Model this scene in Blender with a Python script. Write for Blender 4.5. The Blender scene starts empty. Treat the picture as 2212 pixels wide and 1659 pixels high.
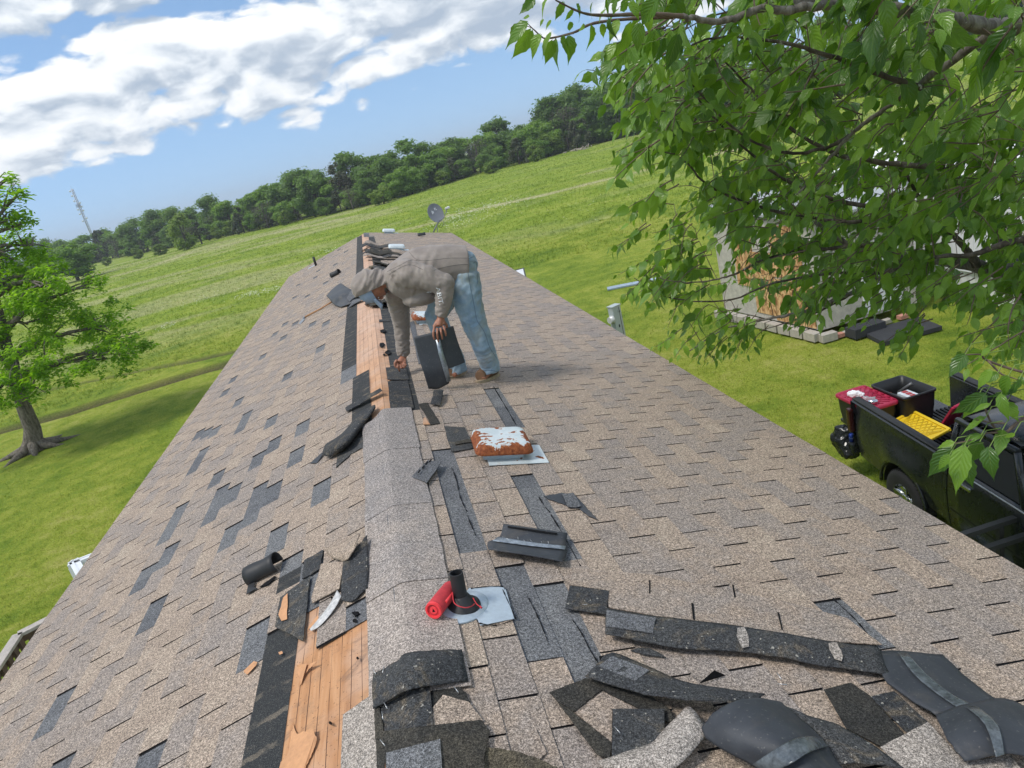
import bpy, bmesh, math, random
import numpy as np
from mathutils import Vector, Matrix, noise as mnoise
random.seed(7); rng = np.random.default_rng(7)
scene = bpy.context.scene
COL = scene.collection
# ------------------------------------------------------------------ camera
S = 1.6                                   # camera height above the ridge, metres
F_, PI_, RO_, YA_ = 1528.2, 0.32361, -0.25103, 0.12963
CX, CY = 1106.0, 829.5                    # picture measured at 2212 x 1659
SL = 0.25942; TS, CS, SN = math.tan(SL), math.cos(SL), math.sin(SL)
W = 2.603; YEND = 22.88; ZG = -4.2
CAM = Vector((0.3095, 0.0, S))
Fw = Vector((math.sin(YA_)*math.cos(PI_), math.cos(YA_)*math.cos(PI_), -math.sin(PI_)))
R0 = Fw.cross(Vector((0, 0, 1))).normalized(); U0 = R0.cross(Fw)
Rv = math.cos(RO_)*R0 + math.sin(RO_)*U0; Uv = -math.sin(RO_)*R0 + math.cos(RO_)*U0
cd = bpy.data.cameras.new('camera'); cam = bpy.data.objects.new('camera', cd); COL.objects.link(cam)
cam.matrix_world = Matrix(((Rv.x, Uv.x, -Fw.x, CAM.x), (Rv.y, Uv.y, -Fw.y, CAM.y), (Rv.z, Uv.z, -Fw.z, CAM.z), (0, 0, 0, 1)))
cd.sensor_width = 36; cd.lens = F_/2212*36; cd.clip_end = 6000; cd.clip_start = 0.05
scene.camera = cam
scene.render.resolution_x = 1024; scene.render.resolution_y = 768
# ------------------------------------------------------------------ light
SUN_EL, SUN_AZ = math.radians(60), math.radians(-105)     # azimuth from +Y, towards +X
sd = bpy.data.lights.new('sun', 'SUN'); sun = bpy.data.objects.new('sun', sd); COL.objects.link(sun)
sd.energy = 1.45; sd.angle = math.radians(14); sd.color = (1, .95, .87)
sdir = Vector((math.sin(SUN_AZ)*math.cos(SUN_EL), math.cos(SUN_AZ)*math.cos(SUN_EL), math.sin(SUN_EL)))
sun.rotation_euler = sdir.to_track_quat('Z', 'Y').to_euler()
scene.view_settings.view_transform = 'Standard'; scene.view_settings.look = 'None'
scene.view_settings.gamma = 1; scene.view_settings.exposure = 0.92
# ------------------------------------------------------------------ node helper
class NT:
    def __init__(s, tree): s.t = tree; s.n = tree.nodes; s.l = tree.links
    def node(s, typ, props=None, **ins):
        nd = s.n.new(typ)
        for k, v in (props or {}).items(): setattr(nd, k, v)
        for k, v in ins.items():
            key = k.replace('_', ' ') if not k[1:].isdigit() else int(k[1:])
            sock = nd.inputs[key]
            s.put(sock, v)
        return nd
    def put(s, sock, v):
        if isinstance(v, bpy.types.NodeSocket): s.l.new(v, sock)
        elif isinstance(v, (tuple, list)) and len(v) == 3 and sock.type == 'RGBA': sock.default_value = (*v, 1)
        else: sock.default_value = v
    def math(s, op, a, b=0.0, c=None, clamp=False):
        nd = s.n.new('ShaderNodeMath'); nd.operation = op; nd.use_clamp = clamp
        s.put(nd.inputs[0], a); s.put(nd.inputs[1], b)
        if c is not None: s.put(nd.inputs[2], c)
        return nd.outputs[0]
    def vmath(s, op, a, b=(0, 0, 0)):
        nd = s.n.new('ShaderNodeVectorMath'); nd.operation = op
        s.put(nd.inputs[0], a)
        if op == 'SCALE': s.put(nd.inputs['Scale'], b)
        else: s.put(nd.inputs[1], b)
        return nd.outputs[0]
    def noise(s, vec, scale, detail=3, rough=.5, dist=0):
        nd = s.n.new('ShaderNodeTexNoise'); nd.inputs['Scale'].default_value = scale
        nd.inputs['Detail'].default_value = detail; nd.inputs['Roughness'].default_value = rough; nd.inputs['Distortion'].default_value = dist
        if vec is not None: s.l.new(vec, nd.inputs['Vector'])
        return nd.outputs[0]
    def ramp(s, fac, stops):
        nd = s.n.new('ShaderNodeValToRGB'); s.put(nd.inputs[0], fac); e = nd.color_ramp.elements
        while len(e) < len(stops): e.new(.5)
        for el, (p, c) in zip(e, stops):
            el.position = p; el.color = (*(c if isinstance(c, (tuple, list)) else (c, c, c)), 1)
        return nd.outputs[0]
    def mix(s, fac, a, b, blend='MIX'):
        nd = s.n.new('ShaderNodeMix'); nd.data_type = 'RGBA'; nd.blend_type = blend
        s.put(nd.inputs[0], fac); s.put(nd.inputs[6], a); s.put(nd.inputs[7], b)
        return nd.outputs[2]
    def smooth(s, v, a, b):
        nd = s.n.new('ShaderNodeMapRange'); nd.interpolation_type = 'SMOOTHSTEP'
        s.put(nd.inputs[0], v); nd.inputs[1].default_value = a; nd.inputs[2].default_value = b
        return nd.outputs[0]
    def sep(s, v):
        nd = s.n.new('ShaderNodeSeparateXYZ'); s.l.new(v, nd.inputs[0]); return nd.outputs
    def comb(s, x, y, z):
        nd = s.n.new('ShaderNodeCombineXYZ'); s.put(nd.inputs[0], x); s.put(nd.inputs[1], y); s.put(nd.inputs[2], z); return nd.outputs[0]
# ------------------------------------------------------------------ sky
wd = bpy.data.worlds.new('World'); scene.world = wd; wd.use_nodes = True
nt = NT(wd.node_tree); nt.n.clear()
sky = nt.node('ShaderNodeTexSky', {'sky_type': 'NISHITA', 'sun_disc': False})
sky.sun_elevation = SUN_EL; sky.sun_rotation = SUN_AZ; sky.air_density = 1.0; sky.dust_density = .25; sky.ozone_density = 2.0; sky.altitude = 100
tc = nt.node('ShaderNodeTexCoord').outputs['Generated']
x, y, z = nt.sep(tc)
el = z                                        # sine of elevation
# long cumulus banks: stretched along the horizon, more broken near it
def vor(vec, scale):
    nd = nt.n.new('ShaderNodeTexVoronoi'); nd.feature = 'F1'; nd.inputs['Scale'].default_value = scale
    nt.l.new(vec, nd.inputs['Vector']); return nt.math('SUBTRACT', .9, nd.outputs['Distance'])
def dens(off):
    zz = nt.math('MAXIMUM', nt.math('ADD', z, off), 0.0)
    v1 = nt.comb(x, y, nt.math('MULTIPLY', zz, 4.2)); v2 = nt.comb(x, y, nt.math('MULTIPLY', zz, 2.0))
    wob = nt.n.new('ShaderNodeTexNoise'); wob.inputs['Scale'].default_value = 9; wob.inputs['Detail'].default_value = 4; nt.l.new(v2, wob.inputs['Vector'])
    v3 = nt.vmath('ADD', v2, nt.vmath('SCALE', nt.vmath('SUBTRACT', wob.outputs['Color'], (.5, .5, .5)), .11))
    big = nt.noise(nt.vmath('ADD', v1, (2.3, 5.1, .42)), 2.7, 4, .5, .1)
    fine = nt.noise(nt.vmath('ADD', v3, (7.3, 1.1, 0)), 24, 8, .62, .1)
    puff = nt.math('ADD', nt.math('MULTIPLY', vor(v3, 9), .62), nt.math('MULTIPLY', vor(v3, 23), .38))
    return nt.math('ADD', nt.math('MULTIPLY', big, .56), nt.math('ADD', nt.math('MULTIPLY', puff, .30), nt.math('MULTIPLY', fine, .16)))
d0 = dens(0.0); d1 = dens(.020)
cover = nt.ramp(el, [(0, .0), (.035, .03), (.062, .085), (.09, .19), (.13, .235), (.2, .25), (.3, .23), (.5, .19), (1, .12)])
dd = nt.math('ADD', d0, cover)
mask = nt.smooth(dd, .615, .675)
lit = nt.math('MULTIPLY_ADD', nt.math('SUBTRACT', d0, d1), 6.6, .645)
thick = nt.smooth(dd, .72, .90)
lit2 = nt.math('SUBTRACT', lit, nt.math('MULTIPLY', thick, .74))
ccol = nt.ramp(lit2, [(.0, (1.9, 2.3, 2.85)), (.25, (2.4, 2.75, 3.2)), (.45, (3.1, 3.4, 3.75)), (.68, (4.0, 4.2, 4.4)), (.95, (4.7, 4.75, 4.75))])
# clear sky: looked up a little above the true direction, the haze belt stays out of it
sv = nt.comb(x, y, nt.math('ADD', nt.math('MAXIMUM', z, 0.0), .16))
nt.l.new(nt.vmath('NORMALIZE', sv), sky.inputs[0])
skyc = nt.mix(1.0, sky.outputs[0], (.74, .80, .79), 'MULTIPLY')
allc = nt.mix(mask, skyc, ccol)
bg = nt.node('ShaderNodeBackground', Color=allc, Strength=.13)
out = nt.node('ShaderNodeOutputWorld'); nt.l.new(bg.outputs[0], out.inputs[0])
# ------------------------------------------------------------------ picking points: pixel ray met with a real surface
def ray(u, v): return Fw + Rv*((u-CX)/F_) - Uv*((v-CY)/F_)
def GP(u, v, z=ZG):
    d = ray(u, v); return CAM + d*((z-CAM.z)/d.z)
def YP(u, v, y):
    d = ray(u, v); return CAM + d*((y-CAM.y)/d.y)
def DP(u, v, dist): return CAM + ray(u, v).normalized()*dist
def NRM(side): return Vector((side*SN, 0, CS))
def roofpt(side, s, y, h=0.0):            # s down the slope from the ridge, y along it, h off the boards
    return Vector((side*(s*CS), y, -s*SN)) + NRM(side)*h
def RS(u, v, side=None, h=0.0):           # -> (side, s, y)
    d = ray(u, v)
    for sd_ in ((side,) if side else (1, -1)):
        n = NRM(sd_); k = (h - n.dot(CAM))/n.dot(d); P = CAM + d*k
        s = (P - n*h).x*sd_/CS
        if side or s >= 0 or sd_ == -1: return sd_, s, P.y
def RP(u, v, side=None, h=0.0):
    sd_, s, y = RS(u, v, side, h); return roofpt(sd_, s, y, h)
def PX(P):
    d = Vector(P) - CAM; zz = d.dot(Fw)
    return CX + F_*d.dot(Rv)/zz, CY - F_*d.dot(Uv)/zz, zz
# ------------------------------------------------------------------ object helpers
def tag(o, label=None, cat=None, group=None, kind=None):
    if label: o['label'] = label
    if cat: o['category'] = cat
    if group: o['group'] = group
    if kind: o['kind'] = kind
    return o
def empty(name, loc, label=None, cat=None, group=None, rz=0):
    o = bpy.data.objects.new(name, None); COL.objects.link(o); o.location = loc; o.rotation_euler = (0, 0, rz)
    o.empty_display_size = .1
    return tag(o, label, cat, group)
def link(name, me, mats=None, parent=None, M=None, smooth=False):
    if mats:
        me.materials.clear()
        for m in (mats if isinstance(mats, (list, tuple)) else [mats]): me.materials.append(m)
    if smooth: me.polygons.foreach_set('use_smooth', [True]*len(me.polygons))
    o = bpy.data.objects.new(name, me); COL.objects.link(o)
    if parent is not None: o.parent = parent
    if M is not None: o.matrix_basis = M
    return o
def unparent_mat(parent):                  # parts are modelled in world space: cancel the parent's place
    return Matrix.LocRotScale(parent.location, parent.rotation_euler, parent.scale).inverted()
class MB:
    """collects world-space shapes into one mesh"""
    def __init__(s): s.v = []; s.f = []; s.m = []; s.sm = []
    def add(s, verts, faces, m=0, smooth=False):
        b = len(s.v); s.v += [tuple(p) for p in verts]
        s.f += [tuple(i+b for i in f) for f in faces]; s.m += [m]*len(faces); s.sm += [smooth]*len(faces)
        return s
    def box(s, c, size, M=None, m=0, bev=0):
        hx, hy, hz = size[0]/2, size[1]/2, size[2]/2
        if bev:
            bm = bmesh.new(); bmesh.ops.create_cube(bm, size=1); bmesh.ops.scale(bm, vec=size, verts=bm.verts)
            bmesh.ops.bevel(bm, geom=bm.edges[:], offset=bev, segments=2, affect='EDGES', profile=.6)
            vs = [v.co + Vector((0, 0, 0)) for v in bm.verts]; fs = [[v.index for v in f.verts] for f in bm.faces]; bm.free()
            vs = [(M @ (v + Vector(c))) if M else v + Vector(c) for v in vs]
            return s.add(vs, fs, m, False)
        vs = [Vector((c[0]+a*hx, c[1]+b*hy, c[2]+d*hz)) for a in (-1, 1) for b in (-1, 1) for d in (-1, 1)]
        if M: vs = [M @ v for v in vs]
        return s.add(vs, [(0, 1, 3, 2), (4, 6, 7, 5), (0, 4, 5, 1), (2, 3, 7, 6), (0, 2, 6, 4), (1, 5, 7, 3)], m)
    def tube(s, pts, rad, n=8, m=0, cap=True, flat=1.0):
        pts = [Vector(p) for p in pts]; rad = rad if isinstance(rad, (list, tuple)) else [rad]*len(pts)
        vs = []; up = None
        for i, p in enumerate(pts):
            t = (pts[min(i+1, len(pts)-1)] - pts[max(i-1, 0)]).normalized()
            if up is None: up = t.orthogonal().normalized()
            a = (up - t*up.dot(t))
            a = a.normalized() if a.length > 1e-6 else t.orthogonal().normalized()
            up = a; b = t.cross(a)
            for k in range(n):
                an = 2*math.pi*k/n; vs.append(p + (a*math.cos(an) + b*math.sin(an)*flat)*rad[i])
        fs = []
        for i in range(len(pts)-1):
            for k in range(n):
                fs.append((i*n+k, i*n+(k+1) % n, (i+1)*n+(k+1) % n, (i+1)*n+k))
        s.add(vs, fs, m, True)
        if cap:
            s.f.append(tuple(len(s.v)-len(vs)+k for k in range(n))[::-1]); s.m.append(m); s.sm.append(False)
            s.f.append(tuple(len(s.v)-n+k for k in range(n))); s.m.append(m); s.sm.append(False)
        return s
    def cyl(s, a, b, r0, r1=None, n=16, m=0, cap=True): return s.tube([a, b], [r0, r1 if r1 is not None else r0], n, m, cap)
    def prism(s, poly, off, m=0, mside=None):
        """poly: world points of the top; off: vector to the bottom"""
        n = len(poly); vs = [Vector(p) for p in poly] + [Vector(p)+off for p in poly]
        b = len(s.v); s.add(vs, [tuple(range(n))], m)
        ms = m if mside is None else mside
        s.f.append(tuple(b+n+i for i in range(n))[::-1]); s.m.append(ms); s.sm.append(False)
        for i in range(n):
            j = (i+1) % n; s.f.append((b+i, b+n+i, b+n+j, b+j)); s.m.append(ms); s.sm.append(False)
        return s
    def grid(s, rows, m=0, thick=None, mback=None, smooth=True):
        """rows: list of equal rows of points; optional thickness -> closed sheet"""
        R, C = len(rows), len(rows[0]); P = [Vector(p) for r in rows for p in r]
        fs = [(i*C+j, i*C+j+1, (i+1)*C+j+1, (i+1)*C+j) for i in range(R-1) for j in range(C-1)]
        if thick is None: return s.add(P, fs, m, smooth)
        N = []
        for i in range(R):
            for j in range(C):
                du = P[i*C+min(j+1, C-1)] - P[i*C+max(j-1, 0)]; dv = P[min(i+1, R-1)*C+j] - P[max(i-1, 0)*C+j]
                nn = du.cross(dv); N.append(nn.normalized() if nn.length > 1e-9 else Vector((0, 0, 1)))
        b = len(s.v); s.add(P, fs, m, smooth)
        mb = m if mback is None else mback
        Q = [p - nn*thick for p, nn in zip(P, N)]
        s.add(Q, [f[::-1] for f in fs], mb, smooth)
        nP = R*C
        loop = [j for j in range(C)] + [i*C+C-1 for i in range(1, R)] + [(R-1)*C+j for j in range(C-2, -1, -1)] + [i*C for i in range(R-2, 0, -1)]
        for k in range(len(loop)):
            a, c2 = loop[k], loop[(k+1) % len(loop)]
            s.f.append((b+a, b+nP+a, b+nP+c2, b+c2)); s.m.append(mb); s.sm.append(False)
        return s
    def mesh(s, name):
        me = bpy.data.meshes.new(name); me.from_pydata(s.v, [], s.f)
        me.polygons.foreach_set('material_index', s.m); me.polygons.foreach_set('use_smooth', s.sm); me.update()
        return me
    def build(s, name, mats, parent=None, label=None, cat=None, group=None, kind=None, world=True, fixn=True):
        me = s.mesh(name)
        if fixn and len(s.f) < 60000:
            bm = bmesh.new(); bm.from_mesh(me); bmesh.ops.recalc_face_normals(bm, faces=bm.faces); bm.to_mesh(me); bm.free()
        o = link(name, me, mats)
        if parent is not None:
            o.parent = parent
            if world:
                M = Matrix.Identity(4); q = parent
                chain = []
                while q is not None: chain.append(q); q = q.parent
                for q in reversed(chain): M = M @ q.matrix_basis
                o.matrix_basis = M.inverted()
        elif world and len(s.v):
            c = sum((Vector(v) for v in s.v), Vector())/len(s.v)
            zmin = min(v[2] for v in s.v); c.z = zmin
            me.transform(Matrix.Translation(-c)); o.location = c
        return tag(o, label, cat, group, kind)
def npmesh(name, V, Fc, mats, mi=None, attr=None, smooth=False):
    """fast mesh from numpy: V (n,3), Fc (m,k)"""
    me = bpy.data.meshes.new(name); n, (m_, k) = len(V), Fc.shape
    me.vertices.add(n); me.vertices.foreach_set('co', np.asarray(V, np.float32).ravel())
    me.loops.add(m_*k); me.loops.foreach_set('vertex_index', np.asarray(Fc, np.int32).ravel())
    me.polygons.add(m_); me.polygons.foreach_set('loop_start', np.arange(0, m_*k, k, dtype=np.int32))
    for mt in (mats if isinstance(mats, (list, tuple)) else [mats]): me.materials.append(mt)
    if mi is not None: me.polygons.foreach_set('material_index', np.asarray(mi, np.int32))
    if smooth: me.polygons.foreach_set('use_smooth', np.ones(m_, bool))
    me.update(calc_edges=True)
    for nm, (dom, arr) in (attr or {}).items():
        a = me.attributes.new(nm, 'FLOAT', dom); a.data.foreach_set('value', np.asarray(arr, np.float32))
    return me
# ------------------------------------------------------------------ materials
def newmat(name):
    m = bpy.data.materials.new(name); m.use_nodes = True; t = NT(m.node_tree); t.n.clear()
    bs = t.n.new('ShaderNodeBsdfPrincipled'); o = t.n.new('ShaderNodeOutputMaterial'); t.l.new(bs.outputs[0], o.inputs[0])
    return m, t, bs, o
def setb(t, bs, color=None, rough=None, metal=None, spec=None, bump=None, bdist=.002, bstr=1.0):
    if color is not None: t.put(bs.inputs['Base Color'], color)
    if rough is not None: t.put(bs.inputs['Roughness'], rough)
    if metal is not None: t.put(bs.inputs['Metallic'], metal)
    if spec is not None: t.put(bs.inputs['Specular IOR Level'], spec)
    if bump is not None:
        b = t.n.new('ShaderNodeBump'); b.inputs['Distance'].default_value = bdist; b.inputs['Strength'].default_value = bstr
        t.l.new(bump, b.inputs['Height']); t.l.new(b.outputs[0], bs.inputs['Normal'])
def pos(t): return t.n.new('ShaderNodeNewGeometry').outputs['Position']
def objc(t): return t.n.new('ShaderNodeTexCoord').outputs['Object']
def simple(name, col, rough=.6, metal=0, var=.25, scale=6, bump=0, spec=.5, fine=60):
    m, t, bs, o = newmat(name); p = objc(t)
    n = t.noise(p, scale, 5, .6); n2 = t.noise(p, fine, 3, .6)
    f = t.math('ADD', t.math('MULTIPLY', n, .65), t.math('MULTIPLY', n2, .35))
    c = t.ramp(f, [(.3, tuple(x*(1-var) for x in col)), (.7, tuple(min(1, x*(1+var)) for x in col))])
    setb(t, bs, c, t.math('MULTIPLY_ADD', n, .2, rough-.1), metal, spec, n2 if bump else None, bump or .001)
    return m
def shingle_mat(name, cols, dark=.0, dirt=False):
    """mineral granules: per-tab tone, drifting blotches, fine speckle"""
    m, t, bs, o = newmat(name); p = pos(t)
    att = t.n.new('ShaderNodeAttribute'); att.attribute_name = 'tone'
    oi = t.n.new('ShaderNodeObjectInfo').outputs['Random']
    tone = t.math('FRACT', t.math('ADD', att.outputs['Fac'], oi))
    blot = t.noise(p, 5.0, 4, .6, .6); blot2 = t.noise(p, 15, 3, .6)
    mixv = t.math('ADD', t.math('MULTIPLY', tone, .42), t.math('ADD', t.math('MULTIPLY', blot, .75), t.math('MULTIPLY', blot2, .3)))
    base = t.ramp(t.math('SUBTRACT', mixv, .26), [(.15, cols[0]), (.40, cols[1]), (.55, cols[2]), (.70, cols[3]), (.9, cols[4])])
    g1 = t.noise(p, 230, 2, .7); g2 = t.noise(p, 105, 3, .7); g3 = t.noise(p, 420, 1, .5)
    sp = t.math('ADD', t.math('MULTIPLY', g1, .42), t.math('ADD', t.math('MULTIPLY', g2, .38), t.math('MULTIPLY', g3, .20)))
    gr = t.ramp(sp, [(.38, .24), (.45, .55), (.51, 1.0), (.575, 1.75), (.64, 2.6)])
    c = t.mix(1.0, base, gr, 'MULTIPLY')
    # long weather streaks running down the slope
    stn = t.noise(t.vmath('MULTIPLY', p, (.5, 3.2, .5)), 1.5, 4, .6)
    c = t.mix(t.smooth(stn, .5, .8), c, t.mix(1.0, c, (.87, .86, .86), 'MULTIPLY'))
    if dirt:
        q1 = t.noise(p, 6.5, 6, .72, 1.0); q2 = t.noise(p, 55, 3, .6)
        c = t.mix(t.math('MULTIPLY', t.smooth(q1, .50, .66), .75), c, t.mix(1.0, gr, (.135, .112, .082), 'MULTIPLY')); c = t.mix(t.smooth(q2, .66, .70), c, (.38, .36, .31))
    sc_ = t.noise(p, 2.2, 6, .7, .8); c = t.mix(t.math('MULTIPLY', t.smooth(sc_, .60, .72), .22), c, t.mix(1.0, gr, (.24, .245, .25), 'MULTIPLY'))
    setb(t, bs, c, .92, 0, .25, sp, .0025, .8)
    return m
TAN = [(.258, .224, .200), (.292, .245, .206), (.330, .262, .205), (.350, .282, .220), (.39, .325, .255)]
M_sh = shingle_mat('shingle_granules', TAN)
M_capsh = shingle_mat('ridge_cap_granules', [(.25, .228, .215), (.29, .258, .235), (.33, .285, .25), (.36, .31, .27), (.40, .355, .31)])
M_head = shingle_mat('weathered_headlap_granules', [(.098, .102, .110), (.125, .128, .134), (.145, .148, .152), (.16, .162, .164), (.19, .188, .184)])
def dark_head():
    m, t, bs, o = newmat('unweathered_dark_headlap'); p = pos(t)
    g1 = t.noise(p, 260, 2, .7); g2 = t.noise(p, 30, 4, .7)
    gr = t.ramp(g1, [(.35, (.012, .013, .015)), (.55, (.035, .037, .038)), (.68, (.11, .11, .10)), (.8, (.25, .24, .22))])
    # pale dusty streaks where the slots of the removed course were
    y_ = t.sep(p)[1]; fr = t.math('FRACT', t.math('MULTIPLY', t.math('ADD', y_, t.math('MULTIPLY', g2, .05)), 1/.16))
    st = t.math('MULTIPLY', t.math('LESS_THAN', t.math('ABSOLUTE', t.math('SUBTRACT', fr, .5)), .09), t.smooth(t.noise(p, 9, 3, .6), .42, .6))
    dust = t.smooth(t.noise(p, 12, 5, .7), .55, .75)
    c = t.mix(t.math('MAXIMUM', t.math('MULTIPLY', st, .55), t.math('MULTIPLY', dust, .4)), gr, t.mix(1.0, (.24, .20, .15), t.ramp(g1, [(.35, .4), (.6, 1.2)]), 'MULTIPLY'))
    setb(t, bs, c, .85, 0, .3, g1, .002, .7); return m
M_dark = dark_head()
M_asph = simple('asphalt_black', (.009, .009, .010), .8, var=.4, bump=.001, spec=.15)
def back_mat():
    """smooth talc-dusted underside of a shingle"""
    m, t, bs, o = newmat('shingle_underside'); p = objc(t)
    n = t.noise(p, 5, 5, .6, .5); n2 = t.noise(p, 90, 3, .6)
    c = t.ramp(n, [(.3, (.026, .030, .037)), (.6, (.045, .051, .060)), (.8, (.075, .072, .064))])
    c = t.mix(t.smooth(n2, .60, .75), c, (.12, .12, .115)); ds = t.noise(p, 3.2, 6, .7, .8); c = t.mix(t.math('MULTIPLY', t.smooth(ds, .48, .70), .55), c, (.115, .10, .082))
    setb(t, bs, c, .62, 0, .5, n2, .0012, .5); return m
M_back = back_mat()
def deck_mat():
    m, t, bs, o = newmat('roof_deck_boards'); p = pos(t)
    g = t.noise(t.vmath('MULTIPLY', p, (22, 1.6, 22)), 1.0, 5, .65, .6); b = t.noise(p, 3.0, 4, .6)
    c = t.ramp(g, [(.3, (.36, .17, .075)), (.5, (.50, .255, .12)), (.7, (.60, .34, .18))])
    c = t.mix(t.smooth(b, .42, .7), c, (.52, .33, .22))
    c = t.mix(t.math('MULTIPLY', t.smooth(t.sep(p)[1], 4, 9), .6), c, (.60, .42, .32))
    px, py, pz = t.sep(p)
    # smears of old tar running across
    tar = t.noise(t.vmath('MULTIPLY', t.vmath('ADD', p, (0, 0, 0)), (4, 9, 4)), 1.0, 5, .7, 1.5)
    c = t.mix(t.math('MULTIPLY', t.smooth(tar, .52, .68), .55), c, (.17, .11, .08))
    gm = t.noise(p, 7, 6, .7); c = t.mix(t.math('MULTIPLY', t.smooth(gm, .5, .7), .35), c, (.22, .15, .10))
    sp = t.noise(p, 120, 2, .6); c = t.mix(t.smooth(sp, .66, .72), c, (.05, .035, .025))
    setb(t, bs, c, .75, 0, .3, g, .0015, .6); return m
M_deck = deck_mat()
M_paper = simple('torn_kraft_paper', (.56, .29, .14), .7, var=.2, scale=14, bump=.001)
M_galv = simple('galvanised_flashing', (.46, .54, .60), .42, .35, .18, 5, .0005)
M_white = simple('white_painted_trim', (.72, .74, .76), .45, 0, .08, 3)
M_nail = simple('bright_staple_steel', (.6, .6, .6), .3, .9, .1)
# ------------------------------------------------------------------ house
house = empty('house', (0, 11, ZG), 'long low house seen from its ridge, brown shingle roof half stripped along the top', 'house')
M_siding = simple('house_siding', (.6, .58, .54), .6, var=.06)
Y0 = -1.4
mb = MB()
zb = -W*TS
for sx in (-1, 1):
    mb.box((sx*(W-.32), (Y0+YEND)/2, (ZG + zb)/2-.05), (.12, YEND-Y0-.7, zb-ZG-.1))
for yy in (Y0+.35, YEND-.35):
    n_ = MB; P = [Vector((-(W-.4), yy, ZG)), Vector((W-.4, yy, ZG)), Vector((W-.4, yy, zb+.02)), Vector((0, yy, -.06)), Vector((-(W-.4), yy, zb+.02))]
    mb.prism(P, Vector((0, .1 if yy < 5 else -.1, 0)))
mb.build('wall', M_siding, house)
mb = MB()
for sd_ in (-1, 1):                         # fascia and drip edge
    P = roofpt(sd_, W/CS-.01, Y0, -.02); Q = roofpt(sd_, W/CS-.01, YEND, -.02)
    mb.box(((P.x), (Y0+YEND)/2, P.z-.09), (.025, YEND-Y0, .17))
for yy in (Y0, YEND):
    for sd_ in (-1, 1):
        P = [roofpt(sd_, 0, yy, -.022), roofpt(sd_, W/CS, yy, -.022), roofpt(sd_, W/CS, yy, -.17), roofpt(sd_, 0, yy, -.17)]
        mb.prism(P, Vector((0, .025 if yy > 5 else -.025, 0)))
mb.build('fascia', M_white, house)
# roof = boards; shingles are its pieces
mb = MB()
for sd_ in (-1, 1):
    P = [roofpt(sd_, 0, Y0, 0), roofpt(sd_, W/CS, Y0, 0), roofpt(sd_, W/CS, YEND, 0), roofpt(sd_, 0, YEND, 0)]
    mb.prism(P, Vector((0, 0, -.02)))
roof = mb.build('roof', M_deck, house)
EXP, TAB = .135, .32
def shingle_geo(present, jit, tone, first=False):
    """local frame: x down the slope from the tab tops, y along, z off the roof. Three tabs, slots between."""
    V, Fc, mi, tn = [], [], [], []
    b = .005/EXP; a0 = .0085
    def hz(xx): return a0 + b*xx
    def q(pts, m, tv=None):
        i = len(V); V.extend(pts); Fc.append((i, i+1, i+2, i+3)); mi.append(m); tn.extend([tone[0] if tv is None else tv]*4)
    q([(-.165, 0, hz(-.165)), (0.002, 0, hz(.002)), (0.002, 3*TAB, hz(.002)), (-.165, 3*TAB, hz(-.165))], 3 if first else 1)
    for k in range(3):
        y0, y1 = k*TAB+.0045, (k+1)*TAB-.0045
        if not present[k]: continue
        j = [jit.uniform(-.0022, .0022) for _ in range(4)]; lift = jit.uniform(0, .0025)
        A = (0, y0+j[0], hz(0)); B = (EXP+j[1], y0+j[2]*.6, hz(EXP)+lift); C = (EXP+j[3], y1+j[0]*.6, hz(EXP)+lift*jit.uniform(.3, 1)); D = (0, y1+j[2], hz(0))
        dn = lambda p, t_=.0042: (p[0], p[1], p[2]-t_)
        q([A, B, C, D], 0, tone[k])
        q([B, dn(B), dn(C), C], 2); q([A, dn(A), dn(B), B], 2); q([D, C, dn(C), dn(D)], 2)
    for k in (0, 1, 2):                       # bitumen floor of a slot, the gap's shade put into its black too
        y0 = k*TAB
        if present[k] or (k and present[k-1]):
            q([(0, y0-.006, hz(0)-.0025), (EXP-.002, y0-.006, hz(EXP)-.0036), (EXP-.002, y0+.006, hz(EXP)-.0036), (0, y0+.006, hz(0)-.0025)], 2)
    return V, Fc, mi, tn
# list of missing tabs, found on the roof
MISS = set()
def course(side, s):
    off = 0.0 if side < 0 else .123
    return int(math.floor((s-off)/EXP))
def phase(side, k): 
    if side < 0: return .14 + (.16 if k % 2 == 0 else 0)
    return .28 + (0 if k % 2 == 1 else -.15)
def tabidx(side, k, y): return int(math.floor((y-phase(side, k))/TAB))
for u, v in [(375,1115),(345,1170),(310,1245),(358,1200),(327,1333),(450,932),(437,980),(460,940),(415,1015),(427,945),(540,893),(520,925),(513,875),(655,918),(577,920),(497,825),(497,840),(623,813),(697,753),(575,768),(470,1030),(587,976),(637,1003),(547,1013),(593,1053),(510,1063),(333,1020),(553,1086),(463,1093),(697,1043),(610,706),(643,700),(633,646),(683,696),(593,726),(613,730),(710,693),(648,615),(670,636),(680,600),(707,610),(693,583),(450,1119),(497,1159),(537,1123),(607,1149),(633,1206),(630,1246),(563,1373),(547,1406),(340,1330),(310,1362),(143,1520),(107,1580),(333,1639),(677,1223),
             (150,1650),(1060,853),(1077,880),(1101,903),(964,1013),(967,1046),(977,1083),(1004,1146),(1137,1073),(1151,1100),(1167,1119),(1214,1206),(1131,1313),(1151,1366),(1240,1359),(1251,1406),(1811,1323),(720,575),(700,560),(735,540),(745,545)]:
    sd_, s, y_ = RS(u, v); k = course(sd_, s); MISS.add((sd_, k, tabidx(sd_, k, y_)))
def kstart(side, yc):
    if side < 0:
        if yc < 3.0: return 5
        if yc < 4.75: return 1
        return 3 if 6.5 < yc < 11 else 2
    if yc < 4.9: return 0
    return 1 if yc < 21 else 0
protos = {}; jr = random.Random(3)
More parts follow.
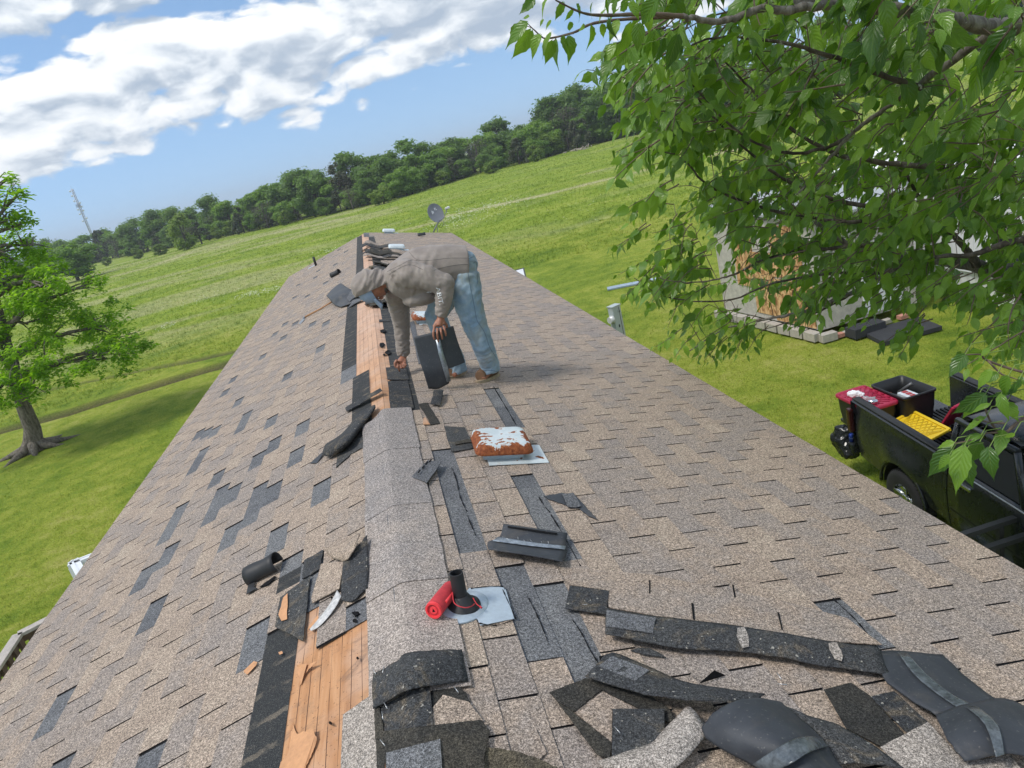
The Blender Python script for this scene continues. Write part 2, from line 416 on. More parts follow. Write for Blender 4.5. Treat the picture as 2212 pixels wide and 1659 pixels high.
def proto(pres, first, var):
    key = (pres, first, var)
    if key not in protos:
        V, Fc, mi, tn = shingle_geo(pres, jr, [jr.random() for _ in range(3)], first)
        me = npmesh('shingle', np.array(V), np.array(Fc), [M_sh, M_head, M_asph, M_dark], mi, {'tone': ('POINT', tn)})
        protos[key] = me
    return protos[key]
allsh = []
for sd_ in (-1, 1):
    off = 0.0 if sd_ < 0 else .123
    for k in range(0, 21):
        s0 = off + k*EXP
        if s0 + EXP > W/CS + .10: continue
        ph = phase(sd_, k); cell = math.floor((Y0-ph)/TAB); cell -= (cell + k) % 3
        while True:
            y0 = ph + cell*TAB
            if y0 > YEND-.05: break
            if y0 + 3*TAB > Y0 and y0+.3 < YEND:
                yc = y0 + 1.5*TAB
                if k >= kstart(sd_, yc):
                    pres = tuple((sd_, k, cell+i) not in MISS or s0+EXP > W/CS-.14 for i in range(3))
                    ex = tuple(p and (y0+i*TAB < YEND-.1) for i, p in enumerate(pres))
                    first = (k == kstart(sd_, yc)) and k > 0
                    allsh.append((sd_, k, s0, y0, ex, first))
            cell += 3
def vis_area(e):
    sd_, k, s0, y0, ex, first = e
    pts = [PX(roofpt(sd_, s0+a, y0+b)) for a, b in ((0, 0), (EXP, 0), (EXP, 3*TAB), (0, 3*TAB))]
    if min(p[2] for p in pts) < .3: return 0
    if not any(-20 < p[0] < 2232 and -20 < p[1] < 1679 for p in pts): return 0
    A = 0
    for i in range(4):
        a, b = pts[i], pts[(i+1) % 4]; A += a[0]*b[1]-a[1]*b[0]
    return abs(A)
allsh.sort(key=vis_area, reverse=True)
bV, bF, bm_, bt = [], [], [], []; nb = 0
for i, (sd_, k, s0, y0, ex, first) in enumerate(allsh):
    n = NRM(sd_); X = Vector((sd_*CS, 0, -SN)); Yv = Vector((0, 1, 0))
    # local z along normal; keep handedness by flipping y on the left slope
    M = Matrix(((X.x, 0, n.x, 0), (0, 1, 0, 0), (X.z, 0, n.z, 0), (0, 0, 0, 1)))
    P = roofpt(sd_, s0 + jr.uniform(-.0015, .0015), y0); M.translation = P
    me = proto(ex, first, jr.randrange(5))
    if i < 298:
        o = bpy.data.objects.new('shingle', me); COL.objects.link(o); o.parent = roof
        # parent is offset: roof part carries its own basis, undo it
        Mr = house.matrix_basis @ roof.matrix_basis
        o.matrix_basis = Mr.inverted() @ M
    else:
        co = np.empty(len(me.vertices)*3, np.float32); me.vertices.foreach_get('co', co); co = co.reshape(-1, 3)
        Mn = np.array(M); co = co @ Mn[:3, :3].T + Mn[:3, 3]
        co[:, 1] = np.minimum(co[:, 1], YEND-.0)
        fi = np.empty(len(me.loops), np.int32); me.loops.foreach_get('vertex_index', fi)
        mi = np.empty(len(me.polygons), np.int32); me.polygons.foreach_get('material_index', mi)
        tn = np.empty(len(co), np.float32); me.attributes['tone'].data.foreach_get('value', tn)
        bV.append(co); bF.append(fi.reshape(-1, 4)+nb); bm_.append(mi); bt.append((tn + jr.random()) % 1.0); nb += len(co)
me = npmesh('shingle_field', np.concatenate(bV), np.concatenate(bF), [M_sh, M_head, M_asph, M_dark], np.concatenate(bm_), {'tone': ('POINT', np.concatenate(bt))})
o = link('shingle_field', me); o.parent = roof; o.matrix_basis = (house.matrix_basis @ roof.matrix_basis).inverted(); o['kind'] = 'stuff'
o['label'] = 'far courses of brown three tab shingles, too small to tell apart'
# ================================================================== GROUND
def segdist(x, y, pts):
    d = np.full(x.shape, 1e9)
    for a, b in zip(pts[:-1], pts[1:]):
        ax, ay, bx, by = a.x, a.y, b.x, b.y; L = (bx-ax)**2+(by-ay)**2
        t = np.clip(((x-ax)*(bx-ax)+(y-ay)*(by-ay))/L, 0, 1)
        d = np.minimum(d, np.hypot(x-(ax+t*(bx-ax)), y-(ay+t*(by-ay))))
    return d
def G_(*l): return [GP(u, v) for u, v in l]
DITCH = G_((-300, 1010), (0, 930), (160, 886), (317, 836), (420, 805), (500, 783), (600, 762))
DITCH2 = G_((-200, 905), (293, 803), (420, 778), (530, 753), (640, 728))
STRAW = [(G_((955, 470), (1060, 446), (1180, 420), (1290, 393), (1400, 366), (1600, 320)), 1.0, 1.0), (G_((387, 553), (480, 532), (600, 502), (760, 470)), 2.6, .8),
         (G_((253, 596), (330, 575), (393, 553)), 2.2, .8), (G_((1285, 372), (1380, 348), (1480, 325)), 1.6, .7), (G_((1000, 530), (1200, 500), (1300, 470)), .9, .25),
         (G_((250, 640), (380, 600), (560, 560), (700, 530)), 2.0, .45), (G_((950, 480), (860, 500)), 1.0, .8), (G_((345, 724), (420, 705), (470, 690)), .8, .45)]
def vnoise(x, y, s, seed=0, oct_=3):
    r = np.zeros_like(x); amp = 1; tot = 0
    for o_ in range(oct_):
        X = x*s*2**o_ + seed*17.3; Y = y*s*2**o_ + seed*7.7
        xi = np.floor(X).astype(np.int64); yi = np.floor(Y).astype(np.int64); fx = X-xi; fy = Y-yi
        fx = fx*fx*(3-2*fx); fy = fy*fy*(3-2*fy)
        h = lambda a, b: (((a*374761393 + b*668265263 + seed*974711) ^ (a*b+13)) * 1274126177 % 100003)/100003.0
        r += amp*((h(xi, yi)*(1-fx)+h(xi+1, yi)*fx)*(1-fy)+(h(xi, yi+1)*(1-fx)+h(xi+1, yi+1)*fx)*fy); tot += amp; amp *= .5
    return r/tot
def ground_fields(x, y):
    wob = (vnoise(x, y, .5, 3)-.5)*.5
    d1 = segdist(x, y, DITCH)+wob*.5; d2 = segdist(x, y, DITCH2)+wob
    dirt = np.clip(1-d1/.75, 0, 1)**.45; dirt = np.maximum(dirt, .7*np.clip(1-d2/.45, 0, 1)**.6)
    straw = np.zeros_like(x)
    for pts, w, a in STRAW:
        straw = np.maximum(straw, a*np.exp(-((segdist(x, y, pts)+(vnoise(x, y, .25, 5)-.5)*w*1.6)/w)**2))
    if True:
        pn = vnoise(x*.35, y, .16, 9, 4); straw = np.maximum(straw, np.clip((pn-.54)*4, 0, .45)*np.clip((y-36)/12, 0, 1)*(.4+.6*(x < 5)))
    trough = np.clip(1-d1/.75, 0, 1)**1.2*.30 + np.clip(1-d2/.5, 0, 1)*.09
    h = ZG + (vnoise(x, y, .12, 1)-.5)*.12 + (vnoise(x, y, 1.1, 2)-.5)*.04
    far = np.clip((np.hypot(x, y)-60)/200, 0, 1)
    h = h + far*(vnoise(x, y, .012, 4)-.5)*1.2
    return h - trough, dirt, straw
def lines(lo, hi, c0, c1, fine, grow):
    a = list(np.arange(c0, c1, fine)); st = fine; v = c1
    while v < hi: a.append(v); st *= grow; v += st
    a.append(hi); st = fine; v = c0-fine; b = []
    while v > lo: b.append(v); st *= grow; v -= st
    b.append(lo); return np.array(sorted(b)+a)
xs = lines(-1800, 1800, -18, 14, .16, 1.045); ys = lines(-400, 3500, 26, 33, .09, 1.03)
XX, YY = np.meshgrid(xs, ys); HH, DI, ST = ground_fields(XX.ravel(), YY.ravel())
V = np.stack([XX.ravel(), YY.ravel(), HH], 1); nx = len(xs); ny = len(ys)
ii, jj = np.meshgrid(np.arange(ny-1), np.arange(nx-1), indexing='ij'); b0 = (ii*nx+jj).ravel()
FF = np.stack([b0, b0+1, b0+nx+1, b0+nx], 1)
def grass_color(t, p, straw=None, dirt=None, blades=False):
    flat = t.vmath('MULTIPLY', p, (1, 1, 0))
    n1 = t.noise(flat, .22, 4, .6, .8); n2 = t.noise(flat, 1.6, 5, .65, .4); n3 = t.noise(flat, 14, 4, .7); n4 = t.noise(flat, .045, 3, .5)
    y_ = t.sep(p)[1]
    f = t.math('ADD', t.math('MULTIPLY', n1, .45), t.math('ADD', t.math('MULTIPLY', n2, .40), t.math('MULTIPLY', n3, .30)))
    lawn = t.ramp(f, [(.44, (.105, .175, .018)), (.53, (.18, .25, .026)), (.62, (.275, .32, .042)), (.72, (.38, .375, .10)), (.8, (.45, .41, .18))])
    field = t.ramp(f, [(.44, (.105, .175, .016)), (.54, (.175, .255, .022)), (.63, (.255, .32, .038)), (.73, (.35, .355, .10)), (.82, (.43, .40, .18))])
    c = t.mix(t.smooth(t.math('ADD', y_, t.math('MULTIPLY', n4, 30)), 45, 70), lawn, field)
    c = t.mix(t.math('MULTIPLY', t.smooth(n4, .45, .7), .35), c, (.24, .31, .05))
    if straw is not None:
        s_ = t.math('MULTIPLY', straw, t.smooth(t.math('ADD', n2, t.math('MULTIPLY', n3, .6)), .55, .95))
        c = t.mix(t.math('MULTIPLY', t.math('ADD', s_, t.math('MULTIPLY', straw, .35)), .85), c, (.47, .42, .25))
    if dirt is not None: c = t.mix(dirt, c, t.ramp(n3, [(.35, (.035, .026, .016)), (.65, (.13, .10, .065))]))
    return c, n3
m, t, bs, _ = newmat('meadow_ground'); p = pos(t)
A1 = t.n.new('ShaderNodeAttribute'); A1.attribute_name = 'dirt'; A2 = t.n.new('ShaderNodeAttribute'); A2.attribute_name = 'straw'
c, n3 = grass_color(t, p, A2.outputs['Fac'], A1.outputs['Fac'])
fine = t.noise(p, 45, 4, .75); c = t.mix(1.0, c, t.ramp(fine, [(.3, .55), (.5, 1.0), (.7, 1.4)]), 'MULTIPLY')
setb(t, bs, c, .95, 0, .15, fine, .03, 1.0); M_ground = m
me = npmesh('ground', V, FF, M_ground, attr={'dirt': ('POINT', DI), 'straw': ('POINT', ST)}, smooth=True)
tag(link('ground', me), 'wide green meadow and mown lawn round the house', kind='structure')
m, t, bs, _ = newmat('grass_blades'); p = pos(t)
A2 = t.n.new('ShaderNodeAttribute'); A2.attribute_name = 'straw'
c, n3 = grass_color(t, p, A2.outputs['Fac'])
rnd = t.n.new('ShaderNodeNewGeometry').outputs['Random Per Island']
c = t.mix(1.0, c, t.ramp(rnd, [(0, .8), (.5, 1.15), (1, 1.5)]), 'MULTIPLY')
setb(t, bs, c, .6, 0, .3); M_blade = m
tr = t.node('ShaderNodeBsdfTranslucent', Color=c); mx = t.node('ShaderNodeMixShader', None); t.l.new(bs.outputs[0], mx.inputs[1]); t.l.new(tr.outputs[0], mx.inputs[2]); mx.inputs[0].default_value = .35
t.l.new(mx.outputs[0], _.inputs[0])
def tufts(name, N, r0, r1, h0, h1, w, label, nb=4, az=(-.95, .95), keep=None):
    r = r0*np.exp(rng.random(N)*math.log(r1/r0)); a = rng.uniform(*az, N)
    x = r*np.sin(a); y = r*np.cos(a)
    h, di, st = ground_fields(x, y)
    k = (di < .12+.5*rng.random(N)**3) & ~((np.abs(x) < W-.4) & (y < YEND-.4))
    if keep is not None: k &= keep(x, y)
    x, y, h, st, r = x[k], y[k], h[k], st[k], r[k]; n = len(x)
    V = np.zeros((n, nb, 3, 3)); sc = np.maximum(1, r/32)**.8
    for b in range(nb):
        an = rng.uniform(0, 2*np.pi, n); hh = rng.uniform(h0, h1, n)*(sc**.35); ww = w*sc*rng.uniform(.7, 1.3, n); le = rng.uniform(.1, .9, n)*hh
        ox = rng.normal(0, .02, n)*sc*1.5; oy = rng.normal(0, .02, n)*sc*1.5
        la = rng.uniform(0, 2*np.pi, n)
        V[:, b, 0] = np.stack([x+ox-np.cos(an)*ww, y+oy-np.sin(an)*ww, h-.01], 1)
        V[:, b, 1] = np.stack([x+ox+np.cos(an)*ww, y+oy+np.sin(an)*ww, h-.01], 1)
        V[:, b, 2] = np.stack([x+ox+np.cos(la)*le, y+oy+np.sin(la)*le, h+hh], 1)
    F3 = np.arange(n*nb*3).reshape(-1, 3)
    me = npmesh(name, V.reshape(-1, 3), F3, M_blade, attr={'straw': ('POINT', np.repeat(st, nb*3))})
    return tag(link(name, me), label, 'grass', kind='stuff')
tufts('lawn_grass', 150000, 7, 40, .02, .055, .0045, 'short mown lawn grass round the house', 4)
tufts('meadow_grass', 95000, 34, 200, .04, .15, .010, 'taller meadow grass beyond the lawn', 3, az=(-.85, .85))
def flowers():
    cl = [(G_((520, 646), (560, 637), (607, 626)), .5, 260), (G_((1010, 458), (1095, 446)), 2.2, 260), (G_((950, 492), (1060, 478)), 1.5, 120), (G_((410, 660), (480, 640)), .8, 60), (G_((360, 715), (372, 705)), .3, 40),
          (G_((700, 545), (750, 540)), .6, 50), (G_((960, 480), (1000, 470)), 1.4, 80), (G_((1180, 470), (1330, 455)), 2.5, 60)]
    V, F3 = [], []
    for pts, w_, n in cl:
        for _i in range(n):
            k = random.randrange(len(pts)-1); q = pts[k].lerp(pts[k+1], random.random()); x = q.x+random.gauss(0, w_); y = q.y+random.gauss(0, w_*1.6)
            z_ = ZG + random.uniform(.12, .3); s_ = random.uniform(.018, .042)*(1 if y < 60 else 1.5); b = len(V)
            V += [(x-s_, y, z_), (x+s_, y, z_), (x, y-s_, z_+.02), (x, y+s_, z_+.02), (x, y, z_+s_)]
            F3 += [(b, b+2, b+4), (b+2, b+1, b+4), (b+1, b+3, b+4), (b+3, b, b+4)]
    me = npmesh('wildflowers', np.array(V), np.array(F3), simple('white_petals', (.75, .75, .62), .7, var=.1))
    tag(link('wildflowers', me), 'drifts of small white wildflowers in the meadow', 'wildflowers', kind='stuff')
flowers()
# ================================================================== FOLIAGE HELPERS
def leafmat(name, cols, trans=.35, rough=.5, varh=.5, vein=False, spec=.5):
    m, t, bs, o = newmat(name)
    isl = t.n.new('ShaderNodeNewGeometry').outputs['Random Per Island']; oi = t.n.new('ShaderNodeObjectInfo').outputs['Random']
    low = t.noise(pos(t), .9, 3, .5)
    f = t.math('ADD', t.math('MULTIPLY', isl, .45), t.math('ADD', t.math('MULTIPLY', low, .35), t.math('MULTIPLY', oi, varh)))
    n = len(cols); c = t.ramp(f, [(.15+.75*i/(n-1), cc) for i, cc in enumerate(cols)])
    if vein:
        uvx = t.n.new('ShaderNodeAttribute'); uvx.attribute_name = 'across'; al = t.n.new('ShaderNodeAttribute'); al.attribute_name = 'along'
        a_ = t.math('ABSOLUTE', uvx.outputs['Fac'])
        mid = t.math('LESS_THAN', a_, .055)
        st = t.math('FRACT', t.math('MULTIPLY', t.math('SUBTRACT', al.outputs['Fac'], t.math('MULTIPLY', a_, .35)), 7.0))
        lat = t.math('MULTIPLY', t.math('LESS_THAN', t.math('ABSOLUTE', t.math('SUBTRACT', st, .5)), .07), .6)
        c = t.mix(t.math('MULTIPLY', t.math('MAXIMUM', mid, lat), .28), c, (.20, .30, .07))
        b = t.n.new('ShaderNodeBump'); b.inputs['Distance'].default_value = .002; b.inputs['Strength'].default_value = .4
        t.l.new(t.math('SINE', t.math('MULTIPLY', st, 6.283)), b.inputs['Height']); t.l.new(b.outputs[0], bs.inputs['Normal'])
    setb(t, bs, c, rough, 0, spec)
    tr = t.n.new('ShaderNodeBsdfTranslucent'); t.l.new(t.mix(1.0, c, (1.35, 1.5, .6), 'MULTIPLY'), tr.inputs[0])
    mx = t.n.new('ShaderNodeMixShader'); mx.inputs[0].default_value = trans
    t.l.new(bs.outputs[0], mx.inputs[1]); t.l.new(tr.outputs[0], mx.inputs[2]); t.l.new(mx.outputs[0], o.inputs[0])
    return m
def barkmat(name, col, col2, sc=14):
    m, t, bs, o = newmat(name); p = objc(t)
    n = t.noise(t.vmath('MULTIPLY', p, (1, 1, .3)), sc, 6, .7, .4); l = t.noise(p, sc*2.2, 4, .6)
    c = t.ramp(n, [(.35, tuple(x*.45 for x in col)), (.5, col), (.65, col2)])
    c = t.mix(t.smooth(l, .62, .72), c, (.34, .35, .32))
    setb(t, bs, c, .9, 0, .2, n, .012, .9); return m
M_bark = barkmat('grey_furrowed_bark', (.15, .13, .11), (.24, .21, .18))
M_bark2 = barkmat('dark_wood_bark', (.085, .07, .055), (.15, .13, .11))
def leaf_quads(C, size, wid, droop=.5, rs=None, curl=.15):
    """C (n,3) -> folded quads, drooping, random heading"""
    rs = rs or rng; n = len(C); a = rs.uniform(0, 2*np.pi, n); dz = -rs.uniform(-.3, 1.0, n)*droop*1.6
    d = np.stack([np.cos(a), np.sin(a), dz], 1); d /= np.linalg.norm(d, axis=1)[:, None]
    up = np.stack([rs.normal(0, .5, n), rs.normal(0, .5, n), np.ones(n)], 1)
    s = np.cross(d, up); s /= np.linalg.norm(s, axis=1)[:, None]+1e-9; nn = np.cross(s, d)
    L = size*rs.uniform(.65, 1.35, n)[:, None]; w = L*wid
    V = np.stack([C, C+d*L*.45+s*w*.5+nn*L*curl*.4, C+d*L-nn*L*curl, C+d*L*.45-s*w*.5+nn*L*curl*.4], 1).reshape(-1, 3)
    return V, np.arange(n*4).reshape(-1, 4)
def lump_points(lumps, n, rs, shell=.55):
    cs = np.array([l[:3] for l in lumps]); rr = np.array([l[3] for l in lumps]); pr = rr**2; pr = pr/pr.sum()
    k = rs.choice(len(lumps), n, p=pr); u = rs.normal(size=(n, 3)); u /= np.linalg.norm(u, axis=1)[:, None]
    rad = rr[k]*(shell+(1-shell)*rs.random(n)**.6)*(1+.25*np.sin(u[:, 0]*7+k)*np.cos(u[:, 2]*6+k*2.1))
    return cs[k]+u*rad[:, None]*np.array([1, 1, .8])
def ico(bm_c, r, sub=1):
    bm = bmesh.new(); bmesh.ops.create_icosphere(bm, subdivisions=sub, radius=r); vs = [v.co*random.uniform(.88, 1.1)+Vector(bm_c) for v in bm.verts]
    fs = [[v.index for v in f.verts] for f in bm.faces]; bm.free(); return vs, fs
# ================================================================== LEFT LAWN TREE
M_lime = leafmat('young_lime_leaves', [(.15, .28, .022), (.24, .40, .034), (.32, .50, .045), (.40, .58, .08)], .62, .5, 0)
tb = GP(78, 972); TY = tb.y
tree = empty('shade_tree', tb, 'tall shade tree with lime green leaves and flared trunk on the left lawn', 'tree')
def TP(u, v, dy=0): return YP(u, v, TY+dy)
tk = [tb+Vector((0, 0, -.15)), tb+Vector((-.02, 0, .15)), TP(70, 925), TP(52, 880), TP(36, 830), TP(22, 780), TP(8, 720, .2), TP(-10, 640, .3), TP(-25, 560, .4)]
mb = MB(); mb.tube(tk, [.44, .32, .25, .22, .20, .18, .15, .11, .07], 14)
for a in range(7):                                     # buttress roots
    an = a*.95+.3; L = random.uniform(.7, 1.25)
    mb.tube([tb+Vector((0, 0, .42)), tb+Vector((math.cos(an)*.35, math.sin(an)*.35, .12)), tb+Vector((math.cos(an)*L*.8, math.sin(an)*L*.8, 0)), tb+Vector((math.cos(an+.1)*L*1.2, math.sin(an+.1)*L*1.2, -.07))], [.2, .15, .08, .03], 7)
mb.build('trunk', M_bark, tree)
def SC(u, v, rpx, dy): P = TP(u, v, dy); return (P.x, P.y, P.z, rpx*(P-CAM).length/F_)
lumps = [SC(*a) for a in [(60, 700, 95, 0), (180, 655, 62, -.5), (245, 700, 52, .3), (285, 745, 36, .5), (230, 775, 55, -.8), (125, 790, 62, -1.5), (25, 640, 70, 1), (35, 790, 55, -1.8), (150, 720, 60, 1.5), (190, 815, 34, -1.2), (90, 620, 50, -1.0),
          (20, 470, 34, 0), (38, 420, 24, 0), (70, 530, 34, .5), (30, 560, 44, .4), (100, 585, 36, 0), (-70, 520, 80, .5), (-100, 650, 120, .3), (-90, 780, 90, -1), (75, 840, 26, -2), (-10, 850, 45, -2.2), (5, 395, 22, .2), (-60, 420, 50, .2), (200, 610, 26, .2), (55, 480, 18, .1)]]
lumps = [l for l in lumps if random.random() < .97]
sub = []
for l in lumps:                                        # ragged: each mass breaks into sprays
    for q in range(16):
        u = Vector((random.gauss(0, 1), random.gauss(0, 1), random.gauss(0, .8))).normalized()*l[3]*random.uniform(.45, 1.05)
        sub.append((l[0]+u.x, l[1]+u.y, l[2]+u.z*.8, l[3]*random.uniform(.16, .34)))
C = lump_points(sub, 7000, rng, .2)
Vq, Fq = leaf_quads(C, .19, .40, .45); V2, F2 = leaf_quads(C+rng.normal(0, .07, C.shape), .16, .40, .5)
V3, F3_ = leaf_quads(C+rng.normal(0, .09, C.shape), .17, .38, .3)
Vq = np.concatenate([Vq, V2, V3]); Fq = np.arange(len(Vq)).reshape(-1, 4)
o = link('crown', npmesh('crown', Vq, Fq, M_lime)); o.parent = tree; o.matrix_basis = unparent_mat(tree)
mb = MB()
for l in lumps:
    P = Vector(l[:3]); q = min(tk[3:], key=lambda w: (w-P).length+abs(min(0, P.z-w.z))*3)
    mid = q.lerp(P, .5)+Vector((random.gauss(0, .2), random.gauss(0, .2), .25))
    mb.tube([q, q.lerp(mid, .5)+Vector((0, 0, .1)), mid, P], [.11, .085, .06, .03], 7, cap=False)
    for j in range(5):
        e = P+Vector((random.gauss(0, 1), random.gauss(0, 1), random.gauss(0, .6))).normalized()*l[3]*.9
        st_ = mid.lerp(P, random.random()); mb.tube([st_, st_.lerp(e, .5)+Vector((0, 0, .1)), e], [.035, .022, .008], 5, cap=False)
mb.build('limb', M_bark, tree, fixn=False)
# ================================================================== WOODLAND EDGE
M_wood = [leafmat('dark_oak_foliage', [(.075, .14, .034), (.125, .21, .046), (.18, .28, .06)], .4, .6, .35),
          leafmat('mid_green_foliage', [(.10, .19, .034), (.165, .275, .046), (.23, .35, .060)], .4, .6, .35),
          leafmat('cedar_foliage', [(.050, .075, .036), (.078, .100, .046), (.11, .12, .058)], .15, .7, .35),
          leafmat('yellow_green_foliage', [(.120, .185, .026), (.175, .255, .040), (.240, .325, .060)], .35, .6, .25),
          leafmat('bare_grey_brown_twigs', [(.06, .055, .04), (.10, .09, .065), (.13, .14, .07)], .1, .8, .2)]
def wood_proto(kind, seed):
    rs = np.random.default_rng(seed); rd = random.Random(seed); L = []
    if kind == 2:                                       # cedar: cone of tiers
        for i in range(26):
            h = rd.random()**.8; r = (1-h)*.30+.05; a = rd.uniform(0, 6.28); L.append((math.cos(a)*r, math.sin(a)*r, .08+h*.88, .13*(1-h*.6)))
    else:
        wdt = {0: .36, 1: .33, 3: .42, 4: .30}[kind]
        for i in range(20):
            a = rd.uniform(0, 6.28); h = rd.random(); prof = math.sin(math.pi*(.12+.80*h))**.7; r = wdt*prof*rd.uniform(.45, 1)
            L.append((math.cos(a)*r, math.sin(a)*r, .12+h*.78, rd.uniform(.10, .19)))
    n = {0: 4600, 1: 4600, 2: 3600, 3: 2400, 4: 1600}[kind]
    C = lump_points(L, n, rs, .5); V, F = leaf_quads(C, (.042 if kind != 3 else .055) if kind != 4 else .045, .8 if kind != 4 else .25, .5, rs)
    vs = []; fs = []
    if kind != 4:
        for l in L:
            v_, f_ = ico(l[:3], l[3]*.60, 1); b = len(vs); vs += v_; fs += [[i+b for i in f]+[f[2]+b] for f in f_]
        nv = len(V); V = np.concatenate([V, np.array([tuple(v) for v in vs])])
        F3_ = np.array([f[:3]+[f[2]] for f in fs])
        # triangles kept as a second block of degenerate-free quads: split face centre
        quads = []; extra = []
        for f in fs:
            a, b_, c_ = f[0], f[1], f[2]; P = [np.array(vs[i]) for i in (a, b_, c_)]; m_ = (P[1]+P[2])/2; extra.append(m_); quads.append([a+nv, b_+nv, nv+len(vs)+len(extra)-1, c_+nv])
        V = np.concatenate([V, np.array(extra)]); F = np.concatenate([F, np.array(quads)])
    me = npmesh('crown', V, F, M_wood[kind])
    mb = MB(); mb.tube([(0, 0, -.04), (.01, 0, .2), (0, .01, .5), (.01, 0, .8)], [.028, .022, .015, .006], 7, cap=False)
    for i in range(8):
        l = L[i]; mb.tube([(0, 0, .15+.05*i), ((l[0])*.5, l[1]*.5, (.2+l[2])/2), l[:3]], [.012, .008, .004], 5, cap=False)
    tm = mb.mesh('trunk'); tm.materials.append(M_bark2 if kind != 4 else M_bark)
    return me, tm
WP = {k: [wood_proto(k, 100+k*10+i) for i in range(3 if k in (0, 1) else 2)] for k in range(5)}
def base_v(u):
    T = [(-700, 800), (-100, 650), (130, 588), (250, 560), (450, 520), (580, 492), (700, 468), (850, 432), (1000, 386), (1130, 355), (1240, 325), (1370, 293), (1500, 263), (1700, 213), (2300, 66), (2900, -70)]
    return np.interp(u, [a for a, b in T], [b for a, b in T])
def top_v(u):
    T = [(-700, 735), (-100, 590), (60, 543), (160, 518), (247, 490), (333, 474), (433, 447), (547, 415), (653, 384), (737, 345), (864, 316), (970, 298), (1070, 282), (1137, 259), (1184, 246), (1217, 222), (1254, 200), (1304, 207), (1370, 190), (1500, 150), (1700, 100), (2300, -50), (2900, -190)]
    return np.interp(u, [a for a, b in T], [b for a, b in T])
LAB = {0: ('dark green broadleaf tree in the woodland edge across the meadow', 'dark broadleaf trees of the far woodland edge'),
       1: ('mid green bushy tree in the woodland edge across the meadow', 'mid green trees of the far woodland edge'),
       2: ('brownish dark cedar tree in the woodland edge across the meadow', 'cedars of the far woodland edge'),
       3: ('low yellow green shrub in front of the woodland edge', 'pale shrubs in front of the woodland edge'),
       4: ('thin half bare grey brown tree in the woodland edge', 'half bare trees of the far woodland edge')}
def wood_tree(kind, x, y, h, wd_=1.0, label=None, group=True, name=None, z0=0):
    me, tm = random.choice(WP[kind]); nm = name or {0: 'oak_tree', 1: 'hedge_tree', 2: 'cedar_tree', 3: 'shrub', 4: 'bare_tree'}[kind]
    side_ = 'left' if x < -18 else ('right' if x > 32 else 'middle'); ln = LAB[kind][0].replace('woodland edge', side_+' stretch of the woodland edge', 1)
    grp = LAB[kind][1]+', '+side_+' stretch'
    o = empty(nm, (x, y, ZG+z0), label or ln, 'shrub' if kind == 3 and not label else 'tree', grp if group else None, rz=random.uniform(0, 6.28))
    o.scale = (h*wd_, h*wd_, h)
    for n_, m_ in (('crown', me), ('trunk', tm)):
        c_ = bpy.data.objects.new(n_, m_); COL.objects.link(c_); c_.parent = o
    return o
u = -650
while u < 2850:                                        # main wall of trees
    v = base_v(u); P = GP(u, v); d = (P-CAM).length; px_h = (v-top_v(u))*.985
    H = max(5, px_h*d/F_)
    for row, (dy, hs, st) in enumerate([(1, .55, 0), (9, .85, .4), (20, 1.05, .2)]):
        if row == 1 and random.random() < .15: continue
        k = random.choices([0, 1, 2, 4], [.36, .38, .18, .08] if row == 0 else [.5, .38, .04, .08])[0]
        a = math.atan2(P.x, P.y); dd_ = dy+random.uniform(-2.5, 2.5); h_ = H*hs*random.uniform(.70, 1.18)
        lat = random.uniform(-2, 2)
        wood_tree(k, P.x+math.sin(a)*dd_+math.cos(a)*lat, P.y+math.cos(a)*dd_-math.sin(a)*lat, h_, random.uniform(1.05, 1.5) if k != 2 else random.uniform(.8, 1.1))
    u += (27 if -100 < u < 1600 else 60)*random.uniform(.8, 1.25)
for u, v, s_ in [(150, 596, 3.5), (235, 574, 3), (300, 560, 3.2), (350, 552, 3), (395, 540, 3.0), (470, 517, 3.5), (505, 508, 4.2), (540, 500, 4), (575, 493, 3.4), (830, 440, 3.6), (1065, 375, 3), (1160, 350, 4), (1190, 338, 5), (1235, 322, 3.4), (620, 486, 3.4), (900, 418, 3), (960, 400, 3.4), (40, 628, 3), (-20, 640, 3.4)]:
    P = GP(u, v); wood_tree(3, P.x, P.y, s_*random.uniform(.8, 1.1), random.uniform(1.1, 1.6))
P = GP(200, 596); wood_tree(1, P.x, P.y-8, 9.2, 1.5, 'large rounded mid green bushy tree standing forward of the woodland at far left', False)
P = GP(408, 540); wood_tree(3, P.x, P.y, 8.5, .85, 'lone airy yellow green tree with a thin bent trunk before the dark wood', False, 'willow_tree')
P = GP(437, 528); wood_tree(2, P.x, P.y, 5.6, 1.35, 'dark rounded cedar right beside the lone yellow green tree', False)
P = GP(1262, 318); wood_tree(0, P.x+2, P.y+10, 15.4, .95, 'tallest dark oak rising above the woodland edge right of centre', False)
P = GP(1330, 303); wood_tree(0, P.x, P.y+4, 12.5, 1.1, 'broad dark oak at the right end of the open woodland edge', False)
for u, v in [(1640, 240), (1750, 215), (1850, 190), (1960, 160)]:
    P = GP(u, v); wood_tree(3, P.x*.8, P.y*.8, 6.5, 1.5, 'pale yellow green bush seen through the mulberry branches', True)
# fallen pale branches
mb = MB(); P = GP(1258, 325)
for i in range(16):
    a = random.uniform(0, 6.28); L = random.uniform(.8, 2.6); q = P+Vector((random.gauss(0, 1.2), random.gauss(0, .8), .1+random.random()*.5))
    mb.tube([q, q+Vector((math.cos(a)*L, math.sin(a)*L*.5, random.uniform(0, .7)))], [.13, .05], 6)
mb.build('branch_pile', simple('bleached_dead_wood', (.45, .38, .33), .8), None, 'pile of pale dead branches at the foot of the far wood', 'branches')
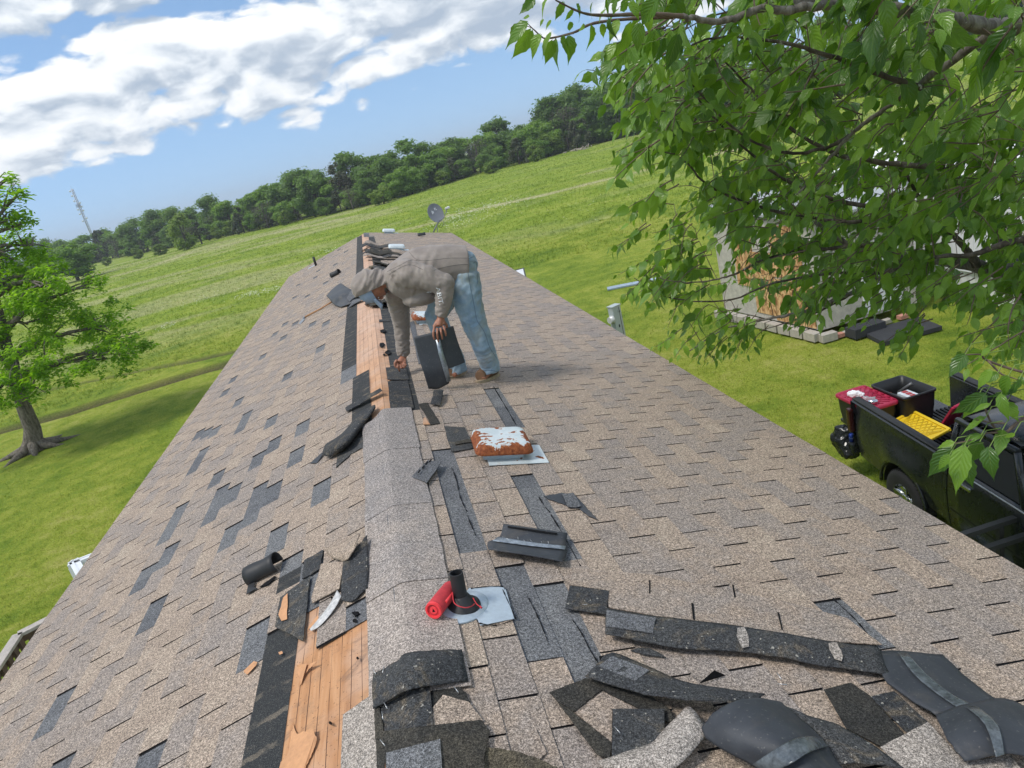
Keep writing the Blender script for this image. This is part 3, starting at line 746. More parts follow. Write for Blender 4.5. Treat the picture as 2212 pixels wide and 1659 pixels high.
# ================================================================== RADIO TOWER
tt = YP(155, 408, 620); tw = empty('radio_tower', (tt.x, tt.y, ZG), 'thin pale radio mast with dishes rising beyond the woods at left', 'tower')
M_tow = simple('tower_steel', (.42, .45, .50), .5, .3)
mb = MB(); ht = tt.z-ZG; r = .8
for a in range(3):
    x_, y_ = tt.x+math.cos(a*2.094)*r, tt.y+math.sin(a*2.094)*r; mb.tube([(x_, y_, ZG), (x_, y_, tt.z)], .26, 6)
for i in range(int(ht/2)):
    for a in range(3):
        q = lambda k, z_: (tt.x+math.cos(k*2.094)*r, tt.y+math.sin(k*2.094)*r, z_)
        mb.tube([q(a, ZG+i*2), q(a+1, ZG+i*2+2)], .12, 4, cap=False)
mb.tube([(tt.x, tt.y, tt.z), (tt.x, tt.y, tt.z+3.2)], .07, 6)
mb.build('mast', M_tow, tw)
for i, (dz, sx) in enumerate([(1.5, -1), (5, -1), (9, -1), (11, 1), (14, 1), (15.5, -1), (17, 1), (19, -1), (23, 1), (24.5, -1)]):
    mb = MB(); c_ = Vector((tt.x+sx*1.7, tt.y-.6, tt.z-dz)); mb.tube([c_, c_+Vector((sx*.05, -.7, 0))], [.75, .35], 12); mb.tube([c_, (tt.x, tt.y, tt.z-dz)], .1, 5)
    mb.build('dish', simple('dish_white', (.65, .68, .7), .5) if i == 0 else bpy.data.materials['dish_white'], tw)
for dz in (12.2, 12.9, 13.6):
    mb = MB(); mb.box((tt.x, tt.y-1.3, tt.z-dz), (3.6, .25, .2)); 
    for k in range(-2, 3): mb.box((tt.x+k*.8, tt.y-1.5, tt.z-dz), (.22, .2, 1.5))
    mb.build('antenna_panel', M_tow, tw)

# ================================================================== AIR
m = bpy.data.materials.new('thin_haze'); m.use_nodes = True; t = NT(m.node_tree); t.n.clear()
pv = t.n.new('ShaderNodeVolumePrincipled'); pv.inputs['Color'].default_value = (.86, .92, 1.0, 1); pv.inputs['Density'].default_value = .00042; pv.inputs['Anisotropy'].default_value = .2
o = t.n.new('ShaderNodeOutputMaterial'); t.l.new(pv.outputs[0], o.inputs['Volume'])
mb = MB(); mb.box((0, 1550, 33), (3720, 4100, 78)); hz = mb.build('haze', m); hz['kind'] = 'stuff'
# ================================================================== THINGS ON THE ROOF
def c5(*l): return [(737.3+.3333*a[0], 553+.3333*a[1], *a[2:]) for a in l]
def c2(*l): return [(737.3+.3333*a[0], 1106+.3333*a[1], *a[2:]) for a in l]
def c3(*l): return [(1474.7+.3333*a[0], 1106+.3333*a[1], *a[2:]) for a in l]
def c3r(*l): return [(658.3+.1736*a[0], 1371.5+.1736*a[1], *a[2:]) for a in l]
def c4r(*l): return [(1097.2+.2232*a[0], 1316.6+.2232*a[1], *a[2:]) for a in l]
def c1r(*l): return [(1152+.2976*a[0], 1042.3+.2976*a[1], *a[2:]) for a in l]
def ca(*l): return [(647.4+.2304*a[0], 603.5+.2304*a[1], *a[2:]) for a in l]     # crop near the hood
def cb(*l): return [(647.4+.2304*a[0], 795.5+.2304*a[1], *a[2:]) for a in l]
def cc_(*l): return [(493.7+.2593*a[0], 1124.6+.2593*a[1], *a[2:]) for a in l]   # crop 900,2050
def HP(u, v, h):                                        # point a vertical height h over the folded roof
    for sd_ in (1, -1):
        n = NRM(sd_); q = CAM-Vector((0, 0, h)); d = ray(u, v); k = -n.dot(q)/n.dot(d); P = CAM+d*k
        if P.x*sd_ >= -1e-6 or sd_ == -1: return P
RA, RB = PX(roofpt(1, 0, .6)), PX(roofpt(1, 0, 22))
def ridge_x(v): return RA[0]+(RB[0]-RA[0])*(v-RA[1])/(RB[1]-RA[1])
def clip(poly, keep_right):
    out = []; n = len(poly)
    f = lambda p: (p[0]-ridge_x(p[1]))*(1 if keep_right else -1)
    for i in range(n):
        a, b = poly[i], poly[(i+1) % n]; fa, fb = f(a), f(b)
        if fa >= 0: out.append(a)
        if (fa >= 0) != (fb >= 0):
            t = fa/(fa-fb); out.append(tuple(a[k]+(b[k]-a[k])*t for k in range(3)))
    return out
def rough(poly, amt, step):
    out = []; rr = random.Random(int(poly[0][0]*7))
    for i in range(len(poly)):
        a, b = poly[i], poly[(i+1) % len(poly)]; L = math.hypot(a[0]-b[0], a[1]-b[1]); n = max(1, int(L/step))
        for k in range(n):
            t = k/n; j = amt if k else 0; out.append((a[0]+(b[0]-a[0])*t+rr.uniform(-j, j), a[1]+(b[1]-a[1])*t+rr.uniform(-j, j), a[2]+(b[2]-a[2])*t))
    return out
def piece(poly, mat, label, cat='shingle', h=.018, th=.004, name='torn_shingle', amt=1.1, step=9, group=None, side=M_asph, parent=None):
    poly = [(a[0], a[1], a[2] if len(a) > 2 else h) for a in poly]; poly = rough(poly, amt, step)
    mb = MB()
    for kr in (True, False):
        q = clip(poly, kr)
        if len(q) >= 3: mb.prism([HP(*a) for a in q], Vector((0, 0, -th)), 0, 1)
    return mb.build(name, [mat, side], parent, label, cat, group)
def cat_rom(P, n):
    out = []; m_ = len(P)
    for i in range(m_-1):
        p0, p1, p2, p3 = P[max(i-1, 0)], P[i], P[i+1], P[min(i+2, m_-1)]
        for k in range(n):
            t = k/n; out.append(.5*((2*p1)+(-p0+p2)*t+(2*p0-5*p1+4*p2-p3)*t*t+(-p0+3*p1-3*p2+p3)*t**3))
    out.append(P[-1]); return out
def surf(rows, n=4):
    R = [cat_rom([HP(*a) for a in r], n) for r in rows]; C = list(zip(*R)); C = [cat_rom(list(c), n) for c in C]; return [list(r) for r in zip(*C)]
def curl(rows, mats, label, cat='shingle', th=.004, name='curled_shingle', n=4, group=None, parent=None):
    G = surf(rows, n); R_, C_ = len(G), len(G[0])
    if name in ('curled_shingle', 'shingle_strip', 'shingle_strap'):
        for i in range(R_):
            for j in range(C_):
                e = 1 if i in (0, R_-1) or j in (0, C_-1) else 0; G[i][j] = G[i][j]+Vector((mnoise.noise(G[i][j]*60), mnoise.noise(G[i][j]*60+Vector((9, 0, 0))), 0))*.004*e+Vector((0, 0, .0035*mnoise.noise(G[i][j]*22)))
    mb = MB(); mb.grid(G, 0, th, 1 if len(mats) > 1 else 0); return mb.build(name, mats, parent, label, cat, group)
M_band = simple('shiny_sealant_band', (.10, .115, .125), .22, .2, .6, 30, .001)
M_silver = simple('silver_sealant_strip', (.30, .34, .38), .32, .5, .5, 40, .001)
M_blk = simple('matt_black_rubber', (.018, .019, .021), .55, 0, .25, 20, .0006)
M_dirty = shingle_mat('mossy_dark_granules', [(.03, .03, .028), (.045, .042, .036), (.065, .058, .045), (.10, .085, .058), (.19, .155, .095)])
M_dkgran = shingle_mat('charcoal_granules', [(.035, .037, .039), (.045, .047, .050), (.055, .057, .058), (.065, .066, .066), (.09, .088, .084)], dirt=True)
M_light = shingle_mat('pale_granules', [(.26, .238, .215), (.30, .27, .24), (.33, .29, .25), (.35, .31, .27), (.39, .35, .31)])
# ridge cap still in place: overlapping folded pieces, parts of the roof
ys_ = [1.95, 2.62, 3.35, 4.15]
def Wv(side, s, y, h): P = roofpt(side, abs(s), y, 0); return P+Vector((0, 0, h))
for i, y0 in enumerate(ys_):
    y1 = y0+.86 if i < len(ys_)-1 else 4.98; wl = .168+random.uniform(-.004, .006); wr = .195+random.uniform(-.006, .006)
    rows = []
    for j in range(8):
        yy = y0+(y1-y0)*j/7; hh = .026-.0035*j/7+.0015*math.sin(j*2.1+i); r = []
        for s_ in (-wl, -.11, -.05, -.02, 0, .02, .05, .12, wr):
            e = random.uniform(-.003, .003) if abs(s_) > .15 else 0
            yy2 = yy
            if i == len(ys_)-1 and j == 7 and s_ < -.02: yy2 = yy - .30*(abs(s_)-.02)/.15
            r.append(Wv(1 if s_ > 0 else -1, s_+e, yy2, hh-.12*max(0, .03-abs(s_))))
        rows.append(r)
    mb = MB(); mb.grid(rows, 0, .0025, 0, smooth=False); mb.build('ridge_cap', [M_capsh, M_asph], house)
M_seam = simple('dark_seam', (.07, .04, .03), .8)
for s_, ya, yb in [(.20, 1.6, 3.05), (.245, 1.6, 3.1), (.29, 1.6, 3.12), (.335, 1.6, 3.14), (.38, 1.6, 3.14), (.425, 1.6, 3.14), (.47, 1.7, 3.14)]+[(a, 4.7, 9.6) for a in (.05, .10, .155, .2)]:
    mb = MB(); n_ = int((yb-ya)/.1)
    L_ = [roofpt(-1, s_+random.uniform(-.0012, .0012), ya+(yb-ya)*k/n_, .0004) for k in range(n_+1)]
    mb.tube(L_, [random.choice([.0011, .0011, .0008, .0002]) for _ in L_], 4, cap=False); mb.build('board_groove', M_seam, house)
for s_ in (.006, .055, .11):
    mb = MB(); mb.tube([roofpt(1, s_, 5+k*.2, .0003) for k in range(24)], .001, 4, cap=False); mb.build('board_groove', M_seam, house)
# --- upper cap flap at the end of the standing caps, left bottom cap
piece(c3r((475, 990, .03), (790, 770, .034), (870, 725, .036), (905, 1680, .03), (445, 1680, .02)), M_light, 'pale speckled ridge cap piece beside the bare boards at the bottom of the picture', name='ridge_cap_piece', amt=.6)
piece(c3r((850, 740), (905, 730), (990, 1240), (1000, 1680), (900, 1680)), M_dirty, 'brownish weathered edge strip beside the pale cap piece at the bottom', h=.04)
# --- stripped cap pieces, lower middle
curl([c3r((860, 490, .045), (1150, 335, .055), (1250, 238, .06), (1600, 205, .055), (1950, 195, .03)),
      c3r((850, 640, .05), (1130, 500, .075), (1330, 430, .08), (1650, 400, .07), (1990, 380, .035)),
      c3r((865, 920, .045), (1090, 795, .06), (1300, 690, .06), (1560, 640, .05), (2035, 575, .03))], [M_dkgran, M_asph], 'black granule cap shingle torn off and draped over the ridge below the red speaker')
piece(c3r((985, 880, .036), (1300, 700, .038), (1555, 640, .036), (1600, 1120, .034), (1200, 1170, .036), (1000, 1215, .034), (900, 930, .032)), M_dkgran, 'plain dark square of shingle just under the draped black cap shingle', amt=.5)
piece(c3r((1590, 660), (1900, 640), (2010, 720), (2060, 840), (1710, 745), (1592, 910)), M_dirty, 'small mossy brown shingle scrap right of the plain dark square', h=.024)
piece(c3r((1590, 910, .028), (1720, 745, .03), (2040, 832, .03), (2215, 1060, .024), (1605, 1130, .028)), M_sh, 'tan five sided shingle scrap right of the plain dark square', amt=.6)
piece(c2((270, 1420, .04), (600, 1380, .045), (905, 1345, .04), (962, 1415, .035), (925, 1595, .04), (930, 1700, .04), (290, 1700, .04)), M_dirty, 'dark mossy shingle with a grey window at the bottom edge left of centre', amt=.8)
piece(c2((290, 1560, .05), (640, 1470, .05), (655, 1700, .05), (290, 1700, .05)), M_head, 'grey granule patch lying on the dark mossy shingle at the bottom edge', amt=.5)
piece(c2((930, 1520, .03), (1110, 1545, .035), (1260, 1590, .035), (1420, 1665, .03), (1400, 1700), (850, 1700), (880, 1600)), M_dirty, 'brown edged shingle strip at the bottom edge near the centre', amt=1.0)
piece(c2((1175, 1560), (1260, 1400), (1330, 1560), (1240, 1640)), M_sh, 'small tilted tan tab near the bottom edge', h=.022)
# --- right hand heap
piece(c2((1480, 475, .028), (1735, 510, .03), (1715, 660, .034), (1450, 625, .03)), M_dkgran, 'small black square tab at the left end of the long overturned strip', amt=.5)
S2 = piece([(1237, 1227, .02), (1400, 1240, .03), (1510, 1262, .034), (1700, 1300, .034), (1830, 1335, .026), (1905, 1392, .028), (1788, 1384, .03), (1588, 1350, .034), (1420, 1330, .034), (1315, 1312, .03), (1313, 1275, .028), (1230, 1262, .026)], M_sh, 'loose tan three tab shingle lying askew above the long black strip', amt=.4)
for a in ([(1402, 1252, .04), (1405, 1254, .04), (1405, 1282, .04), (1402, 1281, .04)], [(1493, 1302, .045), (1498, 1303, .045), (1501, 1338, .045), (1497, 1337, .045)], [(1581, 1262, .042), (1585, 1263, .042), (1590, 1290, .042), (1586, 1290, .042)], [(1679, 1322, .044), (1683, 1323, .044), (1691, 1360, .042), (1688, 1359, .042)]):
    mb = MB(); mb.prism([HP(p_[0], p_[1], p_[2]-.007) for p_ in a], Vector((0, 0, -.003))); mb.build('slot', M_asph, S2)
curl([[(1309, 1315, .04), (1416, 1333, .045), (1490, 1341, .05), (1588, 1353, .045), (1700, 1371, .05), (1788, 1386, .045), (1896, 1399, .04)],
      [(1308, 1345, .055), (1412, 1362, .06), (1482, 1372, .055), (1596, 1381, .055), (1700, 1397, .06), (1782, 1412, .055), (1908, 1430, .045)],
      [(1307, 1371, .045), (1403, 1389, .05), (1470, 1402, .04), (1605, 1409, .045), (1700, 1424, .045), (1774, 1439, .04), (1923, 1459, .04)]], [M_dkgran, M_asph], 'long overturned black shingle strip stretching across the right of the roof', name='shingle_strip')
piece(c4r((955, 5, .062), (1430, 80, .066), (1400, 230, .066), (1330, 215, .07), (950, 160, .062)), M_head, 'blue grey granule patch at the left end of the long overturned strip', th=.003, amt=.5)
for a in (c3((355, 750), (400, 745), (425, 800), (430, 870), (385, 880), (350, 800)), c3((945, 850), (1000, 845), (1040, 930), (1030, 965), (985, 950), (950, 890))):
    piece([(x, y_, .062) for x, y_ in a], M_light, 'pale worn slot mark on the long overturned black strip', th=.002, name='slot_mark', group='pale slot marks on the overturned strip', amt=1)
curl([c4r((870, 540, .05), (1010, 430, .045), (1380, 570, .05), (1650, 690, .055), (1870, 740, .06), (2212, 790, .06), (2480, 830, .06)),
      c4r((800, 600, .06), (1080, 600, .07), (1350, 700, .075), (1600, 780, .08), (1850, 820, .085), (2130, 850, .085), (2400, 890, .08)),
      c4r((755, 655, .055), (1200, 790, .07), (1400, 835, .08), (1560, 860, .085), (1800, 890, .09), (2050, 893, .09), (2330, 960, .085))], [M_dkgran, M_asph], 'second bent black strip lifted off the roof below the long overturned strip', name='shingle_strip')
piece(c4r((880, 545, .068), (1010, 450, .066), (1370, 585, .07), (1230, 690, .082)), M_head, 'blue grey granule patch on the left end of the second bent strip', th=.003, amt=.4)
piece(c4r((400, 800, .03), (760, 660, .034), (980, 715, .034), (640, 985, .03), (480, 890, .03)), M_dirty, 'brown weathered strap end left of the bent black strip', amt=.6)
piece(c4r((480, 895, .036), (640, 1000, .036), (1005, 1290, .036), (985, 1440, .036), (860, 1400, .034)), M_dirty, 'narrow brown strap running diagonally to the bottom of the heap', amt=.8)
piece(c4r((640, 990, .024), (910, 780, .026), (1280, 960, .026), (1010, 960, .026), (1005, 1285, .024)), M_sh, 'tan shingle corner framed by the brown straps', amt=.4)
piece(c4r((905, 775, .032), (960, 730, .034), (1400, 850, .04), (1560, 960, .04), (1640, 1130, .03), (1290, 965, .034)), M_dirty, 'mossy brown shingle shaded beneath the second bent strip', amt=.6)
piece(c4r((1015, 960, .045), (1515, 960, .05), (1510, 1185, .055), (1360, 1335, .045), (1005, 1445, .04)), M_dkgran, 'black square shingle with a staple at the centre of the heap', amt=.6)
curl([c4r((1745, 925, .06), (1830, 1020, .075), (1945, 1180, .06)), c4r((1500, 1190, .05), (1600, 1290, .08), (1760, 1400, .06)), c4r((1330, 1325, .045), (1420, 1420, .07), (1560, 1560, .05)), c4r((860, 1480, .04), (950, 1560, .05), (1100, 1660, .04))], [M_light, M_asph], 'pale grey tan tab curving up in front of the big black curled shingle')
big = curl([c3((128, 1400, .07), (200, 1310, .12), (330, 1235, .15), (480, 1210, .14), (640, 1238, .09)), c3((170, 1480, .075), (290, 1400, .135), (440, 1330, .165), (600, 1310, .15), (760, 1345, .08)), c3((320, 1570, .08), (440, 1500, .14), (590, 1440, .17), (740, 1420, .155), (900, 1470, .08)), c3((470, 1645, .08), (600, 1590, .14), (730, 1560, .165), (860, 1560, .14), (990, 1610, .07)), c3((600, 1780, .08), (760, 1730, .14), (880, 1710, .15), (990, 1720, .12), (1120, 1780, .06))],
     [M_back, M_asph], 'big black shingle curled underside up at the bottom right of the roof', n=5)
curl([c3((455, 1635, 0.1010), (590, 1545, 0.1670), (720, 1475, 0.1910), (820, 1455, 0.1650), (902, 1472, 0.1030)), c3((500, 1665, 0.1050), (640, 1592, 0.1710), (765, 1520, 0.1930), (860, 1490, 0.1570), (925, 1495, 0.1010)), c3((560, 1690, 0.1070), (690, 1640, 0.1730), (800, 1570, 0.1890), (880, 1535, 0.1530), (945, 1520, 0.0990))], [M_band], None, None, .002, 'sealant_band', 4, parent=big)
curl([c3((660, 1260, .06), (800, 1320, .07), (1010, 1385, .06)), c3((880, 1440, .07), (1010, 1470, .08), (1240, 1520, .06)), c3((1010, 1640, .06), (1180, 1630, .075), (1440, 1670, .05))], [M_dkgran, M_asph], 'charcoal shingle slab right beside the big black curled shingle')
piece(c3((915, 1150, .03), (1090, 1105, .034), (1215, 1190, .036), (1440, 1440, .036), (1290, 1520, .034), (1060, 1400, .032)), M_dirty, 'brown black speckled shingle between the heap and the long strap', amt=.6)
piece(c3((1218, 1195, .042), (1370, 1160, .044), (1610, 1380, .044), (1470, 1445, .042)), M_dkgran, 'narrow dark shingle tucked under the long black strap at the right', amt=.6)
piece(c3((1280, 1522, .05), (1590, 1360, .07), (1700, 1480, .06), (1830, 1622, .05), (2120, 1570, .06), (2212, 1690, .05), (1430, 1690, .05)), M_light, 'tan pointed shingle corner at the bottom right of the heap', amt=.6)
st1 = curl([c3((1265, 905, .03), (1450, 908, .032), (1680, 930, .03)), c3((1300, 1075, .04), (1540, 1040, .05), (1810, 1050, .035)), c3((1450, 1200, .05), (1700, 1150, .06), (1920, 1140, .04)), c3((1640, 1322, .06), (1830, 1260, .075), (2020, 1215, .05))], [M_back, M_asph], 'long black shingle strap, upper half, running down the right of the roof', name='shingle_strap')
curl([c3((1395, 912, 0.0450), (1450, 915, 0.0450), (1468, 935, 0.0450)), c3((1500, 1055, 0.0610), (1560, 1045, 0.0610), (1610, 1080, 0.0610)), c3((1650, 1180, 0.0700), (1700, 1160, 0.0730), (1740, 1180, 0.0730)), c3((1790, 1275, 0.0850), (1830, 1262, 0.0870), (1900, 1262, 0.0830))], [M_band], None, None, .002, 'sealant_band', 3, parent=st1)
st2 = curl([c3((1640, 1322, .066), (1850, 1250, .085), (2080, 1215, .08), (2260, 1290, .06)), c3((1720, 1480, .09), (1950, 1400, .13), (2150, 1360, .12), (2330, 1400, .09)), c3((1830, 1622, .07), (2085, 1570, .10), (2260, 1600, .10), (2450, 1640, .08))], [M_back, M_asph], 'long black shingle strap, curled lower half at the right edge of the picture', name='shingle_strap', n=5)
curl([c3((1830, 1262, 0.0990), (1900, 1262, 0.1010), (1960, 1290, 0.1030)), c3((1960, 1380, 0.1450), (2010, 1370, 0.1460), (2050, 1400, 0.1430)), c3((2030, 1590, 0.1150), (2060, 1580, 0.1170), (2085, 1572, 0.1190))], [M_band], None, None, .002, 'sealant_band', 3, parent=st2)
piece(c3((112, 1104, .024), (205, 1025, .05), (275, 1055, .024)), M_asph, 'small black triangle drawn for the dark opening between the two long strips', amt=.3)  # opening between the strips, its shade drawn as a black piece
piece(c4r((1190, 395), (1250, 372), (1365, 370), (1460, 415), (1530, 462), (1360, 440)), M_dkgran, 'dark eye shaped scrap between the two long strips', h=.022)
piece(c4r((880, 450), (960, 440), (1000, 450), (890, 510)), M_asph, 'tiny black scrap above the second bent strip', h=.03)
# --- folded cap lying on its back, mid right
fc = empty('folded_cap_shingle', HP(1140, 1180, .02), 'black folded cap shingle with a silver glue strip lying on its back', 'shingle')
G = surf([c2((1050, 80, .05), (1250, 108, .055), (1465, 140, .05)), c2((1025, 165, .03), (1240, 205, .03), (1455, 235, .03)), c2((950, 200, .035), (1200, 245, .035), (1455, 285, .035)), c2((955, 245, .055), (1200, 280, .06), (1432, 322, .055))], 4)
mb = MB(); mb.grid(G, 0, .004, 1); mb.build('backing_sheet', [M_back, M_asph], fc)
G = surf([c2((1015, 162, .042), (1240, 198, .042), (1455, 222, .042)), c2((980, 188, .041), (1240, 222, .041), (1450, 243, .041))], 4)
mb = MB(); mb.grid(G, 0, .002, 0); mb.build('sealant_band', M_silver, fc)
G = surf([c2((1080, 92, .0535), (1250, 116, .0585), (1400, 138, .056)), c2((1078, 100, .053), (1250, 126, .058), (1398, 147, .055))], 3)
mb = MB(); mb.grid(G, 0, .002, 0); mb.build('tar_line', M_asph, fc)
for i in range(9):
    mb = MB(); q = G; P = HP(*c2((1000+i*50+random.uniform(-15, 15), 175+i*6.5+random.uniform(-8, 14), .045))[0]); mb.tube([P, P+Vector((random.uniform(-.01, .01), random.uniform(-.01, .01), .02))], .0009, 4); mb.build('staple', M_nail, fc)
# --- torn patch, scraps near the vent
piece(c1r((75, 95, .02), (180, 78, .022), (290, 73, .024), (360, 150, .022), (465, 268, .02), (400, 242), (330, 185), (260, 182), (205, 150), (110, 120)), M_back, 'torn black tab with ragged edge uphill of the folded cap shingle', amt=1.6, step=7)
piece(c1r((205, 82, .028), (290, 76, .028), (350, 170, .028), (310, 178, .028), (250, 175, .028)), M_head, 'blue grey fragment stuck in the torn black tab', th=.003)
piece(c5((665, 1102, .02), (800, 1110, .022), (820, 1160, .022), (850, 1190, .022), (852, 1245, .022), (712, 1266, .022)), M_dkgran, 'black scrap with pale specks on the uphill left of the front rusty vent', amt=1)
piece(c5((735, 1205, .03), (845, 1185, .03), (845, 1205, .03), (740, 1222, .03)), M_dirty, 'moss stripe across the black scrap beside the front rusty vent', th=.003)
piece(c5((455, 1430, .03), (560, 1322, .05), (648, 1330, .05), (600, 1405, .045), (552, 1470, .035)), M_head, 'grey wedge of torn shingle between the ridge cap and the grey bare strip', amt=1)
for i, a in enumerate(((500, 1390), (527, 1362), (548, 1336), (572, 1322))):
    piece(c5((a[0]-6, a[1]+12, .05), (a[0]+8, a[1]-8, .053), (a[0]+14, a[1]-4, .053), (a[0]+2, a[1]+14, .05)), M_asph, 'short black glue dash on the grey torn wedge', th=.003, name='glue_dash', group='black glue dashes on the grey wedge', amt=0)
# tar seams beside the bare grey strips
for i, L_ in enumerate([c5((985, 845), (1040, 935), (1090, 1020), (1130, 1090)), c5((715, 1370), (745, 1450), (770, 1560), (810, 1650)), c5((1280, 1560), (1310, 1610), (1350, 1659)), c2((1215, 560), (1260, 650), (1300, 740), (1345, 860)), c2((1500, 700), (1560, 790), (1610, 890), (1670, 985)), c2((815, 20), (840, 80), (870, 150)), c2((1360, 20), (1440, 150), (1550, 350)),
                        c5((440, 1060), (480, 1150), (505, 1290), (560, 1450), (575, 1650)), c2((590, 0), (640, 200), (665, 320)), c2((735, 700), (790, 920), (820, 1090)), c3((975, 560), (1060, 640), (1150, 730), (1260, 880))]):
    pts = cat_rom([HP(a[0], a[1], .014) for a in L_], 7); mb = MB(); rr = [random.choice([.001, .002, .003, .0045]) for _ in pts]
    mb.tube(pts, rr, 5, flat=.5); o = mb.build('tar_seam', M_asph, house)
# --- left side scraps
piece(cc_((690, 640, .02), (770, 360, .022), (960, 340, .03), (925, 560, .03), (695, 685, .024)), M_sh, 'loose tan tab hanging over the bare boards left of the ridge cap', amt=.6)
curl([cc_((960, 330, .03), (1050, 240, .06), (1155, 125, .05)), cc_((955, 400, .03), (1050, 340, .035), (1160, 300, .035)), cc_((940, 560, .03), (1040, 540, .03), (1160, 540, .03)), cc_((945, 670, .022), (1050, 665, .022), (1150, 560, .022))], [M_dkgran, M_asph], 'charcoal torn shingle with a pulled up corner against the ridge cap')
curl([cc_((800, 230, .022), (960, 180, .05), (1100, 110, .075)), cc_((850, 300, .022), (970, 260, .06), (1060, 200, .085)), cc_((960, 340, .022), (1010, 310, .06), (1100, 150, .09))], [M_sh, M_asph], 'tan shingle corner pulled upright beside the ridge cap')
piece(cc_((630, 330), (790, 240), (760, 400), (610, 485)), M_dkgran, 'dark tab patch uphill of the bare boards', h=.019)
piece(cc_((385, 880, .018), (430, 640, .02), (560, 540, .022), (680, 460, .022), (665, 570, .022), (640, 830, .02), (620, 1000, .02)), M_dkgran, 'charcoal headlap scrap along the upper edge of the bare boards', amt=.8)
piece(cc_((415, 785, .026), (455, 640, .027), (490, 605, .028), (488, 820, .027), (440, 835, .026)), M_paper, 'orange torn paper strip on the charcoal scrap', 'paper', name='paper_scrap', amt=.8, th=.001, side=M_paper)
piece([(527, 1448, .02), (548, 1428, .022), (556, 1430, .022), (553, 1437, .022), (534, 1457, .02), (527, 1452, .02)], M_paper, 'small tan paper chip lying on the left shingles', 'paper', name='paper_scrap', amt=.5, th=.001, side=M_paper)
piece([(601, 1409, .02), (609, 1406, .02), (611, 1411, .02), (604, 1414, .02)], M_paper, 'tiny tan paper chip on the dark strip', 'paper', name='paper_scrap', amt=.3, th=.001, side=M_paper)
piece(cc_((655, 910, .006), (700, 840, .01), (740, 790, .012), (830, 870, .012), (800, 890, .01), (735, 850, .008), (690, 890, .006)), M_paper, 'torn brown paper flap under the grey tape', 'paper', name='paper_scrap', th=.001, side=M_paper)
curl([cc_((905, 580, .035), (940, 630, .03)), cc_((840, 700, .03), (880, 740, .025)), cc_((740, 830, .02), (770, 870, .02)), cc_((675, 905, .015), (690, 920, .015))], [simple('crumpled_grey_tape', (.55, .54, .52), .5, .1, .3, 60, .002)], 'crumpled grey tape strip hanging over the bare boards', 'tape', .001, 'tape_strip')
curl([[(640, 1437, .004), (664, 1433, .03)], [(652, 1450, .004), (660, 1446, .02)], [(648, 1480, .004), (651, 1478, .006)]], [M_paper], 'curled brown paper tear at the upper edge of the bare boards', 'paper', .001, 'paper_scrap')
piece([(634, 1562, .004), (641, 1585, .012), (676, 1572, .03), (684, 1600, .012), (668, 1640, .008), (650, 1680, .012), (588, 1680, .006), (622, 1625, .012), (628, 1590, .004)], M_paper, 'large ragged paper tear at the bottom of the bare boards', 'paper', name='paper_scrap', amt=2.2, step=6, th=.001, side=M_seam)
piece([(648, 1478, .004), (642, 1440, .006), (666, 1436, .022), (684, 1428, .03), (664, 1450, .012), (652, 1462, .004)], M_paper, 'small curled paper tear halfway along the bare boards', 'paper', name='paper_scrap', amt=1, step=5, th=.001, side=M_seam)
for i, (u, v, r_) in enumerate([(768, 1325, 9), (766, 1340, 6), (716, 1290, 3), (827, 715, 7), (824, 744, 8), (838, 762, 8), (830, 765, 4), (713, 1560, 5), (772, 1420, 4)]):
    pl = [(u+math.cos(k)*r_*random.uniform(.4, 1.1), v+math.sin(k)*r_*random.uniform(.3, .8), .008+random.random()*.02) for k in [j*.9 for j in range(7)]]
    piece(pl, M_asph, 'black crumb of torn shingle on the bare ridge boards', h=.01, th=.006, name='shingle_crumb', group='black shingle crumbs on the bare boards', amt=.6, step=4)
piece(ca((745, 375, .012), (845, 373, .012), (845, 392, .012), (745, 395, .012)), M_dkgran, 'straight grey brown batten lying across the boards under the worker', 'batten', th=.008, name='batten', amt=.1)
# curled rubber like cap, left
def halfpipe(name, A, B, r, mat, label, cat, up, arc=3.4, n=14, rot=0, th=.004):
    A, B = Vector(A), Vector(B); t = (B-A).normalized(); a = (up-t*up.dot(t)).normalized(); b = t.cross(a); rows = []
    for k in range(n+1):
        an = -arc/2+arc*k/n+rot; rows.append([A.lerp(B, j/6)+(a*math.cos(an)+b*math.sin(an))*r*(1+.06*math.sin(j*1.3)) for j in range(7)])
    mb = MB(); mb.grid(rows, 0, th); return mb.build(name, mat, None, label, cat)
nl = NRM(-1)
halfpipe('curled_scrap', HP(537, 1246, .045), HP(601, 1214, .045), .05, M_blk, 'smooth black curled cap lying on the left slope like a half pipe', 'shingle', nl, 4.0)
piece([(536, 1263, .03), (551, 1257, .03), (548, 1268, .028), (556, 1270, .026), (532, 1283, .024)], M_blk, 'black tail scrap below the half pipe cap', amt=.3)
piece([(560, 1268, .022), (592, 1244, .022), (596, 1245, .022), (580, 1262, .022)], M_asph, 'thin black sliver beside the half pipe cap', amt=.5)  # flat black piece beside the half pipe
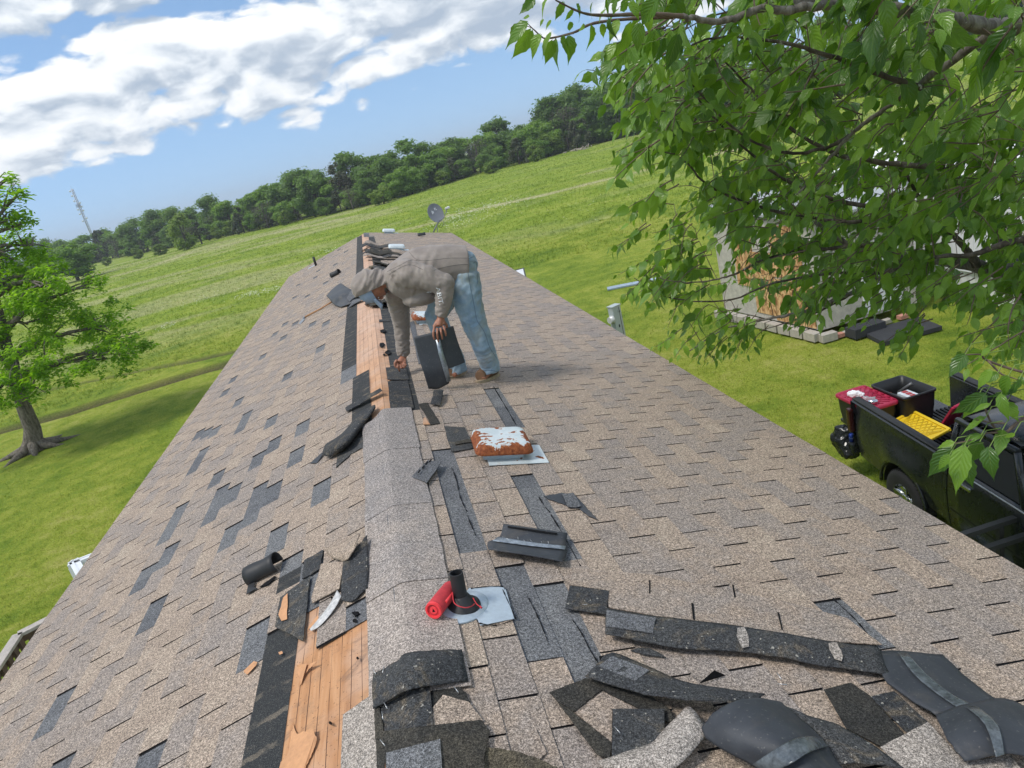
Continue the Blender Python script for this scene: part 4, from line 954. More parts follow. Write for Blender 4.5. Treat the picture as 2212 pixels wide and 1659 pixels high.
# rolled flap beside the cap end
curl([cb((245, 715, .03), (390, 622, .035), (480, 520, .03), (540, 425, .03), (705, 345, .04)), cb((225, 760, .075), (370, 700, .10), (480, 640, .09), (600, 480, .05), (710, 360, .05)), cb((212, 805, .05), (290, 826, .04), (440, 742, .035), (520, 640, .03), (690, 400, .03))], [M_dkgran, M_asph], 'rolled charcoal flap peeled back left of the ridge cap end', n=5)
piece(cb((97, 890, .02), (208, 788, .035), (216, 806, .03), (165, 886, .018)), M_back, 'dark pointed tip of the rolled charcoal flap', amt=.3)
piece(cb((350, 825), (520, 660), (600, 640), (605, 735), (480, 800), (340, 930)), M_dkgran, 'charcoal scrap beneath the rolled flap', h=.02, amt=.8)
piece(cb((425, 370, .03), (470, 340, .035), (755, 185, .05), (773, 207, .05), (440, 405, .03)), M_dkgran, 'narrow straight shingle strip pointing at the bare ridge boards', amt=.4)
# flap and tool near the hood
curl([ca((250, 155, .03), (310, 90, .05), (385, 35, .04)), ca((285, 190, .09), (370, 140, .13), (450, 80, .08)), ca((320, 235, .05), (420, 190, .07), (520, 120, .05)), ca((385, 262, .03), (460, 235, .035), (560, 190, .03))], [M_back, M_asph], 'stiff black shingle flap curled up left of the worker\'s hood', n=5)
curl([ca((440, 190, .07), (480, 110, .09), (560, 60, .10)), ca((470, 210, .05), (520, 170, .06), (600, 150, .08))], [M_head, M_asph], 'grey shingle corner stacked behind the stiff black flap')
piece(ca((450, 268, .03), (500, 195, .05), (600, 165, .05), (610, 180, .05), (520, 225, .03)), M_head, 'grey shingle tongue in front of the stiff black flap')
bar = empty('pry_bar', HP(700, 660, .03), 'long wooden handled shingle remover lying on the left slope', 'tool')
mb = MB(); mb.tube([HP(717, 652, .05), HP(690, 668, .035), HP(659, 684.5, .03)], .013, 10); mb.build('handle', simple('worn_ash_handle', (.42, .22, .10), .55, 0, .25, 20), bar)
mb = MB(); mb.tube([HP(659, 684.5, .03), HP(655, 687, .028)], [.016, .016], 8); mb.prism([HP(657, 684, .022), HP(658, 690, .022), HP(649, 700, .015), HP(645, 699, .015)], Vector((0, 0, -.006))); mb.build('blade', simple('worn_steel', (.3, .32, .34), .4, .8), bar)
# staples
for i, (u, v) in enumerate([(828, 1446), (831, 1473), (833, 1524), (826, 1545), (985, 1489), (826, 1604), (1333, 1576), (1762, 1575), (1770, 1578), (808, 1450), (1261, 1306), (1690, 1478), (1683, 1460), (1150, 1145)]):
    P = HP(u, v, .06 if v > 1440 else .03); a = random.uniform(0, 3.14); d = Vector((math.cos(a)*.013, math.sin(a)*.013, .002)); mb = MB(); mb.tube([P-d+Vector((0, 0, -.006)), P-d, P+d, P+d+Vector((0, 0, -.006))], .0014, 5)
    mb.build('staple', M_nail, None, 'bright bent roofing staple left among the torn shingles', 'staple', 'bent staples among the torn shingles')
# far ridge: heaps of torn pieces
rr = random.Random(5)
for i in range(40):
    yb = rr.choice([16.2, 17.2, 18.1, 10.8, 11.6, 9.3, 9.8, 10.3, 11.2, 12.2, 12.6, 13.6, 14.8, 15.4])+rr.uniform(-.3, .3); s0 = rr.uniform(-.15, .15); L = rr.uniform(.5, .95); h0 = rr.uniform(.02, .10)
    rows = []; wv = rr.uniform(0, 6)
    for j in range(4):
        r = []
        for k in range(9):
            s_ = s0+L*k/8; y_ = yb+.09*j+rr.uniform(-.01, .01)+.12*math.sin(wv)*k/8
            r.append(roofpt(1 if s_ > 0 else -1, abs(s_), y_)+Vector((0, 0, h0*(1-k/10)+.03*math.sin(k*1.1+wv)+.035+.02*j*math.sin(wv*3))))
        rows.append(r)
    mb = MB(); mb.grid(rows, rr.choice([0, 0, 1]), .006, 1)
    mb.build('torn_shingle', [rr.choice([M_sh, M_dirty, M_dkgran]), M_asph], None, 'rumpled torn shingle in the heap along the far ridge behind the worker', 'shingle', 'torn shingles heaped along the far ridge')
# ------------------------------------------------------------------ pipe boot and plate
pc = HP(999, 1311, .015); n1 = NRM(1); vb = empty('vent_pipe', pc, 'black plastic vent pipe in a rubber boot beside the red speaker', 'vent pipe')
mb = MB(); top = YP(985, 1237, pc.y+.01); ax = (top-pc).normalized(); ax = Vector((ax.x, ax.y, ax.z)); L = (top-pc).length
rows = []
for (t_, r_) in ((0, .0275), (1, .0275), (1, .0235), (.55, .0235)): rows.append((pc+ax*L*t_, r_))
mb.tube([a for a, _r in rows[:2]], [.0275, .0275], 24, cap=False)
def ring(mb, c, ax, r0, r1, n=24):
    a = ax.orthogonal().normalized(); b = ax.cross(a); vs = []
    for k in range(n): an = 2*math.pi*k/n; d = a*math.cos(an)+b*math.sin(an); vs += [c+d*r0, c+d*r1]
    mb.add(vs, [(2*k, 2*k+1, (2*k+3) % (2*n), (2*k+2) % (2*n)) for k in range(n)], 0)
ring(mb, top, ax, .0275, .0235); mb.tube([top, top-ax*.10], [.0235, .0235], 24, cap=False); mb.build('pipe', M_blk, vb, fixn=False)
mb = MB(); mb.tube([pc, pc+ax*.012, pc+ax*.03, pc+ax*.05, pc+ax*.054], [.074, .07, .045, .033, .029], 28); mb.build('rubber_boot', M_blk, vb)
pl = rough([(q[0], q[1], .019) for q in c2((700, 640), (830, 492), (1040, 478), (1065, 500), (1120, 690), (900, 735), (880, 690), (740, 660))], .5, 9)
mb = MB(); mb.prism([HP(*q) for q in pl], Vector((0, 0, -.002))); q_ = HP(*c2((905, 595, .02))[0])
mb.tube([pc+n1*.001, pc+n1*.006, pc+n1*.012], [.125, .112, .085], 28, flat=.8)
mb.build('flashing_plate', M_galv, vb)
for L_ in (c2((840, 495), (940, 484), (1040, 482), (1060, 500)), c2((1045, 500), (1090, 600), (1130, 690)), c2((890, 720), (1000, 735), (1120, 700))):
    pts = cat_rom([HP(a[0], a[1], .021) for a in L_], 6); mb = MB(); mb.tube(pts, [random.choice([.001, .002, .0035]) for _ in pts], 5, flat=.5); mb.build('tar_bead', M_asph, vb)
# ------------------------------------------------------------------ red speaker
M_red = simple('red_speaker_cloth', (.50, .035, .045), .75, 0, .3, 25, .001); M_red2 = simple('bright_red_rubber', (.85, .05, .06), .45, 0, .12)
A = HP(937, 1318, .064); B = HP(977, 1268, .064); t_ = (B-A).normalized(); spk = empty('bluetooth_speaker', HP(940, 1338, .02), 'red cylindrical portable speaker leaning against the black vent pipe', 'speaker')
mb = MB(); L = (B-A).length; prof = [(0.0, .030), (.02, .034), (.5, .0345), (.9, .034), (.97, .030), (1.0, .024)]
mb.tube([A+t_*L*a for a, _r in prof], [r for _a, r in prof], 28); mb.build('grille', M_red, spk)
mb = MB(); mb.tube([A-t_*.006, A+t_*.004], [.033, .0345], 28, cap=False); ring(mb, A-t_*.006, t_, .033, .0255, 28); mb.tube([A-t_*.006, A+t_*.006], [.0255, .024], 28, cap=False); mb.build('end_ring', M_red2, spk, fixn=False)
mb = MB(); mb.tube([A+t_*.006, A+t_*.001], [.0245, .0245], 24); mb.build('passive_radiator', simple('dark_red_disc', (.42, .03, .035), .5), spk)
mb = MB(); mb.tube([A+t_*.002, A-t_*.003], [.0165, .015], 24); mb.build('radiator_cap', M_red2, spk)
ex = Vector((1, 0, 0)); a_ = (ex-t_*ex.dot(t_)).normalized(); b_ = a_.cross(t_); mb = MB()
mb.prism([A-t_*.0036+a_*.007+b_*-.005, A-t_*.0036+a_*-.006+b_*-.006, A-t_*.0036+a_*0+b_*.008], t_*.0008); mb.build('logo_mark', M_asph, spk)
mb = MB(); q = A+t_*L*.75; mb.tube([A+t_*L*.25+a_*.033+b_*.006, A+t_*L*.7+a_*.033+b_*.006], .006, 8); mb.build('button_bar', M_red2, spk)
cp = cat_rom([A+t_*L*.85+Vector((.02, 0, .02)), YP(980, 1300, pc.y-.055), HP(1000, 1312, .075), HP(1018, 1310, .07), YP(1027, 1300, pc.y), HP(1022, 1292, .06), HP(1030, 1305, .05), HP(1037, 1310, .045)], 6)
mb = MB(); mb.tube(cp, .0022, 6); mb.tube([cp[-1], cp[-1]+Vector((.004, -.008, -.004))], .0042, 8); mb.build('carry_cord', M_red, spk)
# ------------------------------------------------------------------ box vents
def rust_mat(name, amount):
    m, t, bs, _ = newmat(name); p = objc(t)
    n = t.noise(p, 11, 6, .62, .5); n2 = t.noise(p, 60, 4, .7); h = t.sep(p)[2]
    att = t.n.new('ShaderNodeAttribute'); att.attribute_name = 'edge'
    f = t.math('ADD', n, t.math('MULTIPLY', att.outputs['Fac'], amount)); f = t.math('ADD', f, t.math('MULTIPLY', t.math('SUBTRACT', n2, .5), .10))
    rm = t.smooth(f, .615, .63)
    rust = t.ramp(n2, [(.3, (.09, .022, .009)), (.5, (.24, .065, .02)), (.7, (.36, .13, .045))])
    zinc = t.ramp(n, [(.3, (.50, .58, .60)), (.6, (.66, .72, .73))])
    c = t.mix(rm, zinc, rust); rim = t.math('MULTIPLY', t.smooth(f, .595, .615), t.math('SUBTRACT', 1, rm)); c = t.mix(t.math('MULTIPLY', rim, .5), c, (.62, .50, .36))
    setb(t, bs, c, t.math('MULTIPLY_ADD', rm, .4, .42), t.math('MULTIPLY', t.math('SUBTRACT', 1, rm), .15), .4, f, .0008, .6); return m
M_rust = rust_mat('rusted_galvanised_steel', .225); M_rust2 = rust_mat('fresh_galvanised_steel', -.3)
def boxvent(s_, y_, w, d, h, label, mat, rot=0, plate=True):
    o = roofpt(1, s_, y_, .014); X = Vector((CS, 0, -SN)); Y = Vector((0, 1, 0)); N = NRM(1)
    e = empty('roof_vent', o, label, 'roof vent')
    X2 = X*math.cos(rot)+Y*math.sin(rot); Y2 = -X*math.sin(rot)+Y*math.cos(rot)
    loc = lambda a, b, c: o+X2*a+Y2*b+N*c
    def rrect(w_, d_, r, n=5):
        pts = []
        for (cx, cy, a0) in ((w_/2-r, d_/2-r, 0), (-w_/2+r, d_/2-r, 90), (-w_/2+r, -d_/2+r, 180), (w_/2-r, -d_/2+r, 270)):
            for k in range(n+1): a = math.radians(a0+90*k/n); pts.append((cx+math.cos(a)*r, cy+math.sin(a)*r))
        return pts
    rings = [(0.0, .045, .022, 1.2), (.004, .048, .020, 1), (.002, .06, .0, .9), (-.004, h-.028, -.0, .8), (-.012, h-.010, 0, .6), (-.026, h-.001, 0, .4), (-.045, h+.001, 0, .15), (-.16, h+.004, 0, 0)]
    V, F, E = [], [], []; n = 24
    for off, z_, _a, ed in rings:
        pts = rrect(w+2*off, d+2*off, max(.012, .05+off*.5))
        for a, b in pts: V.append(loc(a, b, z_)); E.append(ed + (.25 if b < -d*.25 or a < -w*.3 else 0)*(1 if ed > .1 else 0) - (.5 if ed > .5 and -w*.02 < a < w*.33 and b < 0 else 0))
    for i in range(len(rings)-1):
        for k in range(n): F.append((i*n+k, i*n+(k+1) % n, (i+1)*n+(k+1) % n, (i+1)*n+k))
    V.append(loc(0, 0, h+.003)); E.append(0); c_ = len(V)-1
    for k in range(0, n): F.append(((len(rings)-1)*n+k, (len(rings)-1)*n+(k+1) % n, c_, c_))
    F4 = [list(f) for f in F[:-n]]; V2 = [tuple(v) for v in V]
    mb = MB(); mb.add(V2, F4 + [(f[0], f[1], f[2]) for f in F[-n:]], 0, True)
    ob = mb.build('vent_hood', mat, e); at = ob.data.attributes.new('edge', 'FLOAT', 'POINT'); at.data.foreach_set('value', E)
    mb = MB(); mb.prism([loc(a, b, .046) for a, b in rrect(w-.02, d-.02, .04)], N*-.002); mb.build('underside_panel', M_asph, e)
    mb = MB(); mb.prism([loc(a, b, .05) for a, b in rrect(w*.72, d*.72, .02)], N*-.05); ob = mb.build('throat', M_galv, e)
    if plate:
        mb = MB(); mb.prism([loc(-w*.3, -d*.62, .005), loc(w*.74, -d*.62, .005), loc(w*.74, d*.2, .005), loc(-w*.3, d*.2, .005)], N*-.0025); ob = mb.build('flashing_plate', mat, e)
    return e
sd_, s_, y_ = RS(1087, 982); boxvent(s_-.01, y_+.02, .345, .36, .105, 'rust patched galvanised box vent nearest the camera, below the worker', M_rust, -.04)
sd_, s_, y_ = RS(918, 697); boxvent(s_+.02, y_+.0, .34, .34, .10, 'second rusty box vent half hidden behind the worker\'s legs', M_rust, .0)
sd_, s_, y_ = RS(857, 541); boxvent(s_, y_+.05, .38, .38, .12, 'clean light grey box vent on the far roof, nearer of the two', M_rust2, 0)
sd_, s_, y_ = RS(840, 504.5); boxvent(s_, y_+.05, .38, .38, .12, 'clean light grey box vent at the far end of the ridge', M_rust2, 0)
# small black caps and pipes
sd_, s_, y_ = RS(911, 512); P = roofpt(1, s_, y_, .02); halfpipe('curled_scrap', P+Vector((-.1, 0, .04)), P+Vector((.12, 0, .02)), .07, M_blk, 'small black curled scrap near the satellite dish', 'shingle', NRM(1))
P0 = HP(716, 596, .05); P1 = HP(733, 587, .05); halfpipe('curled_scrap', P0, P1, .06, M_blk, 'black half round scrap on the far left slope', 'shingle', nl, 4.2)
P = HP(683, 574, .01); e = empty('vent_pipe', P, 'thin black vent pipe with a grey foot near the far left corner', 'vent pipe')
mb = MB(); mb.tube([P, P+Vector((0, 0, .26))], .035, 12); mb.build('pipe', M_blk, e)
mb = MB(); mb.prism([roofpt(-1, RS(676, 576)[1]+a, RS(676, 576)[2]+b, .018) for a, b in ((-.12, -.12), (.14, -.12), (.14, .12), (-.12, .12))], Vector((0, 0, -.003))); mb.build('flashing_plate', M_galv, e)
# ------------------------------------------------------------------ satellite dish
yd = YEND-.45; fb = HP(938, 503, .01); dd = empty('satellite_dish', fb, 'grey satellite dish on a bent mast at the far right end of the roof', 'satellite dish')
yd = fb.y; dc = YP(940, 461, yd); face = Vector((.35, -1, .32)).normalized(); a_ = Vector((0, 0, 1)).cross(face).normalized(); b_ = face.cross(a_)
M_dish = simple('dish_grey', (.20, .21, .235), .45, .1, .12, 8)
V, F = [], []; R_ = .285; rings_ = 7; n = 28
for i in range(rings_+1):
    r_ = R_*i/rings_
    for k in range(n): an = 2*math.pi*k/n; V.append(dc+a_*math.cos(an)*r_*.9+b_*math.sin(an)*r_*1.06+face*(.05*(r_/R_)**2))
for i in range(rings_):
    for k in range(n): F.append((i*n+k, i*n+(k+1) % n, (i+1)*n+(k+1) % n, (i+1)*n+k))
mb = MB(); mb.add(V, F, 0, True); mb.tube([dc+a_*math.cos(k*2*math.pi/n)*R_*.9+b_*math.sin(k*2*math.pi/n)*R_*1.06+face*.05 for k in range(n+1)], .006, 6); mb.build('reflector', M_dish, dd)
M_mark = simple('faded_white_print', (.66, .67, .7), .6)
for (ox, oy, w_, h_) in ((-.09, .05, .03, .11), (-.055, .035, .05, .03), (-.055, .075, .05, .03), (.03, .13, .02, .08), (.05, .15, .05, .025), (.075, .10, .03, .03)):
    mb = MB(); q = lambda x_, y_: dc+a_*(ox+x_)+b_*(oy+y_)+face*(.05*((abs(ox+x_)+abs(oy+y_))/R_)**2*.7+.005)
    mb.prism([q(-w_/2, -h_/2), q(w_/2, -h_/2), q(w_/2, h_/2), q(-w_/2, h_/2)], face*-.002); mb.build('worn_print', M_mark, dd)
lnb = YP(967, 449, yd-.35); mb = MB(); mb.tube([dc-b_*.27+face*.03, YP(958, 472, yd-.2), lnb], .013, 8); mb.build('feed_arm', M_dish, dd)
mb = MB(); mb.box(lnb, (.13, .07, .06), bev=.012); mb.tube([lnb+Vector((-.03, 0, 0)), lnb+(dc-lnb).normalized()*.08], [.03, .035], 12); mb.tube([lnb+Vector((.045, 0, .02)), lnb+(dc-lnb).normalized()*.07+Vector((.05, 0, .02))], [.025, .03], 12)
mb.build('receiver_head', simple('pale_plastic', (.62, .63, .62), .5), dd)
bh = dc-face*.03; mb = MB(); mb.tube([dc, bh-face*.05-b_*.06, YP(947, 480, yd), YP(940, 493, yd), fb+Vector((-.02, 0, .02))], .022, 10); mb.build('mast', M_dish, dd)
mb = MB(); mb.prism([fb+Vector(q) for q in ((-.12, -.08, .0), (.12, -.08, -.04), (.12, .08, -.04), (-.12, .08, 0))], Vector((0, 0, -.01))); mb.tube([fb+Vector((.12, 0, .0)), YP(944, 490, yd)], .012, 6); mb.build('foot_bracket', M_dish, dd)
mb = MB(); mb.tube(cat_rom([YP(944, 484, yd), YP(951, 473, yd), YP(959, 482, yd), YP(953, 492, yd), YP(947, 488, yd)], 6), .006, 6); mb.build('cable_loop', M_blk, dd)
# ================================================================== THE WORKER
from mathutils.bvhtree import BVHTree
def remeshed(name, mb, voxel, it, mats, parent=None, disp=None, cut=None, it2=0):
    me = mb.mesh(name); o = bpy.data.objects.new('tmp', me); COL.objects.link(o)
    r = o.modifiers.new('r', 'REMESH'); r.mode = 'VOXEL'; r.voxel_size = voxel; r.use_smooth_shade = True
    if it: s = o.modifiers.new('s', 'SMOOTH'); s.factor = .5; s.iterations = it
    dg = bpy.context.evaluated_depsgraph_get(); dg.update()
    m2 = bpy.data.meshes.new_from_object(o.evaluated_get(dg)); bpy.data.objects.remove(o); m2.name = name
    if disp:
        n = len(m2.vertices); co = np.empty(n*3); m2.vertices.foreach_get('co', co); co = co.reshape(-1, 3)
        no = np.array([v.normal[:] for v in m2.vertices]); d = np.array([disp(Vector(c)) for c in co]); co = co+no*d[:, None]
        m2.vertices.foreach_set('co', co.ravel()); m2.update()
    if cut:
        bm = bmesh.new(); bm.from_mesh(m2)
        for (pc_, pn_, fill) in cut:
            g = bmesh.ops.bisect_plane(bm, geom=bm.verts[:]+bm.edges[:]+bm.faces[:], plane_co=pc_, plane_no=pn_, clear_outer=True)
            if fill:
                ed = [e for e in g['geom_cut'] if isinstance(e, bmesh.types.BMEdge)]; bmesh.ops.contextual_create(bm, geom=ed)
        bm.to_mesh(m2); bm.free()
    o = link(name, m2, mats, smooth=True)
    if parent is not None: o.parent = parent; o.matrix_basis = unparent_mat(parent)
    return o
def seg_disp(segs):
    """cloth folds: noise stretched round the limb, tight along it"""
    segs = [(Vector(a), Vector(b), fa, fr, amp, sd) for a, b, fa, fr, amp, sd in segs]
    def f(P):
        tot = 0; ws = 0
        for a, b, fa, fr, amp, sd in segs:
            ab = b-a; t = max(-.2, min(1.2, (P-a).dot(ab)/ab.length_squared)); q = a+ab*t; d = (P-q); dist = d.length+1e-6; w = 1/(dist**4+1e-6)
            al = t*ab.length; dn = d/dist
            v = mnoise.noise(Vector((al*fa+dn.z*1.3+dn.x*.8, dn.x*fr+sd, dn.z*fr+dn.y*fr)))
            v2 = mnoise.noise(Vector((al*fa*2.3+dn.y, dn.x*fr*1.4+sd+5, dn.z*fr*1.4)))
            r = (1-abs(v)*2.2)**1 ; tot += w*amp*(r*.65+v2*.6); ws += w
        return tot/ws
    return f
def cloth(name, cols, rough=.8, sc=9, fine=420, extra=None):
    m, t, bs, _ = newmat(name); p = pos(t); n = t.noise(p, sc, 5, .6, .4); w = t.noise(p, fine, 2, .6)
    c = t.ramp(t.math('ADD', t.math('MULTIPLY', n, .8), t.math('MULTIPLY', w, .2)), [(.3, cols[0]), (.5, cols[1]), (.7, cols[2])])
    if extra: c = extra(t, p, c)
    setb(t, bs, c, rough, 0, .25, w, .0006, .5); bs.inputs['Sheen Weight'].default_value = .15; return m
def denim_extra(t, p, c):
    d = t.noise(t.vmath('MULTIPLY', p, (5, 5, 3)), 1.6, 5, .65, .5)
    return t.mix(t.math('MULTIPLY', t.smooth(d, .48, .68), .62), c, (.25, .26, .215))
M_shirt = cloth('faded_grey_shirt', [(.215, .182, .160), (.275, .236, .208), (.335, .292, .258)])
M_denim = cloth('washed_denim', [(.15, .24, .34), (.27, .37, .45), (.46, .53, .56)], .85, 7, 500, denim_extra)
M_capb = cloth('light_blue_cap_cloth', [(.24, .32, .46), (.29, .375, .51), (.34, .42, .55)], .7)
M_skin = simple('weathered_skin', (.34, .145, .088), .5, 0, .22, 25, .0006)
M_boot = simple('brown_suede', (.16, .09, .05), .8, 0, .4, 12, .001); M_sole = simple('gum_sole', (.34, .27, .18), .7, 0, .3, 20)
PY = 5.72
man = empty('person', HP(1020, 822, 0), 'roofer bent double in grey hooded shirt and jeans, holding a black shingle on the ridge', 'person')
Q = lambda u, v, y: YP(u, v, y)
def oval(mb, secs, n=16):
    """secs: (centre, half width along y, half height, axis dir)"""
    V = []; 
    for i, (c, ry, rz) in enumerate(secs):
        a = Vector(secs[max(i-1, 0)][0]); b = Vector(secs[min(i+1, len(secs)-1)][0]); t = (b-a).normalized(); yv = Vector((0, 1, 0)); yv = (yv-t*yv.dot(t)).normalized(); zv = t.cross(yv)
        for k in range(n): an = 2*math.pi*k/n; V.append(c+yv*math.cos(an)*ry+zv*math.sin(an)*rz)
    F = [(i*n+k, i*n+(k+1) % n, (i+1)*n+(k+1) % n, (i+1)*n+k) for i in range(len(secs)-1) for k in range(n)]
    F += [tuple(range(n))[::-1], tuple((len(secs)-1)*n+k for k in range(n))]
    mb.add(V, F, 0, True); return mb
def ball(mb, c, rx, ax=None):
    bm = bmesh.new(); bmesh.ops.create_icosphere(bm, subdivisions=3, radius=1)
    vs = [Vector(c)+(ax[0]*v.co.x*rx[0]+ax[1]*v.co.y*rx[1]+ax[2]*v.co.z*rx[2] if ax else Vector((v.co.x*rx[0], v.co.y*rx[1], v.co.z*rx[2]))) for v in bm.verts]
    fs = [[v.index for v in f.verts] for f in bm.faces]; bm.free(); mb.add(vs, fs, 0, True)
# joints
HIPC = Q(1000, 583, PY); SHC = Q(873, 602, PY)
Lsh, Lel, Lwr = Q(884, 592, 5.53), Q(959, 612, 5.44), Q(952, 686, 5.43)
Rsh, Rel, Rwr = Q(858, 640, 5.93), Q(868, 702, 6.02), Q(872, 770, 6.04)
nf = RP(1052, 822, 1, .012); ff = RP(992, 814, 1, .012)
Lhip, Lkn, Lan = Q(1002, 600, 5.62), Q(1027, 703, 5.56), Q(1060, 795, nf.y+.03)
Rhip, Rkn, Ran = Q(985, 612, 5.86), Q(941, 683, 5.90), Q(989, 792, ff.y+.02)
hc = Q(806, 621, 5.75); ha = Vector((-.96, 0, -.27)).normalized(); hf = Vector((.27, -.10, -.96)).normalized(); hy = ha.cross(hf).normalized(); hf = hy.cross(ha).normalized()
if hf.z > 0: hf = -hf
# body: one continuous skin
mb = MB()
oval(mb, [(HIPC+Vector((.03, 0, 0)), .15, .11), (HIPC, .165, .13), (Q(950, 585, PY), .15, .12), (Q(905, 592, PY), .175, .14), (SHC, .18, .12), (Q(850, 604, PY), .09, .08)])
mb.tube([Q(862, 603, PY), Q(838, 607, 5.74), hc-ha*.06], [.07, .06, .062], 14)
ball(mb, hc, (.112, .078, .098), (ha, hy, hf)); ball(mb, hc-ha*.05+hf*.045, (.055, .052, .05), (ha, hy, hf))
ball(mb, hc-ha*.012+hf*.098, (.022, .013, .020), (ha, hy, hf)); ball(mb, hc+ha*.02+hf*.09, (.012, .035, .010), (ha, hy, hf))
ball(mb, hc-ha*.048+hf*.092, (.009, .022, .010), (ha, hy, hf)); ball(mb, hc-ha*.085+hf*.075, (.02, .022, .02), (ha, hy, hf))
for s_ in (-1, 1): ball(mb, hc+hy*s_*.078-ha*.01, (.03, .008, .018), (ha, hy, hf))
mb.tube([Lsh, Lel], [.058, .046], 14); mb.tube([Lel, Lwr], [.046, .031], 14); mb.tube([Rsh, Rel, Rwr], [.055, .044, .031], 14)
for a in ([Lhip, Lkn, Lan], [Rhip, Rkn, Ran]): mb.tube([a[0], a[1]], [.088, .06], 14); mb.tube([a[1], a[2]], [.06, .038], 14)
for an_, ft, toe in ((Lan, nf, RP(1036, 826, 1, .03)), (Ran, ff, RP(962, 820, 1, .03))): mb.tube([an_, ft+Vector((0, 0, .05)), ft.lerp(toe, .35)+Vector((0, 0, .02))], [.034, .03, .02], 10)
# near hand: palm and five fingers closed over the shingle edge
def hand(mb, wr, palm, width, fingers, thumb, pr=.019):
    mb.tube([wr, wr.lerp(palm, .5), palm], [.028, .030, .026], 12)
    for w_ in (-1, -.33, .33, 1): mb.tube([wr.lerp(palm, .35)+width*w_*.45, palm+width*w_], [pr, pr*.78], 9)
    for f_ in fingers: mb.tube(f_, [.0105, .0098, .0088, .0075][:len(f_)], 8)
    mb.tube(thumb, [.015, .0125, .0105, .009][:len(thumb)], 8)
pl_ = Q(948, 704, 5.405); wv = Q(959, 701, 5.405)-Q(937, 707, 5.405); wv = wv*.5
hand(mb, Lwr, pl_, wv, [[Q(938, 708, 5.395), Q(936, 718, 5.372), Q(936.5, 727, 5.372), Q(939, 734, 5.385)], [Q(945, 709, 5.39), Q(944.5, 721, 5.362), Q(945.5, 731, 5.368), Q(947, 739, 5.385)],
     [Q(952, 708, 5.39), Q(953, 718, 5.366), Q(955, 727, 5.37), Q(955.5, 733, 5.388)], [Q(958, 704, 5.395), Q(961, 713, 5.375), Q(963, 720, 5.378), Q(963, 726, 5.39)]],
     [Q(957, 693, 5.44), Q(965, 703, 5.47), Q(966, 714, 5.475), Q(963, 722, 5.47)])
tp = HP(864, 804, .03); y2 = tp.y
pl2 = Q(866, 784, y2); wv2 = (Q(874, 784, y2-.01)-Q(858, 783, y2+.01))*.5
hand(mb, Rwr, pl2, wv2, [[Q(859, 785, y2-.01), Q(860, 793, y2-.028), Q(862, 799, y2-.02), tp+Vector((0, 0, .006))], [Q(864, 787, y2-.01), Q(867, 795, y2-.03), Q(869, 796, y2-.005), Q(868, 790, y2+.008)],
     [Q(869, 787, y2-.01), Q(873, 794, y2-.028), Q(874, 795, y2-.004), Q(872, 788, y2+.008)], [Q(873, 784, y2-.008), Q(877, 789, y2-.022), Q(877, 791, y2), Q(875, 785, y2+.008)]],
     [Q(858, 778, y2-.005), Q(853, 784, y2-.014), Q(853, 790, y2-.018), Q(857, 795, y2-.02)])
body = remeshed('body', mb, .0045, 3, M_skin, man)
mb = MB(); ball(mb, hc-ha*.075+hf*.055, (.035, .048, .04), (ha, hy, hf)); remeshed('beard', mb, .006, 2, simple('grey_stubble', (.10, .085, .075), .9, 0, .4, 60), man, lambda P: .003*mnoise.noise(P*180))
for s_ in (-1, 1):
    mb = MB(); ball(mb, hc+hy*s_*.03+hf*.088+ha*.005, (.006, .011, .006), (ha, hy, hf)); mb.build('eye', simple('eye_white', (.6, .58, .55), .3) if s_ < 0 else bpy.data.materials['eye_white'], man)
# trousers
mb = MB()
oval(mb, [(Q(972, 580, PY), .178, .165), (Q(990, 582, PY), .182, .168), (HIPC+Vector((.02, 0, -.02)), .175, .160), (HIPC+Vector((.065, 0, -.05)), .14, .12)])
mb.tube([Q(1000, 594, 5.64), Q(1008, 640, 5.6), Q(1016, 672, 5.58), Lkn, Q(1043, 745, 5.55), Q(1056, 782, nf.y+.03), Q(1061, 803, nf.y+.03)], [.128, .122, .107, .096, .084, .080, .079], 20)
mb.tube([Q(985, 600, 5.84), Q(962, 640, 5.88), Rkn, Q(958, 728, 5.86), Q(984, 778, ff.y+.03), Q(990, 803, ff.y+.03)], [.125, .112, .094, .086, .078, .077], 20)
segs = [(Lhip, Lkn, 12, 1.6, .014, 1), (Lkn, Lan, 26, 1.4, .014, 2), (Rhip, Rkn, 18, 1.5, .009, 3), (Rkn, Ran, 26, 1.5, .009, 4), (Lan+Vector((-.03, 0, .12)), Lan, 46, 1.1, .009, 6)]
jeans = remeshed('jeans', mb, .009, 6, M_denim, man, seg_disp(segs))
# shirt with sleeves
mb = MB()
oval(mb, [(Q(838, 600, 5.74), .085, .085), (Q(852, 600, PY), .165, .135), (Q(875, 601, PY), .215, .185), (Q(905, 594, PY), .225, .215), (Q(940, 586, PY), .215, .212), (Q(975, 580, PY), .202, .190), (Q(1000, 577, PY), .196, .176), (Q(1006, 577, PY), .193, .172)], 24)
mb.tube([Q(868, 590, 5.60), Lsh, Q(925, 600, 5.47), Lel+Vector((-.02, 0, 0))], [.115, .108, .094, .082], 18); ball(mb, Lel, (.083, .078, .078))
mb.tube([Lel, Q(959, 640, 5.43), Q(956, 665, 5.43), Lwr+Vector((0, 0, .012))], [.078, .068, .056, .047], 18)
mb.tube([Q(862, 610, 5.86), Rsh, Rel, Rwr+Vector((0, 0, .014))], [.13, .095, .066, .052], 18)
ball(mb, Q(912, 640, 5.66), (.16, .15, .07))
